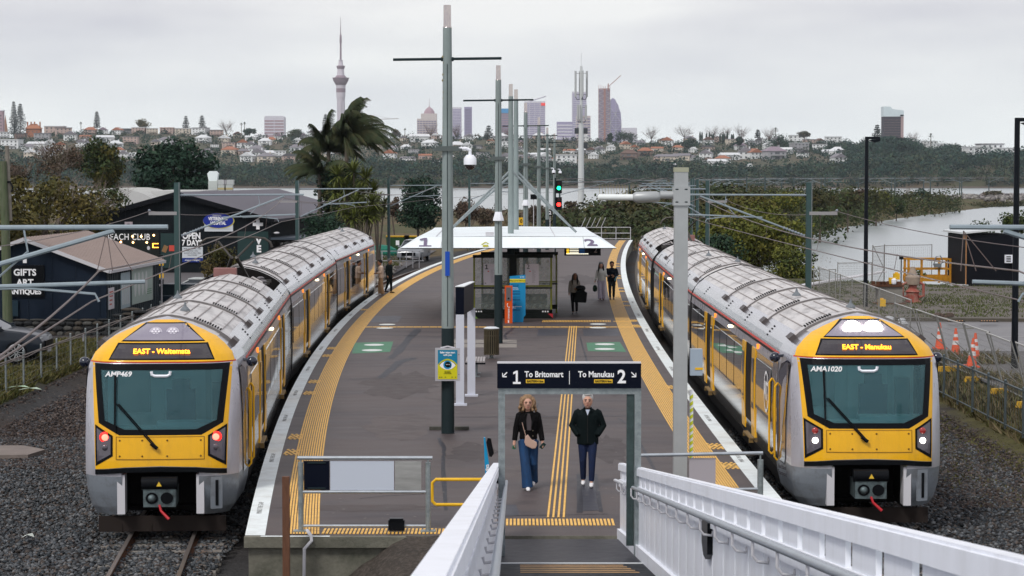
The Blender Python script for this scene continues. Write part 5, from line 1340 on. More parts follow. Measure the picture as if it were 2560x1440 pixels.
def leafmass(C_,r,n,size,pal,seed=0,up=.25,asp=.6,squash=.8,droop=0.,jit=.55):
 g=np.random.RandomState(seed);k=len(C_);N=k*n
 C_=np.asarray(C_,float);r=np.asarray(r,float)
 d=g.normal(size=(N,3));d/=np.linalg.norm(d,axis=1)[:,None]
 rr=np.repeat(r,n);P=np.repeat(C_,n,0)+d*(rr*g.uniform(.55,1.08,N))[:,None]*np.array([1,1,squash])
 nrm=d+g.normal(size=(N,3))*jit;nrm[:,2]+=up;nrm/=np.linalg.norm(nrm,axis=1)[:,None]
 a=np.cross(nrm,g.normal(size=(N,3)));a/=np.linalg.norm(a,axis=1)[:,None];b=np.cross(nrm,a)
 a[:,2]-=droop
 s=size*g.uniform(.55,1.4,N)[:,None]
 V=np.stack([P-a*s,P+b*s*asp,P+a*s,P-b*s*asp],1).reshape(-1,3)
 Ff=np.arange(N*4).reshape(-1,4)
 pal=np.array(pal);ci=pal[g.randint(0,len(pal),k)]
 Cc=np.repeat(ci,n,0)*.6+pal[g.randint(0,len(pal),N)]*.4
 Cc*=g.uniform(.7,1.35,(N,1))
 return V,Ff,np.repeat(Cc,4,0)
LEAFM=M('leaf_foliage',(1,1,1),.7,attr=True,var=.12,scale=.8,spec=.1)
BARK=M('tree_bark',(.10,.08,.065),.9,var=.3,scale=5)
BARKP=M('pale_bark',(.22,.18,.155),.9,var=.3,scale=5)
P_DARK=[(.016,.04,.026),(.024,.052,.03),(.012,.03,.022),(.034,.062,.038)]
P_OLIVE=[(.075,.07,.022),(.10,.085,.022),(.055,.055,.02),(.12,.095,.03)]
P_YG=[(.075,.09,.018),(.11,.118,.022),(.05,.068,.016),(.15,.14,.03)]
P_BROWN=[(.085,.058,.044),(.11,.078,.058),(.065,.048,.036),(.085,.072,.045)]
P_GREEN=[(.035,.055,.02),(.05,.07,.025),(.028,.045,.018)]
P_MANG=[(.045,.05,.022),(.06,.06,.026),(.075,.062,.025),(.035,.042,.02)]
def crown_clumps(rx,ry,rz,k,cr,seed,flat=-.6):
 g=np.random.RandomState(seed);out=[];rs=[]
 while len(out)<k:
  p=g.normal(size=3);p/=np.linalg.norm(p);q=p*g.uniform(.45,.92)
  if q[2]<flat:continue
  out.append(q*np.array([rx,ry,rz]));rs.append(cr*g.uniform(.65,1.25))
 return np.array(out),np.array(rs)
def tree(label,cat,X_,Y_,zc,rx,rz,pal,k=34,n=110,ls=.16,cr=None,gz=None,seed=1,bark=None,name='tree',group=None,ry=None,limbs=7,extra=None):
 gz=float(land_z([X_],[Y_])[0])if gz is None else gz
 t=thing(name,label,cat,(X_,Y_,gz),0,group);ry=ry or rx
 cz=zc-gz;cr=cr or rx*.34
 Cc,rs=crown_clumps(rx-cr*.5,ry-cr*.5,rz-cr*.4,k,cr,seed)
 Cc=Cc+np.array([0,0,cz])
 if extra is not None:
  Cc=np.vstack([Cc,extra[0]]);rs=np.concatenate([rs,extra[1]])
 V,Ff,cc=leafmass(Cc,rs,n,ls,pal,seed)
 link('crown',npmesh('crown',V,Ff,LEAFM,cc),t)
 g=random.Random(seed);m=MB();top=cz+rz*.3;tr=max(.08,rx*.05)
 m.tube([(0,0,-.2),(g.uniform(-.1,.1),0,cz*.4),(g.uniform(-.2,.2),g.uniform(-.2,.2),max(cz-rz*.3,.3)),(0,0,top)],[tr*1.3,tr,tr*.8,tr*.3],7)
 for q in range(limbs):
  c=Cc[g.randrange(len(Cc))];z0=cz-rz*g.uniform(.2,.8)
  m.tube([(0,0,max(z0,.2)),(c[0]*.45,c[1]*.45,(z0+c[2])/2+.1),tuple(c)],[tr*.5,tr*.35,tr*.1],5)
 m.build('trunk',bark or BARK,t)
 return t
def twigs(t,rx,rz,cz,k,seed,mat,r0=.03,name='branches',spread=1.0,zb=None):
 g=random.Random(seed);m=MB()
 def br(p,d,L,r,lv):
  q=p+d*L*.5+Vector((g.uniform(-.08,.08),g.uniform(-.08,.08),.04))*L;e=q+d*L*.5+Vector((0,0,.06))*L
  m.tube([p,q,e],[r,r*.75,r*.5],4 if lv else 5,cap=False)
  if lv<3:
   for _ in range(3 if lv<2 else 2):
    nd=(d+Vector((g.uniform(-.8,.8),g.uniform(-.8,.8),g.uniform(-.3,.6)))*.75*spread).normalized();br(e if g.random()<.6 else q,nd,L*g.uniform(.55,.8),r*.5,lv+1)
 for _ in range(k):
  a=g.uniform(0,6.28);d=Vector((math.cos(a)*rx,math.sin(a)*rx,rz*g.uniform(.6,2.0))).normalized()
  br(Vector((0,0,zb if zb is not None else cz-rz*.8)),d,rz*.75,r0,0)
 return m.build(name,mat,t)
t=thing('wire_fence','low galvanised wire fence along the grass left of the left train','fence',(-14.7,0,-.56))
y=54.0;ys2=[]
while y<97:ys2 .append(y);y+=2.33
pm_=MB().tube([(0,0,0),(0,0,1.02)],.032,8).sph((0,0,1.03),.035,8,5).mesh('post',GALV)
for q in ys2:link('post',pm_,t,(rnd.uniform(-.03,.03),q,0))
MB().tube([(0,a,.90+.03*math.sin(a*2))for a in np.linspace(52,97,30)],.02,6).build('top_rail',M('rail_brownish',(.23,.2,.185),.6,.2),t)
MB().tube([(0.02,a,.85+.03*math.sin(a*1.7))for a in np.linspace(52,97,30)],.018,6).build('top_rail',M('rail_brownish',(.23,.2,.185),.6),t)
m=MB()
for z in(.02,.12,.3,.5,.7):m.tube([(0.03,a,z+.02*math.sin(a*1.3+z*9))for a in np.linspace(52,97,40)],.005,4,cap=False)
for q in np.arange(52,97,.5):m.bar((.03,q,.03),(.03,q+.1,.88),.003,.003)
m.build('wire_mesh',M('fence_wire_dark',(.12,.13,.13),.5,.4),t)['kind']='stuff'
m=MB();m.cbox((0,0,0),(.02,.16,.22));o=m.build('fence_tag',GREYP,loc=(-14.66,74.5,.2));tag(o,'small grey plate tied to the wire fence','sign')
def grass(name,n,reg,pal,h=.14,yfun=None,seed=3):
 g=np.random.RandomState(seed);x0,x1,y0,y1=reg
 P=np.stack([g.uniform(x0,x1,n),g.uniform(y0,y1,n)],-1)
 msk=vnoise(P[:,0],P[:,1],1.4,seed)>.32;P=P[msk];n=len(P)
 z=land_z(P[:,0],P[:,1]);a=g.uniform(0,6.28,n);hh=h*g.uniform(.5,1.6,n);wd=(.02+.03*g.uniform(0,1,n))*(1 if h<.4 else 2)
 lean=g.normal(size=(n,2))*hh[:,None]*.6
 b0=np.stack([P[:,0]-np.cos(a)*wd,P[:,1]-np.sin(a)*wd,z-.02],-1);b1=np.stack([P[:,0]+np.cos(a)*wd,P[:,1]+np.sin(a)*wd,z-.02],-1)
 tp=np.stack([P[:,0]+lean[:,0],P[:,1]+lean[:,1],z+hh],-1)
 V=np.stack([b0,b1,tp],1).reshape(-1,3);cs=np.array(pal)[g.randint(0,len(pal),n)]*g.uniform(.7,1.3,(n,1))
 tag(link(name,npmesh(name,V,np.arange(n*3).reshape(-1,3),LEAFM,np.repeat(cs,3,0))),kind='stuff')
GP=[(.08,.08,.025),(.11,.10,.035),(.14,.12,.05),(.06,.07,.022)]
grass('grass',26000,(-17.3,-14.5,54,83),GP,.13)
grass('grass',15000,(12.7,16.5,48,74),[(.12,.10,.05),(.09,.09,.035),(.15,.12,.07)],.2,seed=5)
grass('grass',6000,(9.4,12.8,44,68),[(.09,.085,.03),(.075,.075,.03)],.05,seed=8)
grass('grass',26000,(13.5,34,94,128),[(.07,.09,.03),(.09,.10,.035)],.09,seed=9)
grass('dry_grass',22000,(-4,32,196,330),[(.19,.145,.09),(.15,.11,.07),(.11,.10,.05)],.5,seed=12)
grass('grass',5000,(-13,-8.5,160,200),[(.09,.10,.03),(.07,.08,.03)],.3,seed=13)
m=MB();m.prism([(-13.4,51.4),(-11.5,51.6),(-11.3,52.6),(-12.0,53.4),(-13.4,53.4)],-1.0,-.88,'z')
tag(m.build('concrete_slab',M('slab_grey_brown',(.20,.17,.155),.85,var=.2)),'broken concrete slab lying in the ballast left of the left train','slab')
for i,(px,py,lb,c_)in enumerate(((70,1352,'white paper scrap on the ballast at the lower left',(.6,.65,.6)),(45,975,'pale green sheet of plastic on the grass by the wire fence',(.35,.48,.34)),(75,980,'small pale plastic strip behind the wire fence',(.4,.5,.4)))):
 g=gp(px,py,-.95 if py>1000 else-.5);m=MB();s_=.12 if py>1000 else .35
 m.add([(-s_,-.05,0),(0,-.06,.06),(s_,.0,.01),(s_*.5,.1,.07),(-s_*.6,.09,.03)],[(0,1,4),(1,2,3),(1,3,4)])
 tag(m.build('litter',M('litter%d'%i,c_,.6),loc=(g.x,g.y,g.z+.06)),lb,'litter')
BS=[M('basalt_dark',(.03,.032,.034),.85,var=.4,scale=5),M('basalt_brown',(.055,.048,.04),.9,var=.4,scale=5),M('basalt_grey',(.075,.075,.07),.9,var=.4,scale=5)]
t=thing('stone_wall','low dark stone wall below the navy gift shop','wall',(0,85.6,-.6))
MB().box(-25,-15.6,.12,.3,0,.66).build('backing',BS[0],t)
stm=[]
for k in range(5):
 m=MB();g=random.Random(k);m.sph((0,0,0),.5,7,5,0,(1,.5,.8));m.v=[(x*g.uniform(.85,1.15),y*g.uniform(.9,1.1),z*g.uniform(.8,1.1))for x,y,z in m.v];stm.append(m.mesh('stone',BS[k%3]))
xx=-25.0;row=0
for row,(z,hh)in enumerate(((.12,.26),(.34,.24),(.54,.2))):
 xx=-25.0+row*.12
 while xx<-15.7:
  wd=rnd.uniform(.26,.48);o=link('stone',stm[rnd.randrange(5)],t,(xx+wd/2,.1+rnd.uniform(-.03,.03),z));o.scale=(wd*1.05,.4,hh*1.25);xx+=wd
for k in range(14):o=link('cap_stone',stm[rnd.randrange(5)],t,(-24.6+k*.66,.15,.68));o.scale=(.68,.5,.12)
t2=thing('rock_pile','pile of flat rocks at the gift shop corner behind the train','rocks',(-14.9,85,-.5))
for k in range(12):o=link('rock',stm[k%5],t2,(rnd.uniform(-.5,.7),rnd.uniform(-.2,.2),.1+k*.085));o.scale=(rnd.uniform(.5,.9),.6,.2)
SHOPN=M('shop_navy_board',(.010,.017,.03),.6,var=.12);SHOPS=M('shop_side_board',(.035,.05,.06),.6,var=.15)
ROOFT=M('tan_iron_roof',(.30,.235,.21),.6,.1,var=.06,scale=2,stretch=(4,.3,1),dirt=(.24,.19,.17),dscale=.7,damt=.5)
a_=-math.atan2(.5,10)
t=thing('gift_shop','low navy gift shop with tan iron roof and GIFTS ART ANTIQUES sign','shop',(-16.0,86.0,-.6),a_)
H0,HE,HR=.6,2.63,3.86
m=MB();m.prism([(-6.4,0),(0,0),(0,HE),(-3.2,HR-.05),(-6.4,HE)],0,.1,'y');m.build('gable_wall',SHOPN,t);MB().box(-6.3,-.1,9.9,10,0,HE).build('rear_wall',SHOPN,t)
MB().box(-.1,0,.1,9.9,0,HE).build('side_wall',SHOPS,t)
MB().box(-6.4,-6.3,.1,9.9,0,HE).build('side_wall',SHOPS,t)
for k in range(26):MB().box(0,.03,.1+k*.38,.14+k*.38,0,HE-.02).build('batten',SHOPS,t)
for k in range(7):
 xx=-6.0+k*.95;MB().box(xx,xx+.05,-.025,0,H0,HE+(3.2-abs(xx+3.2))*.38).build('batten',SHOPN,t)
MB().box(-6.4,0,-.03,0,2.2,2.26).build('batten',SHOPN,t)
for s in(0,1):
 m=MB();x0_,x1_=(-3.2,.18)if s else(-6.58,-3.2)
 z0_,z1_=(HR,HE-.03)if s else(HE-.03,HR)
 m.add([(x0_,-.25,z0_),(x1_,-.25,z1_),(x1_,10.2,z1_),(x0_,10.2,z0_),(x0_,-.25,z0_+.06),(x1_,-.25,z1_+.06),(x1_,10.2,z1_+.06),(x0_,10.2,z0_+.06)],[(0,3,2,1),(4,5,6,7),(0,1,5,4),(1,2,6,5),(2,3,7,6),(3,0,4,7)])
 rf=m.build('roof',ROOFT,t)
 rm=MB();rm.bar((x0_,0,z0_+.065),(x1_,0,z1_+.065),.022,.018);rme=rm.mesh('roof_rib',ROOFT)
 for k in range(26):link('roof_rib',rme,rf,(0,-.2+k*.4,0))
MB().bar((.2,-.25,HE-.06),(.2,10.2,HE-.06),.1,.12).build('gutter',GREYP,t)
MB().tube([(.1,9.9,HE-.05),(.1,9.9,0)],.04,8).build('downpipe',GREYP,t)
MB().bar((-3.2,-.27,HR-.02),(.18,-.27,HE-.05),.04,.14).build('barge_board',GREYP,t);MB().bar((-6.58,-.27,HE-.05),(-3.2,-.27,HR-.02),.04,.14).build('barge_board',GREYP,t)
sb=MB().box(-4.0,-2.45,-.07,-.03,1.55,2.82).build('sign_board',TBLK,t)
for tx,z,s_ in(('GIFTS',2.52,.36),('ART',2.12,.36),('ANTIQUES',1.76,.27)):text(tx,s_,WHT,(-3.22,-.08,z),(R(90),0,0),sb,'shop_lettering',.012)
MB().box(-3.9,-3.5,-.12,-.03,.8,1.42).build('meter_box',M('meter_box_navy',(.012,.03,.045),.3),t)
MB().box(-3.3,-3.15,-.05,-.03,2.9,3.1).build('white_mark',WHT,t)
for y0_,y1_,z0_,z1_,c_,tx in((.15,1.1,1.05,1.9,(.62,.6,.64),'red'),(2.3,3.95,.95,2.4,(.35,.45,.5),'b'),(4.3,8.3,1.0,2.5,(.38,.47,.44),'c')):
 p_=MB().box(.035,.06,y0_,y1_,z0_,z1_).build('wall_poster',M('poster_'+tx,c_,.5,var=.1),t)
 if tx=='red':
  for q in range(4):MB().box(.06,.066,y0_+.15,y1_-.15-q*.1,z1_-.2-q*.16,z1_-.14-q*.16).build('red_print',M('print_red',(.5,.12,.1),.5),p_)
 elif tx=='c':
  for q in range(4):
   mm=MB();mm.sph((.06,y0_+.6+q*.7,1.8),.3,10,8,0,(.05,.8,1.7));mm.build('oval_print',M('print_pale',(.6,.64,.64),.5),p_)
  for q in range(3):MB().box(.06,.066,y1_-1.2,y1_-.3,1.3+q*.09,1.33+q*.09).build('green_print',M('print_green',(.1,.25,.12),.5),p_)
 else:
  for q in range(4):MB().box(.06,.066,y0_+.2+q*.36,y0_+.4+q*.36,1.1,2.0).build('white_print',M('print_pale',(.6,.64,.64),.5),p_)
t=thing('power_pole','mossy timber power pole in front of the gift shop','power pole',(-19.5,84.3,-.6))
MOSS=M('mossy_timber',(.085,.11,.06),.9,var=.35,scale=3,stretch=(6,6,.7),dirt=(.16,.15,.12),dscale=2,damt=.6)
MB().tube([(0,0,0),(-.05,0,4),(-.12,0,6.9)],[.2,.17,.14],10).build('pole',MOSS,t,True)
MB().tube([(.12,.1,4.6),(.02,.1,7.5)],[.08,.08],8).build('extension',M('weathered_pale_timber',(.20,.185,.16),.9,var=.3),t,True)
MB().tube([(-.25,0,6.1),(.15,0,6.1),(.25,0,5.9),(.2,0,5.7)],.04,6).build('cable_loop',TBLK,t)
for zz_,dx in((6.2,-.1),(6.05,-.15),(7.3,-.1)):
 o=MB().tube([(-19.5+dx,84.3,zz_-.6),(-24,83,zz_-.9),(-32,80,zz_-.5)],.025,5,cap=False).build('service_cable',DKRUB);tag(o,'%s black service cable leaving the mossy pole to the left'%{6.2:'middle',6.05:'lowest',7.3:'topmost'}[zz_],'cable')
VD=M('vet_dark_cladding',(.008,.011,.014),.7,var=.15);VR=M('vet_grey_roof',(.105,.098,.12),.6,.2,var=.08,scale=1,stretch=(.4,3,1))
t=thing('vet_building','dark gabled veterinary hospital and beach club building behind the train','building',(-21.7,142,-.7),-math.atan2(2.9,34))
HE,HR,W2=3.55,5.25,6.1
m=MB();m.prism([(-W2,0),(W2,0),(W2,HE),(0,HR-.08),(-W2,HE)],0,.15,'y');m.build('gable_wall',VD,t)
MB().box(W2-.15,W2,.15,34,0,HE).build('side_wall',VD,t);MB().box(-W2,-W2+.15,.15,34,0,HE).build('side_wall',VD,t)
for k in range(40):
 xx=-W2+.15+k*.305;MB().box(xx,xx+.03,-.02,0,2.6,HE+(W2-abs(xx))*.27-.05).build('cladding_batten',VD,t)
for s in(-1,1):
 m=MB();q=s*(W2+.3);ze=HE-.06
 m.add([(0,-.4,HR),(q,-.4,ze),(q,34.4,ze),(0,34.4,HR),(0,-.4,HR+.14),(q,-.4,ze+.14),(q,34.4,ze+.14),(0,34.4,HR+.14)],[(0,3,2,1),(4,5,6,7),(0,1,5,4),(1,2,6,5),(2,3,7,6),(3,0,4,7)])
 m.build('roof',VR,t)
 MB().bar((0,-.42,HR+.02),(q,-.42,ze+.02),.05,.3).build('barge_board',TBLK,t)
MB().box(W2-.1,W2+2.2,0,12,2.3,2.45).box(W2+2.1,W2+2.2,0,.1,0,2.3).build('side_awning',M('awning_blue_grey',(.05,.065,.085),.5),t)
def onv(px,py):return((px-1280)/38.45+21.7,-.06,CH+.7-(py-440)/38.45)
SG=M('shop_glass_dark',(.012,.016,.015),.08,coat=.5)
x0_,_,z0_=onv(252,582);x1_,_,z1_=onv(397,665)
gw=MB().box(x0_,x1_,-.03,0,z1_,z0_).build('shop_window',SG,t)
LAMPW=M('warm_bulb',(1,.55,.22),.4,emit=5)
for px,py in((262,600),(300,602),(331,603),(366,603),(384,585),(352,588),(330,588)):
 x_,y_,z_=onv(px,py+3);MB().sph((x_,-.08,z_),.07,8,6).build('warm_lamp',LAMPW,gw)
x_,y_,z_=onv(388,608);MB().box(x_-.2,x_+.2,-.08,-.05,z_-.05,z_).box(x_-.2,x_-.14,-.08,-.05,z_-.25,z_).box(x_-.2,x_+.2,-.08,-.05,z_-.3,z_-.25).build('neon_bracket',M('neon_orange',(1,.42,.05),.4,emit=3),gw)
x_,y_,z_=onv(318,593);text('BEACH CLUB',.58,WHT,(x_,-.09,z_),(R(90),0,0),gw,'club_lettering',.003,xs=.83,space=1.05)
x_,y_,z_=onv(370,620);disc('round_emblem',x_,z_,.1,.13,-.05,GREYP,gw)
x_,y_,z_=onv(320,563);em=MB().box(x_-.26,x_+.26,-.08,-.02,z_-.22,z_+.22).build('club_plaque',M('plaque_mauve',(.36,.31,.34),.6),t)
for k in(-1,0,1):MB().box(x_-.09,x_+.05+.03*k,-.09,-.08,z_+k*.08-.02,z_+k*.08+.02).build('plaque_mark',TBLK,em)
x0_,_,z0_=onv(401,583);x1_,_,z1_=onv(446,670);g2=MB().box(x0_,x1_,-.03,0,z1_,z0_).build('shop_window',M('shop_glass_teal',(.02,.045,.045),.1,coat=.5),t)
x_,y_,z_=onv(432,620);MB().box(x_-.25,x_+.3,-.06,-.03,z_-.2,z_+.18).build('red_notice',M('notice_red',(.55,.07,.05),.5),g2)
x_,y_,z_=onv(412,622);MB().cbox((x_,-.05,z_),(.3,.03,.45),0,0,0,.4).build('tan_picture',M('picture_tan',(.25,.14,.06),.6),g2)
x_,y_,z_=onv(480,590);text('OPEN',.56,WHT,(x_,-.07,z_),(R(90),0,0),t,'vet_lettering',.022,xs=.82)
x_,y_,z_=onv(481,607);text('7 DAYS',.5,WHT,(x_,-.07,z_),(R(90),0,0),t,'vet_lettering',.02,xs=.82)
x_,y_,z_=onv(482,636);hb=MB().box(x_-.68,x_+.68,-.07,-.02,z_-.5,z_+.5).build('hours_board',M('board_pale',(.58,.62,.66),.5),t)
MB().box(x_-.68,x_+.68,-.08,-.07,z_-.5,z_-.22).build('blue_band',M('band_blue',(.01,.03,.2),.5),hb);text('www.vethospital',.15,WHT,(x_,-.09,z_-.36),(R(90),0,0),hb,'board_lettering',.002)
for q,tx in enumerate(('Monday - Thursday: 8.00am - 6.30pm','Friday: 8.00am - 6.00pm','Saturday & Sunday: 9.00am - 5.00pm','Phone: 09 529 2081')):text(tx,.085,NAVY,(x_,-.08,z_+.38-q*.14),(R(90),0,0),hb,'hours_lettering',.001,xs=.9)
x_,y_,z_=onv(549,562);vb=MB().box(x_-.94,x_+.94,-.07,-.02,z_-.42,z_+.2).build('vet_board',M('board_pale',(.58,.62,.66),.5),t)
text('Where pets are precious',.14,GREYP,(x_,-.08,z_-.24),(R(90),0,0),vb,'board_lettering',.001,shear=.3)
x_,y_,z_=onv(548,551);disc('oval_rim',x_+.03,z_-.02,1.04,.51,-.08,M('rim_yellow',(.5,.45,.1),.5),vb,32);ov=disc('oval_sign',x_,z_,1.0,.48,-.09,M('oval_blue',(.012,.03,.27),.4),vb,32)
text('VETERINARY\nHOSPITAL',.29,WHT,(x_,-.10,z_-.03),(R(90),0,0),vb,'oval_lettering',.012,xs=.78);text('Remuera',.2,GREYP,(x_-.1,-.10,z_+.33),(R(90),0,0),vb,'oval_lettering',.001,shear=.4,xs=.8)
x_,y_,z_=onv(648,560);MB().box(x_-.33,x_+.33,-.07,-.02,z_-.11,z_+.11).box(x_-.11,x_+.11,-.071,-.021,z_-.33,z_+.33).build('white_cross',WHT,t)
x0_,_,z0_=onv(596,578);x1_,_,z1_=onv(674,650);MB().box(x0_,x1_,-.03,0,z1_,z0_).build('shop_window',M('shop_glass_teal',(.02,.045,.045),.1),t)
x_,y_,z_=onv(650,602);text('V',.6,WHT,(x_,-.07,z_),(R(90),0,0),t,'vet_lettering',.03);x_,y_,z_=onv(650,622);text('E',.6,WHT,(x_,-.07,z_),(R(90),0,0),t,'vet_lettering',.03)
text('VET  OPEN',.62,WHT,(W2+.03,4.5,1.75),(R(90),0,R(90)),t,'side_lettering',.025)
m=MB();m.sph((6.5,-.1,2.75),.13,8,6,0,(1.5,1,.6));m.build('wall_light',GREYP,t)
VENT=M('vent_pale',(.5,.54,.52),.4,.3)
for px,w_,z1_,nm in((534,.34,5.85,'white flared roof vent on the vet building, left one'),(556,.3,5.55,'square louvred roof vent with tan band on the vet building, middle one'),(573,.3,5.55,'square louvred roof vent with tan band on the vet building, right one')):
 v=thing('roof_vent',nm,'roof vent',((px-1280)/33.1,165,4.0))
 zt=z1_-4.0
 MB().box(-w_,w_,-w_,w_,0,zt-.5).build('duct',VENT,v)
 if px==534:MB().prism([(-w_*.9,zt-.5),(w_*.9,zt-.5),(w_*1.2,zt+.05),(w_*.7,zt+.25),(-w_*.7,zt+.25),(-w_*1.2,zt+.05)],-w_,w_,'y').build('cowl',M('cowl_white',(.72,.8,.8),.4),v)
 else:
  MB().box(-w_*1.25,w_*1.25,-w_,w_,zt-.48,zt-.1).build('louvre_head',VENT,v)
  for k in range(7):MB().box(-w_*1.25+k*.11,-w_*1.25+k*.11+.03,-w_-.02,-w_,zt-.46,zt-.12).build('louvre',GREYP,v)
  MB().box(-w_*1.03,w_*1.03,-w_*1.04,0,zt-.85,zt-.7).build('tan_band',M('band_tan',(.45,.38,.2),.6),v)
t=thing('vaulted_shed','white vaulted roof shed left behind the dark vet building','shed',(-27.6,152,.35))
m=MB();pts=[(3.1*math.cos(a),3.0+1.5*math.sin(a))for a in np.linspace(0,math.pi,16)];m.prism([(3.1,0)]+pts+[(-3.1,0)],0,12,'y');m.build('vault',M('shed_white',(.52,.53,.52),.6,var=.05),t)
for k in range(10):
 P=[(3.13*math.cos(a),.5+k*1.2,3.02+1.5*math.sin(a))for a in np.linspace(0,math.pi,14)];MB().tube(P,.03,4).build('vault_rib',M('shed_white',(.52,.53,.52),.6),t)
MB().box(2.0,5.6,3,12,0,4.35).build('annex',M('shed_white',(.52,.53,.52),.6),t)
def car(label,loc,rz,colr,kind='hatch',wheel=.34):
 t=thing('parked_car',label,'car',loc,rz)
 pm=M('car_paint_%s'%'_'.join('%02d'%int(c*99)for c in colr),colr,.3,.1,coat=.35);gl=M('car_glass',(.015,.025,.03),.05,spec=.8)
 if kind=='suv':L,Wd,side,roofz=4.7,.93,[(-2.3,.35),(-2.34,.75),(-2.28,1.08),(-1.9,1.14),(.95,1.14),(1.6,1.07),(2.2,.93),(2.33,.7),(2.3,.35)],1.66
 elif kind=='ute':L,Wd,side,roofz=5.2,.93,[(-2.55,.5),(-2.6,.8),(-2.58,1.15),(-.7,1.15),(1.0,1.15),(1.7,1.1),(2.45,.98),(2.55,.7),(2.5,.45)],1.8
 else:L,Wd,side,roofz=4.3,.88,[(-2.1,.3),(-2.15,.7),(-2.05,.98),(-1.7,1.02),(.8,1.0),(1.5,.92),(2.0,.78),(2.12,.6),(2.1,.3)],1.47
 bm=bmesh.new();n=len(side)
 va=[bm.verts.new((x,-Wd,z))for x,z in side];vb=[bm.verts.new((x,Wd,z))for x,z in side]
 bm.faces.new(va);bm.faces.new(vb[::-1])
 for i in range(n):bm.faces.new((va[i],vb[i],vb[(i+1)%n],va[(i+1)%n]))
 bmesh.ops.recalc_face_normals(bm,faces=bm.faces)
 bmesh.ops.bevel(bm,geom=bm.edges[:],offset=.07,segments=3,affect='EDGES',profile=.5)
 me=bpy.data.meshes.new('body');bm.to_mesh(me);bm.free();me.materials.append(pm);me.polygons.foreach_set('use_smooth',[True]*len(me.polygons));link('body',me,t)
 bz=side[3][1]-.03
 c0,c1,c2,c3={'suv':(-2.15,-1.75,.15,1.05),'ute':(-.75,-.55,.35,1.05),'hatch':(-2.0,-1.45,.1,.95)}[kind]
 m=MB();w0,w1=Wd-.05,Wd-.2
 m.add([(c0,-w0,bz),(c3,-w0,bz),(c3,w0,bz),(c0,w0,bz),(c1,-w1,roofz-.05),(c2,-w1,roofz-.05),(c2,w1,roofz-.05),(c1,w1,roofz-.05)],[(0,1,5,4),(1,2,6,5),(2,3,7,6),(3,0,4,7),(4,5,6,7)])
 m.build('windows',gl,t)
 bm=bmesh.new();bmesh.ops.create_cube(bm,size=1)
 for v in bm.verts:v.co=((c1+c2)/2+v.co.x*(c2-c1+.12),v.co.y*2*(w1+.02),roofz-.02+v.co.z*.07)
 bmesh.ops.bevel(bm,geom=bm.edges[:],offset=.03,segments=2,affect='EDGES');me=bpy.data.meshes.new('roof');bm.to_mesh(me);bm.free();me.materials.append(pm);link('roof',me,t)
 m=MB()
 for s in(-1,1):
  for(xa,za,xb,zb)in((c0,bz,c1,roofz-.05),(c3,bz,c2,roofz-.05),((c0+c3)/2,bz,(c1+c2)/2,roofz-.05)):
   m.bar((xa,s*w0,za),(xb,s*w1,zb),.05,.05)
 m.build('pillars',pm,t)
 for xw in(-L*.3,L*.31):
  for s in(-1,1):
   wv=MB().tube([(0,s*(Wd-.2),0),(0,s*(Wd+.015),0)],wheel,20).build('wheel',TBLK,t,True,loc=(xw,0,wheel))
   rm=MB()
   for q in range(10):
    a=q*math.pi/5;rm.bar((.03*math.cos(a),s*(Wd+.02),.03*math.sin(a)),(wheel*.74*math.cos(a),s*(Wd+.02),wheel*.74*math.sin(a)),.035,.02)
   rm.tube([(wheel*.74*math.cos(a),s*(Wd+.02),wheel*.74*math.sin(a))for a in np.linspace(0,2*math.pi,21)],.018,5,cap=False)
   rm.build('rim',M('rim_silver',(.5,.52,.54),.3,.8),wv)
 for s in(-1,1):
  MB().cbox((side[6][0]-.02,s*(Wd-.25),side[6][1]-.13),(.16,.36,.14),0).build('headlight',M('car_lamp',(.6,.65,.68),.15,.2),t)
  MB().cbox((side[2][0]-.02,s*(Wd-.12),.95),(.1,.2,.32)).build('tail_light',M('car_tail_red',(.5,.015,.02),.25),t)
  MB().cbox((c3-.15,s*(Wd+.08),bz+.08),(.15,.18,.12)).build('mirror',pm,t)
 MB().cbox((side[7][0]+.0,0,.62),(.06,1.1,.26)).build('grille',TBLK,t)
 MB().cbox((side[7][0]+.03,0,.42),(.04,.5,.12)).build('number_plate',GREYP,t)
 return t
car('dark grey SUV with silver wheels parked facing right by the wire fence',(-17.95,73.4,-.52),0,(.012,.018,.028),'suv',.38)
car('white hatchback parked behind the gift shop, roof and windscreen showing',(-15.0,103,-.55),R(175),(.62,.66,.66))
car('dark blue hatchback with silver roof bar parked just behind the gift shop',(-15.3,97.5,-.55),R(170),(.02,.035,.05))
car('silver grey car parked under the dark round tree behind the canopy corner',((1035-1280)/31.5,173,-1.0),R(-98),(.28,.3,.33),'suv',.36)
for i,(px,c_)in enumerate(((995,(.02,.06,.02)),(1040,(.02,.07,.025)))):
 t=thing('wheeled_bin','dark green rubbish skip with yellow lid %s in the far car park'%('beside the lamp mast' if i==0 else 'behind the silver car'),'skip',((px-1280)/29,188,-1.0))
 MB().prism([(-.9,0),(.9,0),(.98,1.5),(-.98,1.5)],-.5,.5,'y').build('tub',M('skip_green',c_,.5),t);MB().cbox((0,0,1.55),(1.98,1.1,.12)).build('lid',M('skip_lid_yellow',(.5,.3,.02),.5),t)
 MB().box(-.15,.15,-.53,-.5,.8,1.2).build('label_plate',WHT,t)
m=MB();m.sph((0,0,.2),.9,10,6,0,(1.5,.7,.8));o=m.build('tarpaulin',M('tarp_teal',(.01,.16,.11),.5),loc=((955-1280)/30,182,-.9));tag(o,'teal tarpaulin heap beside the far tram of the left train','tarpaulin');o['label']='teal tarpaulin heap on the grass just past the left train'
t=thing('barrier_fence','low grey rail fence in front of the far silver car','fence',(0,160,-1.0))
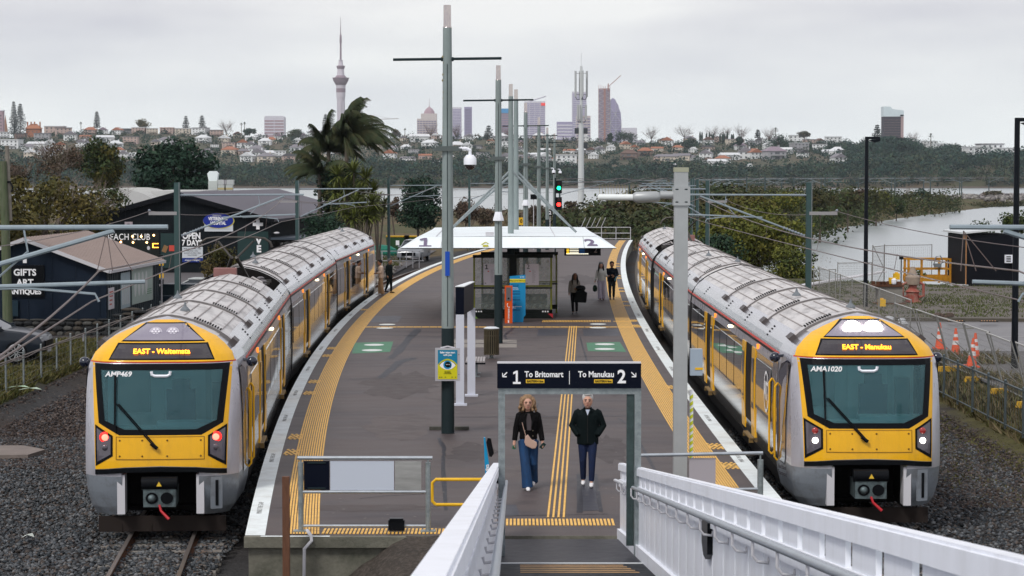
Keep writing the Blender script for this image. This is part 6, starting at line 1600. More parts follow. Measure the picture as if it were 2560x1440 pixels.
for px in(925,955,1000,1016,1032,1048):MB().box((px-1280)/34.1-.03,(px-1280)/34.1+.03,0,.06,0,1.25).build('post',GREYP,t)
MB().box((900-1280)/34.1,(1060-1280)/34.1,0,.05,1.2,1.26).build('rail',GREYP,t);MB().box((900-1280)/34.1,(1060-1280)/34.1,0,.05,.5,.55).build('rail',GREYP,t)
flat('car_park',[(-13.6,128),(-8.6,128),(-6.8,196),(-30,215),(-30,160),(-13.6,150)],M('car_park_asphalt',(.10,.095,.10),.8,var=.1),-.94)
flat('car_park',[(-34,84),(-17.3,60),(-16.7,84.9),(-22,85.2)],M('car_park_asphalt',(.10,.095,.10),.8),-.53)
flat('car_park',[(-15.9,96.5),(-13.0,96.5),(-13.0,141),(-34,141),(-34,97)],M('car_park_asphalt',(.10,.095,.10),.8),-.53)
t=thing('yellow_trolley','black and yellow hand trolley standing outside the beach club','trolley',((405-1280)/45,121,-.55))
for k in range(5):MB().box(-.12,.12,-.1,.1,.3+k*.34,.55+k*.34).build('band',YEL if k%2 else TBLK,t)
MB().box(-.25,.25,-.2,.2,.08,.16).build('base',TBLK,t)
tree('large dark evergreen tree with dense crown behind the vet building','tree',(436-1280)/28.7,190,5.9,4.0,3.7,P_DARK,70,170,.17,1.15,seed=21)
tree('olive green tree between the brown bare tree and the dark evergreen','tree',(262-1280)/26,210,6.5,2.3,3.5,P_OLIVE[:2]+P_GREEN,26,150,.17,.95,seed=22)
tree('dark tree partly hidden behind the olive green tree','tree',(235-1280)/24,228,7.6,3.0,2.2,P_DARK,26,110,.2,1.0,seed=23)
tb=tree('purplish brown bare winter tree behind the tan leaved tree','tree',(150-1280)/25,218,7.2,3.6,2.1,P_BROWN,40,60,.12,.9,seed=24,bark=BARKP);twigs(tb,3.4,2.2,8.3,16,4,BARKP,.06)
tb=tree('small bare brown tree left of the purplish bare tree','tree',(70-1280)/25,214,5.9,1.8,1.4,P_BROWN,16,60,.12,.7,seed=25,bark=BARKP);twigs(tb,1.8,1.4,6.5,8,5,BARKP,.05)
tb=tree('tan and olive leaved tree with pale tangled branches above the gift shop','tree',(120-1280)/48,113.5,3.5,4.2,2.8,P_OLIVE,80,105,.11,.8,seed=26,bark=BARKP);twigs(tb,3.8,2.3,4.6,22,6,BARKP,.05)
tree('bushy tan tree at the left picture edge beside the power pole','tree',(5-1280)/52,106,2.6,2.1,2.6,P_OLIVE,30,110,.11,.7,seed=27,bark=BARKP)
tb=tree('thin leafed grey twig tree behind the vaulted white shed','tree',(275-1280)/38,143.5,4.2,1.5,1.3,P_GREEN,12,70,.1,.6,seed=28,bark=BARKP);twigs(tb,1.5,1.3,5,8,7,BARKP,.035)
tree('brown and green round shrub beside the pantograph of the left train','shrub',(548-1280)/53,103,1.35,1.25,1.35,[(.075,.065,.02),(.05,.055,.018),(.10,.075,.03)],30,120,.07,.42,seed=29,name='shrub')
tree('dark green shrub below the windblown palm trees','shrub',(812-1280)/40.4,135,2.55,1.75,1.15,P_DARK,26,110,.09,.6,seed=30,name='shrub')
tree('dark round evergreen tree left of the nearest lamp post','tree',(1045-1280)/31.5,176,3.3,2.0,2.75,P_DARK,60,150,.11,.75,seed=31)
def bush(label,px,py,w_,h_,Y_,pal,seed,k=16,n=90,name='shrub',ls=None,cat='shrub'):
 s=F/Y_;rx_=w_/2/s;rz2=h_/2/s;X_=(px-1280)/s;zc=CH-(py-440)/s
 return tree(label,cat,X_,Y_,zc,rx_,rz2,pal,k,n,ls or max(.07,3.2/s),max(.3,rx_*.4),seed=seed,name=name,limbs=3)
bush('autumn brown shrub between the palm and the green mast',945,530,60,70,190,P_BROWN,41)
bush('brown leaved shrub left of the dark round tree',985,520,40,70,196,P_BROWN,42)
b_=bush('rust brown shrub right of the nearest lamp post',1165,530,80,75,215,P_BROWN,43,24);twigs(b_,1.6,1.4,2.2,8,3,BARKP,.03)
b_=bush('thin twiggy brown bush behind the left canopy stays',1215,540,60,60,230,P_BROWN,44);twigs(b_,1.4,1.4,2.0,9,8,BARKP,.03)
b_=bush('twiggy olive bush behind the canopy masts',1335,535,60,56,250,P_BROWN,45);twigs(b_,1.4,1.4,2.0,9,9,BARKP,.03)
bush('rusty bush right of the red signal lamp',1430,530,60,60,262,P_BROWN,46)
bush('brown green scrub right of the cell tower base',1520,530,100,66,262,P_BROWN[:2]+P_MANG,47,22)
bush('scrub with red brown leaves left of the square lamp arm',1592,526,80,62,275,P_BROWN[:1]+P_MANG,48,20)
bush('olive scrub below the square lamp arm',1655,520,80,60,290,P_MANG,49,20)
def frond(m,lf,p0,d,L,sag,wind,g):
 pts=[];p=Vector(p0);v=Vector(d).normalized()
 for i in range(9):
  pts.append(p.copy());p=p+v*L/8;v=(v+Vector((wind*.09,0,-sag*.11*(1+i*.25)))).normalized()
 m.tube(pts,[.03-.0028*i for i in range(9)],4,cap=False)
 for i in range(1,9):
  tdir=(pts[i]-pts[i-1]).normalized();sd_=tdir.cross(Vector((0,0,1))).normalized()
  for sub in range(9):
   base=pts[i-1].lerp(pts[i],sub/9)
   for s in(-1,1):
    ln=L*.27*(1.1-abs(i-4)/6)*g.uniform(.8,1.2)
    e=base+(sd_*s*.45+tdir*.6+Vector((wind*.35,0,-.75))).normalized()*ln
    w_=tdir*.028
    lf.add([base-w_,base+w_,e+w_*.3,e-w_*.3],[(0,1,2,3)])
PALML=M('palm_leaf',(.04,.055,.028),.7,spec=.1,var=.4,scale=3,dirt=(.09,.07,.03),dscale=1.2,damt=.6);TRK=M('palm_trunk',(.13,.11,.09),.9,var=.3)
def palm(label,px,py,Y_,n,L,seed,wind=1.0,lean=0.):
 s=F/Y_;X_=(px-1280)/s;zc=CH-(py-440)/s;gz=float(land_z([X_],[Y_])[0]);g=random.Random(seed)
 t=thing('palm_tree',label,'palm tree',(X_,Y_,gz));cz=zc-gz
 MB().tube([(-lean,0,0),(-lean*.4,0,cz*.5),(0,0,cz)],[.2,.16,.14],8).build('trunk',TRK,t,True)
 for q in range(n):
  a=q*2*math.pi/n+g.uniform(-.2,.2);el=g.uniform(.25,1.35)
  d=Vector((math.cos(a)*math.cos(el)+wind*.35,math.sin(a)*math.cos(el),math.sin(el)))
  m=MB();lf=MB();frond(m,lf,(0,0,cz),d,L*g.uniform(.8,1.1),g.uniform(.9,1.6),wind,g)
  lf.add([v for v in m.v],m.f);lf.build('frond',PALML,t,fix=False)
 return t
palm('tall windblown palm tree with fronds swept to the right',868,352,150,44,3.6,51,1.0,.2)
palm('smaller windblown palm left of the tall palm',822,372,152,34,3.0,52,.8,-.1)
palm('low drooping palm below left of the windblown palms',800,430,149,22,2.6,53,-.6)
def rosette(label,pts,Y_,seed,L=1.15):
 s=F/Y_;px0,py0=pts[0];X_=(px0-1280)/s;gz=float(land_z([X_],[Y_])[0]);g=random.Random(seed)
 t=thing('cabbage_tree',label,'spiky tree',(X_,Y_,gz));mt_=M('spiky_leaf',(.10,.12,.025),.5,var=.35,scale=3)
 for px,py in pts:
  c=Vector(((px-px0)/s,g.uniform(-.4,.4),CH-(py-440)/s-gz));m=MB()
  for q in range(100):
   d=Vector((g.gauss(0,1),g.gauss(0,1),g.gauss(.25,.8))).normalized();sd_=d.cross(Vector((0,0,1))).normalized()*.055;l_=L*g.uniform(.7,1.1)
   mid_=c+d*l_*.55;e=c+d*l_+Vector((.05,0,-.12))
   m.add([c-sd_*.5,c+sd_*.5,mid_+sd_,e,mid_-sd_],[(0,1,2,4),(2,3,4)])
  m.build('leaf_rosette',mt_,t,fix=False)
  MB().tube([(0,0,0),(c.x*.5,c.y*.5,c.z*.5),tuple(c)],[.08,.07,.05],6).build('trunk',TRK,t)
rosette('spiky yellow green cabbage tree in front of the tall palm',[(885,430),(845,440),(915,445),(865,470),(900,485),(932,478),(840,480),(880,510),(855,515)],146,61)
tree('dense dark foliage wrapped around the windblown palm trunks','tree',(852-1280)/36.6,149.5,4.3,2.0,2.6,P_DARK[:2]+P_OLIVE[:1],44,120,.13,.75,seed=33)
rosette('lower spiky cabbage tree with yellow green rosettes by the train end',[(905,520),(885,545),(930,505),(920,540),(890,505),(935,535),(865,535)],141,62,1.0)
rosette('dry brown green spiky plant right of the cabbage trees',[(945,500),(960,515),(935,525)],158,63,1.0)
t=tree('large yellow green leafy tree beside the right train and green mast','tree',(1885-1280)/39.0,140,1.6,4.2,2.7,P_YG,90,170,.12,1.0,seed=71)
tree('tall upper crown of olive tree behind the second right mast','tree',(1860-1280)/35.5,154,2.6,3.6,2.0,P_YG[:2]+P_OLIVE,46,150,.12,.9,seed=72)
tree('dark bushy tree at the foot of the yellow green tree by the train','tree',(1790-1280)/40.5,135,.7,2.0,2.4,P_DARK+P_GREEN[:1],34,140,.11,.8,seed=73)  # dark green leaf palette over the whole crown
tree('bright green bush at the lower right of the big yellow green tree','shrub',(1975-1280)/41.5,131.5,.2,1.9,1.7,P_YG+P_GREEN,34,130,.1,.65,seed=74,name='shrub')
g=np.random.RandomState(5);cs,rs=[],[]
line=[(20,205),(27,222),(38,262),(49,318),(60,360),(73,405),(86,440),(98,480),(106,505)]
for i in range(len(line)-1):
 a,b=np.array(line[i]),np.array(line[i+1]);L=np.linalg.norm(b-a)
 for k in range(int(L/.42)):
  p=a+(b-a)*g.uniform(0,1)+np.array([-1,.35])*g.uniform(0,20)*(1+i*.25);r_=g.uniform(1.3,2.8)
  cs.append((p[0],p[1],-1.9+g.uniform(0,.9)+.12*np.hypot(*(p-a))*.6));rs.append(r_)
V,Ff,cc=leafmass(cs,rs,95,.26,P_MANG+P_GREEN,7)
tag(link('mangrove_thicket',npmesh('mangrove_thicket',V,Ff,LEAFM,cc)),'dense olive mangrove thicket along the lagoon bank','thicket',kind='stuff')
for i,(px,py,w_,h_,Y_,pal)in enumerate(((1960,505,110,60,240,P_YG),(2050,500,90,70,270,P_MANG),(2120,505,80,60,320,P_MANG),(2190,500,90,66,360,P_YG[:2]+P_MANG),(2240,515,60,50,400,P_GREEN),(2150,490,50,40,380,P_BROWN),(1725,515,70,60,300,P_BROWN[:1]+P_MANG))):
 bush(['yellow green shrub behind the tall mast on the right','olive shrub between mast and black street light','dull olive shrub just left of the black street light','green brown shrub just right of the black street light','small green shrub near the lagoon point','bare brown shrub on the ridge beside the street light','brown shrub beside the square lamp column'][i],px,py,w_,h_,Y_,pal,80+i,22,90)
bush('isolated dark round tree on the causeway rocks',2297,500,68,58,600,P_DARK,90,26,120,'tree',cat='tree')
b_=bush('bare grey shrub left of the dark causeway tree',2262,508,50,40,590,P_BROWN,91,12,40);twigs(b_,2.4,2,2.2,8,8,BARKP,.08)
bush('low brown scrub on top of the causeway',2480,487,60,14,660,P_BROWN+P_MANG,92,12,60)
bush('dark leafy bush behind the black cabin',2450,640,110,190,128,P_GREEN,93,30,120)
bush('dark leafy bush at the right picture edge above the cabin',2540,560,90,90,132,P_GREEN+P_YG[:1],94,26,120)
bush('green shrub on the bank left of the yellow steel frame',2290,690,60,30,126,P_YG,95,8,60)
cs,rs=[],[]
for p in[p for p in pathR if 540<p.y<830]:
 for k in range(4):cs.append((p.x+15+g.uniform(0,6),p.y-6+g.uniform(-3,3),-2.3));rs.append(g.uniform(1,1.9))
V,Ff,cc=leafmass(cs,rs,40,.35,P_MANG,9);tag(link('bank_scrub',npmesh('bank_scrub',V,Ff,LEAFM,cc)),kind='stuff')
cs,rs=[],[]
for k in range(170):
 x=g.uniform(-60,40);y=330+g.uniform(-45,60)-abs(x)*.1;cs.append((x,y,-.6+g.uniform(0,.6)));rs.append(g.uniform(.7,1.6))
V,Ff,cc=leafmass(cs,rs,50,.22,P_BROWN+P_MANG,19);tag(link('shore_scrub',npmesh('shore_scrub',V,Ff,LEAFM,cc)),kind='stuff')
ROADM=M('wet_road_asphalt',(.13,.125,.13),.38,var=.25,scale=.7,dirt=(.2,.19,.185),dscale=.5,damt=.5)
flat('road',[(14.4,76),(60,70),(60,88),(15.8,91.5)],ROADM,-.35)
flat('road',[(13.9,62),(60,52),(60,69.9),(14.3,75.9)],M('road_verge_asphalt',(.09,.085,.085),.6,var=.3,scale=1.5),-.352)
for(a,b)in(((18.3,82.6),(40,81)),((18.5,80),(40,78.4)),((20,85),(40,83.8))):
 m=MB();m.bar((a[0],a[1],-.344),(b[0],b[1],-.344),.12,.004);tag(m.build('road_line',M('road_line_white',(.42,.42,.42),.6)),kind='structure')
m=MB();m.bar((15.9,91.6,-.30),(60,88.1,-.30),.3,.16);tag(m.build('kerb',M('kerb_timber_grey',(.09,.08,.065),.9,var=.3)),kind='structure')
STR=M('hazard_orange',(.6,.3,.12),.5)
for i,px in enumerate((2390,2472)):
 g_=gp(px,803,-.2);t=thing('drain_cover','orange striped drain cover on the kerb, %s of two'%('left' if i==0 else 'right'),'cover',(g_.x,g_.y,-.22))
 MB().box(-.35,.35,-.15,.15,0,.03).build('plate',DKRUB,t)
 for k in range(6):MB().bar((-.32+k*.11,-.14,.035),(-.26+k*.11,.14,.035),.045,.01).build('stripe',STR,t)
flat('gravel_yard',[(16.5,93),(60,90),(60,119),(22,121),(18,120)],M('yard_gravel',(.135,.12,.11),.9,var=.4,scale=2.5,bump=1,bscale=14,bdist=.04,dirt=(.07,.08,.035),dscale=.35,damt=.8),-.352)
for px,by,ty,Y_,nm in((2165,767,342,102,'black street light pole with short arm beyond the right train'),(2540,925,295,69,'nearest black street light pole at the right edge of the picture')):
 s=F/Y_;X_=(px-1280)/s;zt=CH-(ty-440)/s+.38
 t=thing('street_light',nm,'street light',(X_,Y_,-.38));BP=M('street_pole_black',(.008,.010,.014),.4)
 MB().tube([(0,0,0),(0,0,zt)],[.11,.085],8).build('pole',BP,t);MB().box(.0,.62,-.05,.05,zt-.12,zt).build('arm',BP,t)
 MB().prism([(.1,zt-.16),(.62,zt-.1),(.62,zt-.2),(.35,zt-.28)],-.12,.12,'y').build('lamp_head',BP,t)
t=thing('pipe_fence','dark galvanised pipe fence beside the ballast right of the right train','fence',(12.7,0,-.72))
FD=M('fence_dark_galv',(.10,.125,.135),.5,.5,var=.2)
pm_=MB().tube([(0,0,0),(0,0,1.22)],.035,8).sph((0,0,1.24),.042,8,5).mesh('post',FD)
y=44.0
while y<82:link('post',pm_,t,(0,y,-.05));y+=2.0
MB().tube([(0,a,1.12)for a in(43,60,82)],.028,6).build('top_rail',FD,t);MB().tube([(0,a,.06)for a in(43,60,82)],.022,6).build('bottom_rail',FD,t)
m=MB()
for q in np.arange(43,82,.3):m.bar((.01,q,.08),(.01,q+.3,1.1),.004,.004);m.bar((.012,q+.3,.08),(.012,q,1.1),.004,.004)
m.build('chain_mesh',FD,t)['kind']='stuff'
TF=M('temp_fence_steel',(.30,.30,.29),.5,.5);YF=M('fence_foot_yellow',(.55,.32,.02),.6,var=.15)
pn_n=0
P0=[(13.7,51),(13.75,54.6),(13.9,58.2),(14.0,61.8),(14.0,65.4),(13.9,69),(13.9,72.6),(13.9,76.2),(14.0,80),(14.1,84),(14.2,88),(14.3,92),(14.4,96),(14.5,100),(14.6,104)]
for i in range(len(P0)-1):
 a,b=P0[i],P0[i+1];near=i<7
 lean=(.45+rnd.uniform(-.1,.15))*(-1 if near else .1);Hh=1.75 if near else 1.85
 t=thing('temporary_fence','temporary mesh fence panel number %d from the right picture edge'%(i+1),'fence panel',(a[0],a[1],-.42),0,'temporary mesh fence panels right of the train')
 t['label']=('leaning temporary mesh fence panel, ' if near else 'upright temporary mesh fence panel, ')+['at the right picture edge','over two yellow feet near the edge','beside the black street pole','behind the nearest cones','beside the orange cones','left of the orange cones','just right of the train nose','above the right train nose','behind the right train roof front','behind the train near the white rag','beside the far street light','beyond the far street light','close to the tall green mast','farthest, right beside the tall green mast'][i]
 d=Vector((b[0]-a[0],b[1]-a[1],0));q0,q1=Vector((0,0,0)),d*.97;up=Vector((lean,0,Hh))
 MB().tube([q0,q0+up],.022,6).build('upright',TF,t);MB().tube([q1,q1+up],.022,6).build('upright',TF,t)
 MB().tube([q0+up*.98,q1+up*.98],.024,6).build('top_tube',M('temp_fence_pale',(.5,.5,.48),.45,.4),t);MB().tube([q0+up*.08,q1+up*.08],.02,6).build('bottom_tube',TF,t)
 m=MB()
 for k in range(1,10):m.bar(q0+up*k/10,q1+up*k/10,.005,.005)
 for k in range(1,26):m.bar(q0+d*.97*k/26+up*.08,q0+d*.97*k/26+up*.97,.004,.004)
 m.build('wire_mesh',TF,t)['kind']='stuff'
 if near:MB().tube([q0+d*.5+up*.6,q0+d*.5+Vector((.9,0,0))],.018,6).build('brace',TF,t)
 f=thing('fence_weight','x','fence weight',(a[0]+.0,a[1],-.45),0,'yellow fence feet')
 f['label']='yellow block foot under the mesh fence '+['at the right picture edge','second in from the right picture edge','beside the street pole','below the nearest cone','below the middle cone','below the leftmost cone','by the train nose','above the train nose','behind the train roof front','near the white rag','near the far street light','past the far street light','near the green mast','right at the green mast'][i]
 MB().prism([(-.42,0),(.42,0),(.36,.16),(-.36,.16)],-.12,.12,'y').build('block',YF,f,rot=(0,0,R(15)))
def cone(lb,px,py,tilt=0):
 g_=gp(px,py,-.34);t=thing('traffic_cone',lb,'traffic cone',(g_.x,g_.y,-.34),0,'orange traffic cones behind the mesh fence');t.rotation_euler=(0,R(tilt),0)
 OR=M('cone_orange',(.75,.11,.04),.5);WB=M('cone_white',(.72,.70,.70),.5)
 MB().box(-.22,.22,-.22,.22,0,.05).build('base',OR,t)
 def rr(z):return .17-.135*z/.92
 for z0_,z1_,mt_,nm in((.05,.36,OR,'body'),(.36,.5,WB,'white_band'),(.5,.62,OR,'body'),(.62,.72,WB,'white_band'),(.72,.92,OR,'body')):MB().tube([(0,0,z0_),(0,0,z1_)],[rr(z0_),rr(z1_)],14).build(nm,mt_,t,True)
cone('leftmost orange traffic cone behind the mesh fence',2349,872);cone('second orange traffic cone, standing alone',2389,888);cone('front orange cone of the close pair',2429,917,3);cone('rear orange cone of the close pair',2438,902)
t=thing('steel_frame','orange yellow steel lifting frame standing at the lagoon bank','steel frame',((2325-1280)/43.7,125,-.38))
OY=M('frame_orange_yellow',(.55,.25,.02),.6,var=.25,scale=5,dirt=(.2,.08,.03),dscale=4,damt=.6)
for dx in(-1.2,-.45,.55,1.2):
 for dy in(0,1.2):
  if abs(dx)>1 or dy==0:MB().box(dx-.06,dx+.06,dy-.06,dy+.06,0,1.4).build('upright',OY,t)
for z,h_ in((1.3,.1),(.75,.08),(.08,.34)):
 for dy in(-.02,1.2):MB().box(-1.3,1.3,dy-.05,dy+.05,z,z+h_).build('cross_beam',OY,t)
 for dx in(-1.2,1.2):MB().box(dx-.04,dx+.04,0,1.2,z,z+h_*.8).build('end_beam',OY,t)
m=MB();m.tube([(.2,-.1,1.0),(.35,-.12,1.5),(.6,-.12,1.55),(.75,-.1,1.2),(.5,-.1,.95)],.035,6);m.cbox((.45,-.1,1.0),(.4,.2,.22));m.build('hose_reel',M('reel_grey',(.2,.22,.24),.5),t)
t=thing('pump','dusty red and beige valve pump standing on the gravel yard','pump',((2283-1280)/52,105,-.38))
RP=M('pump_red',(.33,.09,.07),.8,var=.3,dirt=(.32,.24,.19),dscale=4,damt=.9)
MB().lathe([(.42,0),(.42,.1),(.3,.12),(.3,.5),(.36,.55),(.2,.7),(.2,.85)],14).build('body',RP,t,True);MB().lathe([(.2,.85),(.34,.9),(.36,1.25),(.2,1.4),(.1,1.75)],12).build('upper_body',M('pump_beige',(.3,.24,.19),.8,var=.3),t,True)
for s in(-1,1):MB().tube([(s*.3,-.1,.3),(s*.5,-.1,.35),(s*.5,-.1,.9),(s*.3,-.1,1.0)],.07,8).build('side_pipe',RP,t,True)
t=thing('pallet_load','grey crate with rusty parts and a yellow can on top in the yard','crate',((2225-1280)/52.5,104,-.38))
MB().box(-.75,.75,-.5,.5,0,.08).build('pallet',WOODB,t);MB().box(-.6,.55,-.4,.4,.1,.85).build('crate',M('crate_grey',(.22,.21,.19),.8,var=.15),t)
MB().box(-.9,.6,-.5,.5,.86,.94).build('tray',RUST,t)
for k in range(7):MB().cbox((-.75+k*.2,rnd.uniform(-.3,.3),1.02),(.16,.2,.16),k).build('rusty_part',RUST,t)
MB().cbox((.15,0,1.12),(.35,.35,.3)).build('yellow_can',YEL,t);MB().lathe([(.1,.98),(.12,1.05),(.12,1.2),(.05,1.25)],10,(.15,-.35,0)).build('white_pot',WHITE,t)
for px,py,Y_,lb in((2242,690,113,'small yellow battery box on a post left of the yellow frame'),(2206,756,100,'yellow plastic can standing in the grass by the crate')):
 s=F/Y_;o=MB().box(-.16,.16,-.12,.12,-.18,.14).box(-.08,.08,-.04,.04,.14,.2).build('yellow_can',YEL,loc=((px-1280)/s,Y_,CH-(py-440)/s));tag(o,lb,'can')
t=thing('survey_stand','thin black stand between the street light and yellow frame','stand',((2252-1280)/50,109,-.38));MB().tube([(0,0,0),(0,0,2.1)],.03,6).build('rod',TBLK,t);MB().box(-.1,.1,-.05,.05,1.95,2.1).build('head',TBLK,t)
for i,(x0p,x1p,y0p,y1p,Y_,lb)in enumerate(((2212,2330,610,700,128,'upright mesh panel in front of the lagoon left of the yellow frame'),(2182,2211,612,730,112,'narrow mesh panel standing edge on beside the far street light'),(2095,2180,655,720,118,'low mesh panel between the green mast and the far street light'),(2035,2090,672,740,112,'mesh panel right beside the green mast'))):
 s=F/Y_;X0,X1=(x0p-1280)/s,(x1p-1280)/s;Z1,Z0=CH-(y0p-440)/s,CH-(y1p-440)/s
 t=thing('temporary_fence',lb,'fence panel',(X0,Y_,Z0));W_,H_=X1-X0,Z1-Z0
 for x in(0,W_):MB().tube([(x,0,0),(x,0,H_)],.025,6).build('upright',TF,t)
 MB().tube([(0,0,H_*.96),(W_,0,H_*.98)],.02,6).build('top_tube',TF,t)
 m=MB()
 for k in range(1,22):m.bar((W_*k/22,0,.05),(W_*k/22,0,H_*.95),.006,.006)
 for k in range(1,12):m.bar((0,0,H_*k/12),(W_,0,H_*k/12),.006,.006)
 m.build('wire_mesh',TF,t)['kind']='stuff'
 if i==1:MB().tube([(0,0,0),(W_,0,H_*.5)],.02,5).tube([(0,0,H_),(W_,0,H_*.5)],.02,5).build('brace',TF,t)
t=thing('site_cabin','black site cabin with pale sloping roof and wall air unit','cabin',(2412/45.-1280/45.,121,-.38))
W_=(2538-2412)/45.1
MB().box(0,W_,0,5,0,2.85).build('wall',M('cabin_black',(.007,.008,.012),.6),t)
m=MB();m.prism([(-.25,2.9),(W_+.1,3.22),(W_+.1,3.3),(-.25,3.0)],-.2,5.2,'y');m.build('roof',M('cabin_roof_pale',(.6,.63,.65),.5),t)
MB().box(-.15,.0,-.05,.1,2.6,2.85).build('eave_timber',M('eave_tan',(.35,.18,.08),.6),t);MB().box(-.02,.04,-.04,0,0,2.8).build('corner_post',M('eave_tan',(.35,.18,.08),.6),t)
ac=MB().box(W_-.65,W_-.05,-.25,0,1.3,1.75).build('air_unit',WHITE,t)
for k in range(4):MB().box(W_-.6,W_-.35,-.26,-.25,1.36+k*.09,1.41+k*.09).build('louvre',TBLK,ac)
MB().box(-.9,.1,-.3,.3,.0,.1).build('step',GREYP,t)
t=thing('white_container','white panelled container wall beside the black cabin at the right edge','container',(28.3,112,-.38))
MB().box(0,4,0,5,.1,3.0).build('wall',M('container_white',(.58,.62,.66),.5),t);MB().prism([(-.1,3.0),(4,3.0),(4,3.5),(.3,3.4)],0,5,'y').build('roof',M('cabin_roof_pale',(.6,.63,.65),.5),t)
for k in range(5):MB().box(.3+k*.5,.34+k*.5,-.02,0,.1,3.0).build('panel_rib',M('container_white',(.58,.62,.66),.5),t)
car('white utility vehicle with red tail lamp cut off by the right picture edge',(22.6,83.2,-.35),R(4),(.62,.64,.68),'ute',.4)
m=MB()
for k in range(8):m.sph((rnd.uniform(-.6,.6),rnd.uniform(-.2,.2),rnd.uniform(0,.25)),rnd.uniform(.1,.22),6,4,0,(1.3,1,.7))
o=m.build('white_rag',M('rag_white',(.5,.52,.55),.8),loc=((2230-1280)/62,88,-.3));tag(o,'crumpled white plastic sheet on the ground behind the mesh fence','plastic sheet')
m=MB()
for k in range(10):m.cbox((rnd.uniform(-.4,.4),rnd.uniform(-.2,.2),rnd.uniform(0,.15)),(.3,.15,.12),rnd.uniform(0,3))
o=m.build('rubble_heap',M('rubble_brown',(.12,.09,.075),.9),loc=((2358-1280)/58,94,-.35));tag(o,'small brown rubble heap on the grass behind the kerb','rubble')
o=MB().bar((25.2,97,-.33),(27.6,94.6,-.33),.06,.06).bar((25.8,97.2,-.33),(28.2,94.8,-.33),.06,.06).bar((25.2,97,-.32),(25.8,97.2,-.32),.06,.05).build('ladder',GREYP);tag(o,'metal ladder lying flat on the yard gravel','ladder')
o=MB().bar((15.5,122,-.5),(21.0,123,.35),.8,.08).build('jetty_rail',GREYP);tag(o,'grey boat ramp walkway at the lagoon edge behind the mesh panels','walkway')
for k in range(4):
 a=gp(2345+k*22,1030+(k%2)*12,-.9)
m=MB();m.bar((10.7,57.2,-.93),(11.5,59.6,-.93),.12,.08);tag(m.build('timber_offcut',M('offcut',(.2,.16,.12),.9)),'weathered timber offcut on the mossy ground by the pipe fence','timber')
TUBE=M('cantilever_tube',(.30,.36,.40),.4,.5,var=.12,scale=6);WIRE=M('copper_wire',(.16,.125,.12),.45,.5);INS=M('insulator_blue_grey',(.25,.28,.33),.4)
def spine(m,a,b,n,r=.055):
 a,b=Vector(a),Vector(b)
 for k in range(n):
  p=a.lerp(b,k/n);q=a.lerp(b,(k+.35)/n);m.tube([p,q],[r,r*.8],8)
 m.tube([a,b],.02,6)
def hmast(Y_,X_,trk,side,label,top=5.5,tag_=None,feeder=True,cy=None,wdt=.2):
 t=thing('catenary_mast',label,'catenary mast',(X_,Y_,-1.0),0,'overhead line masts')
 m=MB();w_=wdt/2
 for dy in(-w_,w_):m.box(-w_,w_,dy-.012,dy+.012,0,top+1)
 m.box(-.01,.01,-w_,w_,0,top+1);m.build('mast',GREEN_MAST,t)
 MB().box(w_*.75,w_,-w_-.02,-w_-.012,0,top+1).build('mast_edge',M('mast_pale_edge',(.22,.24,.25),.5,.3),t)
 d=-side;L=abs(trk-X_);z0=5.05+1;zc=4.1+1
 arm=MB().tube([(d*.1,0,z0),(d*(L+.9),0,z0+.02)],.035,8).build('top_tube',TUBE,t,True)
 m=MB();spine(m,(d*.15,0,z0),(d*.8,0,z0),7);m.build('insulator',INS,arm)
 b2=MB().tube([(d*.15,0,3.6+1),(d*(L+.2),0,z0-.03)],.035,8).build('brace_tube',TUBE,t,True)
 m=MB();e=Vector((d*(L+.2),0,z0-.03))-Vector((d*.15,0,4.6));spine(m,(d*.15,0,4.6),Vector((d*.15,0,4.6))+e*.22,8,.06);m.build('insulator',INS,b2)
 MB().tube([(d*L*.45,0,4.6+(z0-4.6)*.45),(d*(L+.6),0,4.36+1)],.03,8).build('register_tube',TUBE,t,True)
 MB().tube([(d*(L*.62),0,4.62+.7),(d*(L*.62+.1),0,4.30+.95),(d*(L*.8),0,4.28+1.0),(d*(L-.05),0,4.2+1),(d*L,0,zc)],.018,6).build('steady_arm',TUBE,t,True)
 MB().tube([(d*(L*.8),0,z0),(d*(L*.8+.05),0,z0-.3),(d*L*.72,0,4.62+.75)],.015,5).build('drop_link',TUBE,t)
 if feeder:
  MB().box(min(0,side*1.0),max(0,side*1.0),-.13,-.09,4.42+1-.08,4.42+1+.04).build('feeder_bracket',M('bracket_pale',(.34,.33,.34),.5,.4),t)
  MB().sph((side*.98,-.1,5.5),.05,8,6).build('feeder_insulator',INS,t)
 if tag_:
  for k,tx in enumerate(tag_):
   o=MB().box(-.09,.09,-.125,-.115,1.95-k*.16,2.09-k*.16).build('number_plate',WHITE,t);text(tx,.09,TBLK,(0,-.13,2.02-k*.16),(R(90),0,0),o,'plate_lettering',.001)
 return t
def lerpX(path,y):return float(np.interp(y,[p.y for p in path],[p.x for p in path]))
LM=[(28.3,-10.2),(78,-11.95),(114,-11.2),(156,-8.8),(200,-3.9),(252,5.5)]
RM=[(28.3,11.0),(78,10.6),(114,10.2),(152,12.9),(190,15.6),(236,19.6)]
ordn=['nearest','second','third','fourth','fifth','sixth']
LT,RT=[],[]
for i,(y,x)in enumerate(LM):
 tx_=lerpX(pathL,y);LT.append((y,tx_+(.1 if i%2 else-.1)))
 hmast(y,x,tx_,-1,['cut off catenary arms reaching in from the left picture edge','green catenary mast with NIMT 677 19 plates beside the left train','green catenary mast in front of the windblown palms','thin green mast left of the dark round tree with yellow plate','green mast just right of the nearest lamp post','green mast behind the signal and canopy stays'][i],tag_=('NIMT','677','19')if i==1 else None,feeder=i<4)
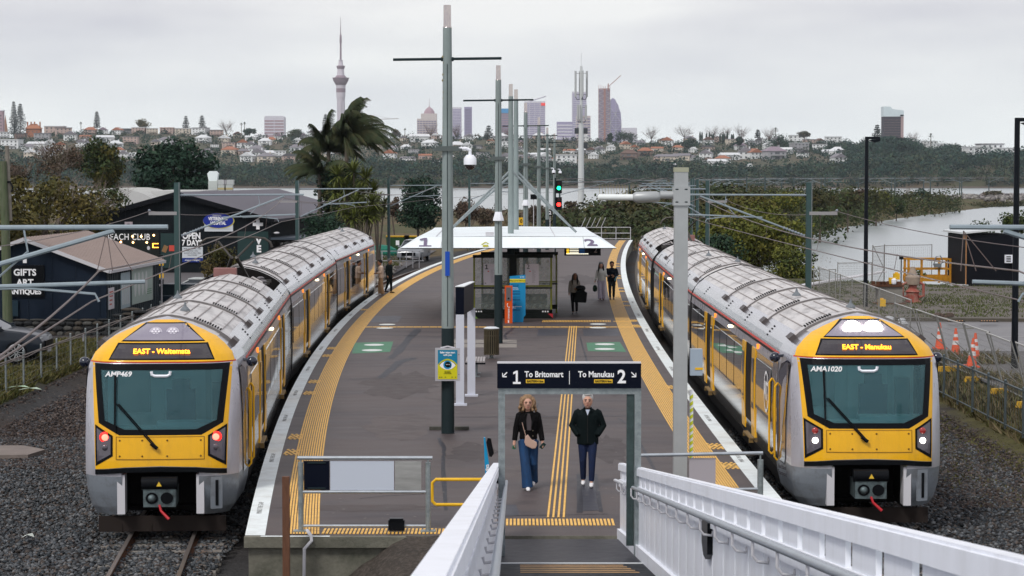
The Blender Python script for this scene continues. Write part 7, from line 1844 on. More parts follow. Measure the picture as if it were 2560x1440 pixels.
for i,(y,x)in enumerate(RM):
 tx_=lerpX(pathR,y);RT.append((y,tx_+(-.1 if i%2 else .1)))
 hmast(y,x,tx_,1,['cut off catenary arms reaching in from the right picture edge','tall green catenary mast behind the right train and yellow green tree','green catenary mast just right of the square lamp column','green mast seen beside the square lamp column','thin green mast behind the square lamp column arm','farthest green mast right of the rail curve'][i],feeder=i<3)
def wires(name,pts,sag,r,label,n=14):
 P=[]
 for i in range(len(pts)-1):
  a,b=Vector(pts[i]),Vector(pts[i+1])
  for k in range(n):
   t_=k/n;p=a.lerp(b,t_);p.z-=sag*4*t_*(1-t_);P.append(p)
 P.append(Vector(pts[-1]));o=MB().tube(P,r,5,cap=False).build(name,WIRE);tag(o,label,'wire');return P
for T_,pth,nm,ms_,sd_ in((LT,pathL,'left',LM,-1),(RT,pathR,'right',RM,1)):
 y0=[(2,lerpX(pth,16)+(1.2 if sd_<0 else-.3))]+[(y,x)for y,x in T_]+[(300,lerpX(pth,300)),(345,lerpX(pth,345))]
 wires('contact_wire',[(x,y,4.1)for y,x in y0],.02,.011,'contact wire above the %s track'%nm)
 wires('messenger_wire',[(x+(.1 if sd_<0 else-.1),y,4.5 if y<30 else 4.95)for y,x in y0],.35,.013,'sagging messenger wire above the %s track'%nm)
 wires('feeder_wire',[(ms_[0][1]+sd_*1.0,4,4.44)]+[(x+sd_*.98,y,4.48)for y,x in ms_[:4]]+[(ms_[4][1]+sd_,ms_[4][0],4.5)],.4,.012,'earth wire along the outer side of the %s masts'%nm)
 for i in range(len(y0)-1):
  a,b=y0[i],y0[i+1]
  for k in(1,2,3,4):
   if a[0]>100 or a[0]<10:continue
   t_=k/5;y=a[0]+(b[0]-a[0])*t_;x=a[1]+(b[1]-a[1])*t_
   zt=(4.5 if a[0]<30 else 4.95)*(1-t_)+4.95*t_-.35*4*t_*(1-t_)
   o=MB().tube([(x,y,4.1),(x+.05,y,zt)],.006,4).build('dropper_wire',WIRE);tag(o,'thin dropper wire number %d along the %s track between masts %d and %d'%(k,nm,i,i+1),'wire','dropper wires between messenger and contact wire')
   o['label']='%s dropper wire on the %s track, %s'%(['first','second','third','fourth'][k-1],nm,['','span before the first green mast','between the first two green masts','beyond the second green mast'][min(i,3)])
for sd_,x,nm in((-1,-5.3,'left'),(1,5.9,'right')):
 top=(x-.05*sd_,28.3,5.02)
 for k,dx in enumerate((-.08,.12,.38)):
  o=MB().tube([top,(x+dx,28.3,4.5)],.007,4).build('bridle_wire',WIRE);tag(o,'%s bridle wire hanging from the near %s catenary arm'%(['first','middle','last'][k],nm),'wire')
fp=smooth_path(TLX,2.0);m_mesh=None
mst=MB();mst.box(-.13,.13,-.13,.13,0,6.6);mme=mst.mesh('mast',M('far_mast_green_grey',(.06,.085,.09),.6))
ar=MB().tube([(0,0,6.1),(5.2,0,6.12)],.07,5).tube([(0,0,4.7),(4.2,0,6.1)],.06,5).tube([(2.5,0,5.4),(5.4,0,5.35)],.05,5).mesh('catenary_arm',M('far_arm_grey',(.2,.24,.26),.5,.3))
spots=[(1573,300,1),(1677,345,1),(1736,330,1),(1783,380,1),(1845,430,1),(1866,400,-1),(1912,440,1),(1953,470,-1),(1984,490,1),(2052,520,1),(2062,500,-1),(2145,560,1),(2228,575,1),(2236,555,-1),(2308,640,1),(2325,620,-1),(2398,680,1),(2403,660,-1),(2471,730,1)]
for i,(px,Y_,s)in enumerate(spots):
 X_=(px-1280)*Y_/F
 t=thing('far_catenary_mast','x','catenary mast',(X_,Y_,-1.0),R(-35)if Y_>400 else 0,'small catenary masts along the causeway')
 nb=['behind the scrub left of the square lamp arm','under the square lamp arm','just right of the square lamp column','beside the third right green mast','above the yellow green tree','second above the yellow green tree','left of the tall green mast top','close left of the tall green mast','right behind the tall green mast','right of the tall green mast, left of a pair','right of the tall green mast, right of a pair','just left of the black street light','right of the street light, left of a pair','right of the street light, right of a pair','above the dark causeway tree','right of the dark causeway tree','mid causeway, left of a pair','mid causeway, right of a pair','near the right picture edge'][i]
 t['label']='small far causeway mast '+nb
 link('mast',mme,t);o=link('catenary_arm',ar,t);o.scale=(s*1.0,1,1)
for k,(dx,z)in enumerate(((0,5.3),(1.5,4.9),(5,5.3))):
 P=[(p.x+dx,p.y,z-.15*math.sin(i*.4))for i,p in enumerate(fp[8:])];o=MB().tube(P,.035,4,cap=False).build('far_wire',WIRE);tag(o,['upper overhead wire along the causeway masts','lower overhead wire along the causeway masts','overhead wire on the near side of the causeway masts'][k],'wire')
t=thing('railway_signal','railway signal with green lamp above red lamp behind the canopy','signal',((1397-1280)/35,156,0))
MB().tube([(-.25,.1,0),(-.25,.1,5.6)],.06,8).build('post',DARKP,t)
for z,mt_,nm in((4.87,M('green_signal_lit',(.01,1,.35),.4,emit=2.5),'green_lamp'),(3.70,M('red_signal_lit',(1,.02,.015),.4,emit=6),'red_lamp')):
 h_=MB().box(-.22,.22,0,.12,z-.38,z+.52).build('signal_head',TBLK,t)
 MB().tube([(0,-.01,z),(0,-.05,z)],.14,16).build(nm,mt_,h_)
 MB().tube([(0,-.01,z+.33),(0,-.05,z+.33)],.11,12).build('dark_lens',M('lens_dark',(.03,.01,.01),.2),h_)
for px,py,Y_,w_,h_,mt_,tx,lb in((1303,553,175,.42,.6,YEL,'0','yellow speed board with 0 seen left of the third lamp post'),(1334,492,170,.5,.4,TBLK,'','dark marker board left of the fourth lamp post'),(1375,532,180,.36,.5,TBLK,'2','black board with white mark behind the canopy'),(1457,650,132,.0,.0,WHT,'','')):
 if w_==0:continue
 s=F/Y_;z=CH-(py-440)/s;t=thing('marker_board',lb,'sign',((px-1280)/s,Y_,-.95))
 MB().tube([(0,.05,0),(0,.05,z+.95)],.035,6).build('post',GREYP,t);b_=MB().box(-w_/2,w_/2,-.02,.02,z+.95-h_/2,z+.95+h_/2).build('board',mt_,t)
 if tx:text(tx,.4,TBLK if mt_ is YEL else WHT,(0,-.03,z+.95),(R(90),0,0),b_,'board_lettering',.01)
t=thing('platform_end_fence','grey rail fence across the far end of the platform','fence',(0,PE+.3,0))
xs_=np.linspace(1.5,XR(PE)-.2,8)
for x in xs_:MB().tube([(x,0,-.1),(x,0,1.15)],.035,6).build('post',GREYP,t)
for z in(1.12,.6,.1):MB().tube([(xs_[0],0,z),(xs_[-1],0,z)],.03,6).build('rail',GREYP,t)
for k in range(5):MB().tube([(6.2+k*.45,0,1.1),(6.6+k*.45,-.3,2.0)],.03,6).build('raking_bar',GREYP,t)
t=thing('cell_tower','white mobile phone mast with clustered antennas right of the signal','phone mast',((1452-1280)/20.1,271,-.9))
CT=M('cell_mast_white',(.60,.63,.64),.45,.2);AN=M('cell_antenna_grey',(.45,.47,.48),.4);CB=M('cell_cable_dark',(.06,.07,.08),.6)
MB().tube([(0,0,0),(0,0,1.5),(0,0,13.0)],[.62,.42,.33],14).build('mast',CT,t,True);MB().tube([(0,0,13),(0,0,20.2)],[.2,.16],10).build('upper_mast',CT,t,True)
MB().tube([(0,0,20.2),(0,0,21.8)],.03,5).build('lightning_rod',GREYP,t)
for z0_,z1_,rr_,n_ in((16.4,19.6,.72,4),(13.6,15.4,.6,3)):
 for k in range(n_):
  a=k*2*math.pi/n_+.2;x,y=rr_*math.cos(a),rr_*math.sin(a)
  o=MB().tube([(x,y,z0_),(x,y,z1_)],.14,8).build('antenna',AN,t,True)
  MB().bar((0,0,z0_+.3),(x,y,z0_+.3),.05,.05).bar((0,0,z1_-.3),(x,y,z1_-.3),.05,.05).build('antenna_bracket',CB,t)
  MB().tube([(x,y,z0_),(x*.7,y*.7,z0_-.35),(0,0,z0_-.2)],.05,5).build('antenna_cable',CB,t)
for z in(12.2,10.4):
 for s in(-1,1):MB().cbox((s*.55,0,z),(.5,.3,.7)).build('radio_unit',CB,t)if not(s<0 and z<11)else None
for k in range(24):MB().bar((-.42,0,1.2+k*.48),(.42,0,1.2+k*.48),.03,.03).build('step_peg',CB,t)
MB().box(.5,1.3,-.4,.4,0,1.1).build('equipment_cabinet',CT,t)
RP_=[(-400,360),(0,348),(250,334),(500,334),(640,342),(800,340),(1000,346),(1150,348),(1300,344),(1500,354),(1700,356),(1950,360),(2100,362),(2230,356),(2300,368),(2400,388),(2560,396),(3000,402)]
YRG=2150.
def ridge_z(X_,Y_):
 px=1280+X_/YRG*F*(YRG/Y_)*(Y_/YRG)
 return 5.73+(440-np.interp(1280+X_/YRG*F,[p[0]for p in RP_],[p[1]for p in RP_]))*YRG/F
def hill_z(X_,Y_):
 X_=np.asarray(X_,float);Y_=np.asarray(Y_,float);rz2=ridge_z(X_,Y_)
 sh=1500+14*np.sin(X_/60.)+9*np.sin(X_/23.+1)
 c=6.0+6.5*np.clip((X_-180)/120,0,1)+2.5*(vnoise(X_,Y_*0,60,2)-.5)*2
 t_=np.clip((Y_-sh)/45,0,1);z=-3.2+(c+3.2)*(t_**.6)
 u=np.clip((Y_-sh-45)/(YRG-1545),0,1);z=z+(rz2-c)*(u**.85)
 z=z+2.2*(vnoise(X_,Y_,70,4)-.5)*np.clip(u*6,0,1)*(u<.97)
 z=np.where(Y_>YRG,np.maximum(z-(Y_-YRG)*.02,10),z)
 return z
hx=np.arange(-900,901,12.);hy=np.concatenate([np.arange(1470,1600,8),np.arange(1600,2300,20),np.arange(2300,5200,250)])
GX,GY=np.meshgrid(hx,hy);GZ=hill_z(GX,GY);GX2=np.where(GY>2300,GX*2.5,GX)
V=np.stack([GX2,GY,GZ],-1).reshape(-1,3);nx,ny=len(hx),len(hy)
ii=np.arange(nx-1)[None,:]+np.arange(ny-1)[:,None]*nx
Fq=np.stack([ii,ii+1,ii+1+nx,ii+nx],-1).reshape(-1,4)
tag(link('hill',npmesh('hill',V,Fq,M('hill_ground',(.06,.062,.035),.95,var=.4,scale=.03,dirt=(.15,.10,.07),dscale=.02,damt=.8),smooth=True)),kind='structure')
g=np.random.RandomState(77)
PF=[(.012,.040,.032),(.018,.052,.036),(.034,.062,.036),(.008,.028,.026),(.05,.06,.03),(.075,.06,.036),(.085,.055,.042)]
def hillwood(name,pts,rmin,rmax,n,ls,pal,seed,lift=.55):
 pts=np.array(pts);r=g.uniform(rmin,rmax,len(pts));z=hill_z(pts[:,0],pts[:,1])
 C_=np.stack([pts[:,0],pts[:,1],z+r*lift],-1)
 V,Ff,cc=leafmass(C_,r,n,ls,pal,seed,squash=.85,jit=.3,up=.1)
 tag(link(name,npmesh(name,V,Ff,LEAFM,cc)),kind='stuff')
pts=[]
for x in np.arange(-440,450,5.0):
 for row in range(5):pts.append((x+g.uniform(-3,3),1506+row*17+14*math.sin(x/60)+9*math.sin(x/23+1)+g.uniform(-6,6)))
hillwood('shore_forest',pts,3.8,8.0,110,.9,PF[:5],1)
pts=[]
for x in np.arange(-450,470,7.5):
 for row in range(8):
  if g.rand()<.85:pts.append((x+g.uniform(-4,4),1600+row*70+g.uniform(-30,30)))
for k in range(650):
 x=g.uniform(250,480);pts.append((x,g.uniform(1560,2100)))
hillwood('hillside_woods',pts,3.0,6.0,70,.8,PF[:5]+PF[:2],2,.3)
pts=[(x+g.uniform(-5,5),2140+g.uniform(-25,30))for x in np.arange(-560,580,9)if g.rand()<.6]
hillwood('ridge_woods',pts,3.0,4.6,60,.9,PF,3,.4)
pts=[(x+g.uniform(-3,3),1560+g.uniform(-20,60))for x in np.arange(330,440,4)]
hillwood('headland_forest',pts,6,9.5,80,1.1,PF[:4],4)
pts=[((2235-1280)*1750/F+g.normal()*17,1750+g.uniform(-50,50))for k in range(70)]
P_=np.array(pts);zz_=hill_z(P_[:,0],P_[:,1])+10*np.exp(-((P_[:,0]-306)/17)**2)
V,Ff,cc=leafmass(np.stack([P_[:,0],P_[:,1],zz_],-1),g.uniform(4.5,7.5,len(P_)),90,1.0,PF[:4],6);tag(link('knoll_forest',npmesh('knoll_forest',V,Ff,LEAFM,cc)),kind='stuff')
tag(MB().add([((-900),1472,-2.42),(900,1472,-2.42),(900,1500,-1.2),(-900,1500,-1.2)],[(0,1,2,3)]).build('shoreline',M('shore_mud',(.09,.07,.055),.9,var=.3,scale=.05)),kind='structure')
WCOL={'white':(.70,.72,.73),'cream':(.58,.52,.44),'grey':(.36,.36,.38),'pink beige':(.48,.37,.33),'brown':(.20,.14,.12)}
RCOL={'orange tile':(.33,.14,.085),'grey':(.20,.19,.21),'dark':(.05,.05,.055),'white':(.62,.64,.66),'mauve':(.25,.2,.24),'brown':(.14,.09,.075)}
WIND=M('far_window_dark',(.11,.12,.13),.2)
wmat={k:M('house_wall_'+k.replace(' ','_'),v,.7,var=.06,scale=.3)for k,v in WCOL.items()};rmat={k:M('house_roof_'+k.replace(' ','_'),v,.7,var=.1,scale=.3)for k,v in RCOL.items()}
win_me=MB().box(-.6,.6,-.06,0,-.6,.6).mesh('window',WIND);wide_me=MB().box(-1.6,1.6,-.06,0,-1.0,.9).mesh('window',WIND)
_hc={}
def hm(key,fn):
 if key not in _hc:_hc[key]=fn()
 return _hc[key]
def house(kind,wc,rc,X_,Y_,rz,sc_=1.0,z=None,tall=2,cat='house'):
 z=float(hill_z([X_],[Y_])[0])if z is None else z
 t=thing('house' if kind!='block' else 'apartment_block','x',cat,(X_,Y_,z-1.0),rz);t.scale=(sc_*1.02,)*3
 W_,D_,H_={'gable':(11,9,5.2),'hip':(13,10,5.0),'block':(14,10,6.6),'low':(15,9,4.0)}[kind]
 link('wall',hm(('w',kind,wc),lambda:MB().box(-W_/2,W_/2,0,D_,-3,H_+1).mesh('wall',wmat[wc])),t)
 def rf():
  m=MB();e=.6;h=H_+1
  if kind=='gable':m.add([(-W_/2-e,-e,h),(W_/2+e,-e,h),(W_/2+e,D_+e,h),(-W_/2-e,D_+e,h),(0,-e,h+3.4),(0,D_+e,h+3.4)],[(0,3,5,4),(1,4,5,2),(0,4,1),(3,2,5),(0,1,2,3)])
  elif kind=='hip':m.add([(-W_/2-e,-e,h),(W_/2+e,-e,h),(W_/2+e,D_+e,h),(-W_/2-e,D_+e,h),(-2.4,D_/2,h+3),(2.4,D_/2,h+3)],[(0,1,5,4),(1,2,5),(2,3,4,5),(3,0,4),(0,3,2,1)])
  elif kind=='low':m.add([(-W_/2-e,-e,h),(W_/2+e,-e,h),(W_/2+e,D_+e,h),(-W_/2-e,D_+e,h),(-W_/2,D_/2,h+2),(W_/2,D_/2,h+2)],[(0,1,5,4),(1,2,5),(2,3,4,5),(3,0,4),(0,3,2,1)])
  else:m.box(-W_/2-.4,W_/2+.4,-.4,D_+.4,h,h+.5)
  return m.mesh('roof',rmat[rc])
 ro=link('roof',hm(('r',kind,rc),rf),t)
 if kind in('gable','hip'):link('chimney',hm(('c',wc),lambda:MB().box(-.5,.5,-.5,.5,0,2.4).mesh('chimney',wmat[wc])),ro,(W_*.25,D_*.55,H_+2.4))
 rows={'gable':(2.2,5.0),'hip':(1.6,4.4),'block':(1.4,4.0,6.4),'low':(2.6,)}[kind];n={'gable':3,'hip':3,'block':4,'low':4}[kind]
 for zz_ in rows:
  for k in range(n):link('window',wide_me if kind in('low','hip')and k==1 else win_me,t,((k-(n-1)/2)*W_/n*.95,0,zz_))
 if kind in('block','hip'):
  link('balcony',hm(('b',kind,wc),lambda:MB().box(-W_*.35,W_*.35,-1.3,0,2.95,3.15).box(-W_*.35,W_*.35,-1.35,-1.25,3.15,3.9).mesh('balcony',wmat[wc])),t)
 return t
HS=[]
spec=[(30,372,'block','white','white',1.1),(15,345,'block','white','white',.9),(140,325,'block','pink beige','white',1.3),(165,340,'block','pink beige','grey',1.1),(110,352,'block','grey','grey',1.0),(60,348,'block','brown','dark',.8),(180,352,'gable','white','grey',1.0),(95,372,'low','white','white',1.0),(75,378,'hip','white','grey',.8),(130,368,'gable','white','white',.8),(230,330,'hip','pink beige','orange tile',.9),(262,330,'gable','white','mauve',.8),(295,336,'gable','white','orange tile',.8),(320,328,'low','grey','dark',.9),(350,334,'block','pink beige','white',.9),(385,334,'block','cream','white',.8),(420,334,'block','pink beige','orange tile',.9),(460,340,'block','cream','white',1.0),(500,338,'block','white','grey',1.0),(545,340,'block','pink beige','grey',.9),(270,355,'low','white','white',1.0),(330,360,'block','pink beige','grey',.9),(300,385,'hip','white','orange tile',.7),(312,395,'gable','white','grey',.7),(540,370,'block','white','grey',.5),(575,372,'block','pink beige','grey',.8),(610,370,'gable','white','orange tile',.9),(630,350,'low','white','white',.7),(628,372,'gable','white','grey',.8),(598,338,'gable','cream','brown',.7),(640,385,'hip','white','grey',.9),(665,395,'low','white','white',1.0),(700,393,'block','white','white',.8),(680,360,'hip','cream','orange tile',.8),(700,350,'gable','white','mauve',.7),(745,383,'hip','white','grey',.9),(760,345,'gable','grey','mauve',.6),(790,340,'low','white','grey',.9),(800,365,'gable','white','grey',.6),(945,350,'gable','cream','brown',.9),(985,378,'hip','white','grey',.6),(1010,352,'gable','cream','grey',.6),(1050,355,'low','white','white',1.2),(1035,385,'block','grey','grey',.6),(1210,395,'block','grey','dark',.7),(1190,372,'low','grey','dark',.6),(1265,372,'block','white','white',.9),(1225,360,'gable','cream','orange tile',.6),(1300,380,'gable','white','grey',.6),(1415,412,'block','white','white',1.1),(1475,385,'gable','grey','brown',.7),(1500,385,'gable','white','grey',.8),(1525,378,'gable','white','white',.7),(1565,372,'gable','cream','orange tile',.8),(1585,378,'gable','cream','orange tile',.7),(1600,365,'hip','grey','grey',.7),(1570,400,'hip','brown','brown',1.0),(1610,390,'hip','brown','orange tile',.9),(1665,365,'gable','white','orange tile',1.0),(1640,378,'low','cream','orange tile',.7),(1690,378,'hip','cream','orange tile',.7),(1700,400,'low','cream','grey',.9),(1655,352,'gable','cream','brown',.7),(1735,402,'hip','white','grey',.6),(1760,398,'gable','white','grey',.9),(1770,362,'gable','white','brown',.9),(1800,355,'block','pink beige','mauve',.9),(1830,362,'block','cream','mauve',.8),(1850,375,'hip','white','mauve',.8),(1825,400,'low','white','white',1.0),(1862,398,'gable','white','grey',1.1),(1808,408,'hip','white','orange tile',.8),(1885,365,'block','grey','dark',.7),(1900,352,'hip','grey','dark',.7),(1915,352,'block','white','white',.7),(1940,398,'hip','grey','mauve',1.2),(1990,355,'block','white','white',1.2),(2020,365,'block','pink beige','grey',.9),(2000,378,'block','grey','white',1.0),(2045,378,'block','white','grey',.9),(2080,358,'block','white','white',1.1),(1955,385,'low','white','white',.9),(2068,388,'low','white','white',.8),(2320,370,'block','white','white',.9),(2335,378,'block','white','white',.9),(2365,370,'block','white','white',.8),(2395,372,'gable','brown','brown',.8),(2440,396,'block','white','white',1.2),(2475,390,'block','white','grey',1.3),(2510,392,'block','white','white',1.0),(2175,360,'block','white','grey',.6),(1690,420,'low','white','white',.6),(1870,418,'gable','white','white',.4),(1790,416,'low','white','white',.9)]
def y_for(px,py):
 best=1640
 for Y_ in np.arange(1600,2150,10):
  X_=(px-1280)*Y_/F;yy=440+(5.73-float(hill_z([X_],[Y_])[0]))/Y_*F
  best=Y_
  if yy<=py:break
 return best
for px,py,kind,wc,rc,s_ in spec:
 Y_=y_for(px,py);o=house(kind,wc,rc,(px-1280)*Y_/F,Y_-6,g.uniform(-.35,.35),s_);HS.append((o,px,py,kind,wc,rc))
for k in range(240):
 px=g.uniform(0,2120);py=g.uniform(346,412)
 if any(abs(px-h[1])<17 and abs(py-h[2])<12 for h in HS):continue
 Y_=y_for(px,py);kind=['gable','hip','low','gable'][g.randint(4)];wc=['white','white','cream','pink beige','grey'][g.randint(5)];rc=['grey','orange tile','brown','white','mauve','dark','grey','white','grey','white'][g.randint(10)]
 o=house(kind,wc,rc,(px-1280)*Y_/F,Y_,g.uniform(-.4,.4),g.uniform(.6,.95));HS.append((o,px,py,kind,wc,rc))
KN={'gable':'gabled house','hip':'hipped roof house','block':'flat roofed block','low':'long low house'}
REG=[(0,330,'left of the olive tree top'),(330,560,'above the large dark evergreen'),(560,840,'between the dark evergreen and the palms'),(840,1110,'between the palms and nearest lamp post'),(1110,1440,'behind the lamp posts'),(1440,1720,'right of the phone mast'),(1720,1930,'left of centre of the right hillside'),(1930,2170,'left of the black street light'),(2170,2700,'right of the black street light')]
cls={}
for h in HS:
 rg=next(r[2]for r in REG if h[1]<r[1]);cls.setdefault((h[3],h[4],h[5],rg),[]).append(h)
OR_=['leftmost','second','third','fourth','fifth','sixth']
for(kind,wc,rc,rg),L in cls.items():
 L.sort(key=lambda h:h[1])
 for i,h in enumerate(L):h[0]['label']=('' if len(L)==1 else OR_[i]+' ')+'%s %s with %s roof, %s'%(wc,KN[kind],rc,rg)
 for h in L:h[0]['group']='houses on the far hillside'
FD_=[(.03,.035,.03),(.04,.042,.035)]
def farx(px,Y_):return(px-1280)*Y_/F
def conifer(px,topy,basey,w_,Y_,label,gaps=.5,seed=1):
 s=F/Y_;X_=farx(px,Y_);z0=CH-(basey-440)/s;z1=CH-(topy-440)/s;t=thing('norfolk_pine',label,'pine tree',(X_,Y_,z0-4));H_=z1-z0+4;g2=random.Random(seed)
 MB().tube([(0,0,0),(0,0,H_)],[.5,.1],6).build('trunk',BARK,t)
 C_,rr_=[],[];nl=int(H_/1.6)
 for i in range(3,nl):
  z=i*H_/nl;wv=(w_/s/2)*(1-(i/nl)**1.3)+.3
  for q in range(6):
   a=q*1.05+i;f=g2 .uniform(.35,1.0);C_.append((wv*f*math.cos(a),wv*f*math.sin(a),z));rr_.append(1.0+.3*wv)
 V,Ff,cc=leafmass(C_,rr_,22,.5,[(.02,.032,.028),(.03,.036,.028)],seed,squash=.4);link('crown',npmesh('crown',V,Ff,LEAFM,cc),t);return t
conifer(38,252,335,26,2150,'tall Norfolk pine at far left skyline, left of the pair',seed=1);conifer(54,258,335,40,2150,'broad Norfolk pine at far left skyline, right of the pair',seed=2)
conifer(245,277,320,18,2150,'sparse umbrella topped Norfolk pine on the left skyline',seed=3);conifer(467,288,325,20,2150,'Norfolk pine above the dark evergreen, left of two',seed=4);conifer(507,287,325,24,2150,'Norfolk pine above the dark evergreen, right of two',seed=5)
conifer(2191,310,342,26,1800,'Norfolk pine left of the shrink wrapped tower',seed=6);conifer(1893,322,345,22,2150,'small conifer near the palm on the right skyline',seed=7);conifer(815,284,335,22,2100,'pointed pine behind the smaller windblown palm',seed=8);conifer(1222,312,350,34,2000,'dark wide conifer left of the second lamp post',seed=9)
def bare(px,topy,w_,Y_,label,seed,pal=((.13,.09,.075),(.16,.11,.09))):
 s=F/Y_;X_=farx(px,Y_);H_=16;zt=CH-(topy-440)/s;t=thing('bare_tree',label,'bare tree',(X_,Y_,zt-H_));rx_=w_/2/s
 tw=M('far_twig',(.14,.10,.09),.9);MB().tube([(0,0,-3),(0,0,H_*.5)],[.5,.3],6).build('trunk',tw,t);twigs(t,rx_*.9,7.5,H_*.55,16,seed,tw,.16,'branches',1.0,H_*.35)
 C_,rr_=crown_clumps(rx_*.8,rx_*.8,5.0,18,rx_*.3,seed);V,Ff,cc=leafmass(C_+np.array([0,0,H_-6]),rr_,26,.3,pal,seed);link('twig_haze',npmesh('twig_haze',V,Ff,LEAFM,cc),t)
for i,(px,ty,w_,lb)in enumerate(((1628,322,44,'bare brown tree on the skyline right of the lattice tower'),(1710,317,52,'widest bare brown tree on the skyline left of the cypress row'),(1782,322,40,'bare brown tree behind the left end of the cypress row'),(1812,323,36,'bare brown tree behind the middle of the cypress row'),(1852,319,44,'bare brown tree at the right end of the cypress row'),(1922,324,36,'bare brown tree left of the skyline palm'),(1075,315,40,'bare tree in front of the domed tower'),(1142,318,24,'bare tree below the twin towers'),(567,305,50,'pinkish bare tree on the skyline above the dark evergreen'),(2280,337,30,'bare reddish tree right of the wrapped tower'),(1270,322,40,'bare tree behind the canopy masts'))):bare(px,ty,w_,2120,lb,100+i)
for i,px in enumerate((1749,1754,1765,1773,1778,1782,1799,1805,1809,1817,1828,1832)):
 Y_=2100;s=F/Y_;hpx=[20,19,16,20,13,15,15,14,16,19,13,14][i];zb=CH+92/s;m=MB();Hh=hpx/s
 t=thing('cypress','pencil cypress in the skyline row, %s from the left'%['first','second','third','fourth','fifth','sixth','seventh','eighth','ninth','tenth','eleventh','twelfth'][i],'cypress',(farx(px,Y_),Y_,zb-3),0,'row of pencil cypresses on the right skyline')
 m.lathe([(.3,0),(.95,1.5),(1.0,3+Hh*.4),(.6,3+Hh*.8),(.05,3+Hh)],8);m.build('crown',M('cypress_dark',(.018,.032,.022),.9,var=.3,scale=1),t);MB().tube([(0,0,-3),(0,0,1)],.2,6).build('trunk',BARK,t)
def smallpalm(px,topy,Y_,label,r_=9,seed=1,h_=14):
 s=F/Y_;zt=CH-(topy-440)/s;t=thing('skyline_palm',label,'palm tree',(farx(px,Y_),Y_,zt-h_));R_=r_/s;g2=random.Random(seed)
 MB().tube([(0,0,-4),(0,0,h_-R_*.5)],[.35,.3],6).build('trunk',TRK,t)
 m=MB()
 for q in range(34):
  a=g2 .uniform(0,6.28);el=g2 .uniform(-.5,1.4);d=Vector((math.cos(a)*math.cos(el),math.sin(a)*math.cos(el),math.sin(el)));c=Vector((0,0,h_-R_*.5));sd_=d.cross(Vector((0,0,1))).normalized()*.28
  e=c+d*R_+Vector((0,0,-R_*.3));mm=c+d*R_*.6;m.add([c,mm+sd_,e,mm-sd_],[(0,1,2,3)])
 m.build('fronds',PALML,t,fix=False)
smallpalm(1937,320,2150,'round headed palm on the right skyline',10,1);smallpalm(2325,335,1800,'palm above the white terraces on the headland',9,2);smallpalm(205,306,2150,'small palm on the left skyline',5,3);smallpalm(605,308,2150,'small skyline palm left of the brown office block',5,4);smallpalm(613,306,2150,'second small skyline palm by the brown office block',5,5);smallpalm(1013,322,2150,'small palm on the skyline right of the palms',4,6)
for i,(px,ty,w_,hh,Y_,pal,lb)in enumerate(((360,297,44,28,2150,P_OLIVE,'yellow olive round tree on the left skyline'),(1945,330,70,60,1900,P_DARK,'broad dark tree clump below the skyline palm'),(1720,338,60,44,1950,P_DARK,'dark round tree below the widest bare tree'),(1560,328,70,26,2100,P_DARK,'dark spreading tree right of the curved glass tower'),(1525,332,20,30,2050,P_DARK,'dark pointed tree below the lattice tower'),(1848,342,26,24,1950,P_DARK,'small dark tree right of the mauve roofs'),(2010,328,40,16,2100,P_GREEN+P_BROWN,'low tree on the roofs near the white blocks'),(625,315,34,28,2100,P_DARK,'dark tree left of the brown office block'),(740,320,44,34,2080,P_GREEN,'green tree clump right of the brown office block'),(990,320,30,30,2080,P_BROWN+P_GREEN,'brownish tree right of the windblown palms'))):
 s=F/Y_;rx_=w_/2/s;rz2=hh/2/s;tree(lb,'tree',farx(px,Y_),Y_,CH+(440-ty)/s-rz2,rx_,rz2,pal,26,70,.55,rx_*.35,gz=CH+(440-ty)/s-rz2*2-5,seed=200+i,limbs=3)
CWN=[M('tower_glass_mauve',(.34,.31,.47),.3,var=.05,scale=.02),M('tower_pale',(.62,.61,.68),.5),M('tower_cream',(.60,.54,.53),.6),M('tower_pinkbrown',(.38,.27,.31),.6),M('tower_band',(.24,.22,.32),.4)]
def tower(px0,px1,topy,Y_,label,body,band,floors,cols=0,basey=350,dep=None,name='office_tower',top=None):
 s=F/Y_;W_=(px1-px0)/s;z1=CH+(440-topy)/s;X_=farx((px0+px1)/2,Y_);z0=CH+(440-basey)/s-8
 t=thing(name,label,'tower',(X_,Y_,z0));H_=z1-z0;D_=dep or W_*.8
 b=MB().box(-W_/2,W_/2,0,D_,0,H_).build('body',body,t)
 fl=(H_-6)/floors;bm_=MB().box(-W_/2+.8,W_/2-.8,-.4,0,0,fl*.5).mesh('window_band',band)
 for k in range(floors):link('window_band',bm_,b,(0,0,4+k*fl))
 if cols:
  cm=MB().box(-.5,.5,-.9,.1,0,H_).mesh('mullion',body)
  for k in range(1,cols):link('mullion',cm,b,(-W_/2+W_*k/cols,0,0))
 return t,W_,H_,D_
t,W_,H_,D_=tower(662,712,294,3400,'pinkish brown rounded office block on the skyline left of the tall tower',CWN[1],CWN[3],8,2);MB().prism([(-W_/2,0),(W_/2,0),(W_/2-2,2.2),(-W_/2+2,2.2)],0,D_,'y').build('parapet',CWN[1],t,loc=(0,0,H_))
t,W_,H_,D_=tower(1043,1092,297,3900,'cream tower with mauve dome left of the nearest lamp post',CWN[2],CWN[4],10,7);MB().box(-W_*.3,W_/2,0,D_,0,9).build('upper_storeys',CWN[2],t,loc=(0,0,H_));MB().lathe([(10.5,0),(9.5,5),(6,10),(1.5,13),(.4,15),(.3,28)],8).build('dome',CWN[3],t,loc=(4,D_/2,H_+8))
tower(1131,1154,269,4000,'pale slim tower, left of the twin towers',CWN[1],CWN[0],22);tower(1161,1180,268,4000,'mauve glass slim tower, right of the twin towers',CWN[0],CWN[4],22)
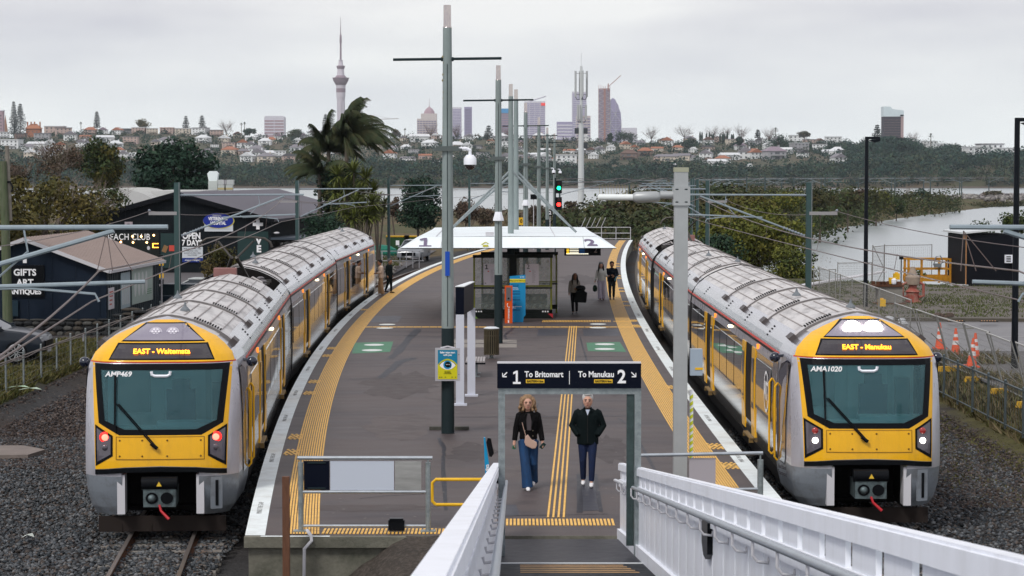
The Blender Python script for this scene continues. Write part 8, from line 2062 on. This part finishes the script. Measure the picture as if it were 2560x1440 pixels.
t,W_,H_,D_=tower(1253,1274,272,4000,'brown tower with blue top behind the second lamp post',CWN[3],CWN[4],14);MB().box(-W_/2-.2,W_/2+.2,-.8,0,H_-8,H_).build('blue_top',M('blue_screen',(.06,.3,.6),.4),t)
t,W_,H_,D_=tower(1311,1363,254,4000,'broad banded tower with oval halo ring on its roof',CWN[1],CWN[0],20,4);MB().tube([(W_*.42*math.cos(a),D_*.4+8*math.sin(a),4.5+5*math.cos(a)*1)for a in np.linspace(0,2*math.pi,25)],1.1,6,cap=False).build('halo_ring',CWN[1],t,loc=(W_*.1,0,H_));MB().box(W_*.3,W_/2,-1,0,H_-8,H_-3).build('red_logo',M('logo_red',(.7,.05,.04),.5,emit=.4),t)
tower(1392,1432,305,3900,'low mauve glass block left of the phone mast',CWN[0],CWN[1],6);tower(1430,1466,230,4200,'tall pale blue tower directly behind the phone mast',CWN[1],CWN[0],26,3);tower(1440,1476,290,4000,'cream block behind the phone mast',CWN[2],CWN[4],9,4);tower(1555,1592,320,4400,'very pale low block right of the curved glass tower',CWN[1],CWN[1],3)
t,W_,H_,D_=tower(1496,1524,222,3900,'tower under construction with white diagonal lattice and crane',CWN[3],CWN[4],26)
LT_=M('lattice_white',(.6,.6,.62),.5)
for k in range(11):
 for s_ in(-1,1):MB().bar((-s_*W_/2,-1,k*H_/11),(s_*W_/2,-1,(k+1)*H_/11),.5,.5).build('diagonal',LT_,t)
RB=M('rust_scaffold',(.38,.2,.17),.7)
for k in range(6):MB().bar((-W_/2+k*W_/5,0,H_-22),(-W_/2+k*W_/5,0,H_+rnd.uniform(3,8)),.7,.7).build('scaffold_post',RB,t)
MB().box(-W_*.05,W_*.12,-1.5,-.5,0,H_).build('hoist',RB,t)
c_=thing('tower_crane','tower crane leaning right on top of the lattice tower','crane',(farx(1520,3900),3895,CH+222/(F/3900.)));MB().bar((0,0,0),(22,0,20),1.2,1.2).build('jib',RB,c_);MB().bar((0,0,-8),(0,0,6),1.5,1.5).build('crane_mast',RB,c_)
s=F/3900.;t=thing('curved_tower','curved mauve glass tower with white cross bracing beside lattice tower','tower',(farx(1539,3900),3900,CH+(440-350)/s-8))
pr=[(-10,0),(10,0),(10.2,35),(8.5,52),(4,66),(-2,76),(-6,78),(-10,74)];pr=[(x,z*1.06)for x,z in pr];MB().prism(pr,0,18,'y').build('body',CWN[0],t)
for a,b in(((-9.5,8),(9.5,34)),((9.5,8),(-9.5,34)),((-9.5,34),(5,62)),((9,36),(-9,62)),((0,6),(0,78)),((9.8,0),(9.9,37)),((-9.8,0),(-9.8,78))):MB().bar((a[0],-1,a[1]+3),(b[0],-1,b[1]+3),.5,.5).build('bracing',LT_,t)
for k in range(13):MB().box(-9,9,-.3,0,8+k*4,9.5+k*4).build('window_band',CWN[4],t)
s=F/1900.;t=thing('wrapped_tower','dark scaffolded tower with white shrink wrap top on the right hill','tower',(farx(2232,1900),1900,CH+(440-345)/s-6))
W_=49/s;H1=(345-292)/s+6;H2=(345-268)/s+6
MB().box(-W_/2,W_/2-.8,0,14,0,H1).build('body',M('scaffold_mesh_dark',(.07,.065,.08),.8,var=.3,scale=.6),t)
for k in range(8):MB().box(-W_/2,W_/2-.8,-.15,0,6+k*2.2,6.2+k*2.2).build('scaffold_lift',M('scaffold_pink_grey',(.26,.2,.2),.8),t)
MB().box(W_*.36,W_/2,-.4,0,2,H1).build('side_strip',M('strip_pink_grey',(.4,.3,.3),.8),t)
MB().prism([(-W_/2-.3,H1),(W_/2,H1),(W_/2+.2,H1+5.2),(-W_*.1,H1+6.6),(-W_*.15,H2+.2),(-W_/2-.3,H2+.4)],-.3,14.3,'y').build('shrink_wrap',M('shrink_wrap_white',(.62,.72,.76),.4,var=.05,scale=.3),t)
MB().box(W_*.32,W_/2,-.6,-.3,H1+.3,H1+1.6).build('dark_opening',TBLK,t)
Y_=4450.;s=F/Y_;zb=CH+(440-352)/s;t=thing('observation_tower','very tall slender observation tower with flared pod and needle mast','tower',(farx(853.5,Y_),Y_,zb))
def Zp(py):return(352-py)/s
TWH=M('sky_tower_concrete',(.58,.54,.6),.6);TWP=M('sky_tower_band',(.26,.19,.23),.5)
def seg(nm,prof,mt_,n=20):MB().lathe([(r/s,Zp(py))for py,r in prof],n).build(nm,mt_,t,True)
seg('shaft',[(356,8.6),(310,8.2),(265,8.6),(250,9.8),(243,11)],TWH)
seg('shaft_band',[(243,11),(232,11.5)],TWH);seg('dark_band',[(232,11.6),(222,11.8)],TWP);seg('upper_shaft',[(222,11.6),(214,12.2)],TWH)
seg('pod',[(214,12.5),(208,16),(203,19),(199,19.5),(197,21),(195.5,21),(195,14),(190,11)],TWP)
seg('crown',[(190,9.5),(180,8.4),(174,8.2)],TWH);seg('crown_ring',[(174,8.2),(171,9.6),(167,10.6),(166,10.6),(165.5,6.8)],TWP)
seg('upper_crown',[(165.5,6.6),(158,5.4),(153.5,4.6),(153,6),(151.5,6)],TWH)
seg('mast_base',[(151.5,2.6),(110,2.2)],TWP,8);seg('mast_collar',[(110,2.2),(108,3),(90,2.6),(88,1.4)],TWP,8);seg('needle',[(88,1.3),(70,1.1),(68,.7),(46,.5)],TWP,6)
for k in range(8):
 a=k*math.pi/4;MB().bar((8.6/s*math.cos(a),8.6/s*math.sin(a),0),(8.9/s*math.cos(a),8.9/s*math.sin(a),Zp(252)),1.6,1.6).build('buttress',TWH,t)
c_=thing('tower_crane','pale horizontal tower crane right of the windblown palms','crane',(farx(917,3000),3000,CH+90/(F/3000.)));s=F/3000.
PC=M('crane_pale',(.45,.42,.42),.6);MB().bar((0,0,0),(0,0,62/s),1.6,1.6).build('crane_mast',PC,c_);MB().bar((-8/s,0,50/s),(80/s,0,53/s),1.0,1.0).build('jib',PC,c_);MB().bar((14/s,0,50/s),(18/s,0,62/s),.6,.6).bar((18/s,0,62/s),(60/s,0,53/s),.25,.25).build('tie_bar',PC,c_)
t=thing('church_spire','brown church spire at the far left skyline','church',(farx(17,2300),2300,CH+100/(F/2300.)));MB().lathe([(2.6,-8),(2.6,4),(0.05,22)],6).build('spire',M('spire_brown',(.33,.18,.12),.8),t)
t=thing('orange_mansion','orange brick mansion with tall chimneys beside the Norfolk pines','mansion',(farx(85,2200),2200,CH+108/(F/2200.)))
OB=M('mansion_orange',(.36,.15,.08),.8);MB().box(-7,7,0,10,-10,4).build('wall',OB,t);MB().add([(-8,-1,4),(8,-1,4),(8,11,4),(-8,11,4),(-3,5,9),(3,5,9)],[(0,1,5,4),(1,2,5),(2,3,4,5),(3,0,4)]).build('roof',OB,t)
for x in(-6,-2.5,1,6.5):MB().box(x-.6,x+.6,3,4.2,4,11).build('chimney',OB,t)
for x in(-4,0,4):link('window',win_me,t,(x,0,1))
t=thing('apartment_tower','brown flat apartment tower cut off at the far left edge','tower',(farx(3,2250),2250,CH+96/(F/2250.)));MB().box(-3,3,0,8,-10,27).build('wall',CWN[3],t);MB().box(-3.4,3.4,-.3,8.3,27,28).build('roof',CWN[1],t)
for k in range(7):link('window',win_me,t,(1,0,2+k*3.4))
hz=bpy.data.materials.new('haze');hz.use_nodes=True;n=hz.node_tree.nodes;l=hz.node_tree.links
n.remove(n['Principled BSDF']);pv=n.new('ShaderNodeVolumePrincipled');pv.inputs['Color'].default_value=(.84,.91,1.0,1);pv.inputs['Density'].default_value=.00005;pv.inputs['Anisotropy'].default_value=.3
l.new(pv.outputs[0],n['Material Output'].inputs['Volume'])
o=MB().box(-2300,2300,-60,5300,-4.6,345).build('haze',hz);tag(o,kind='stuff')
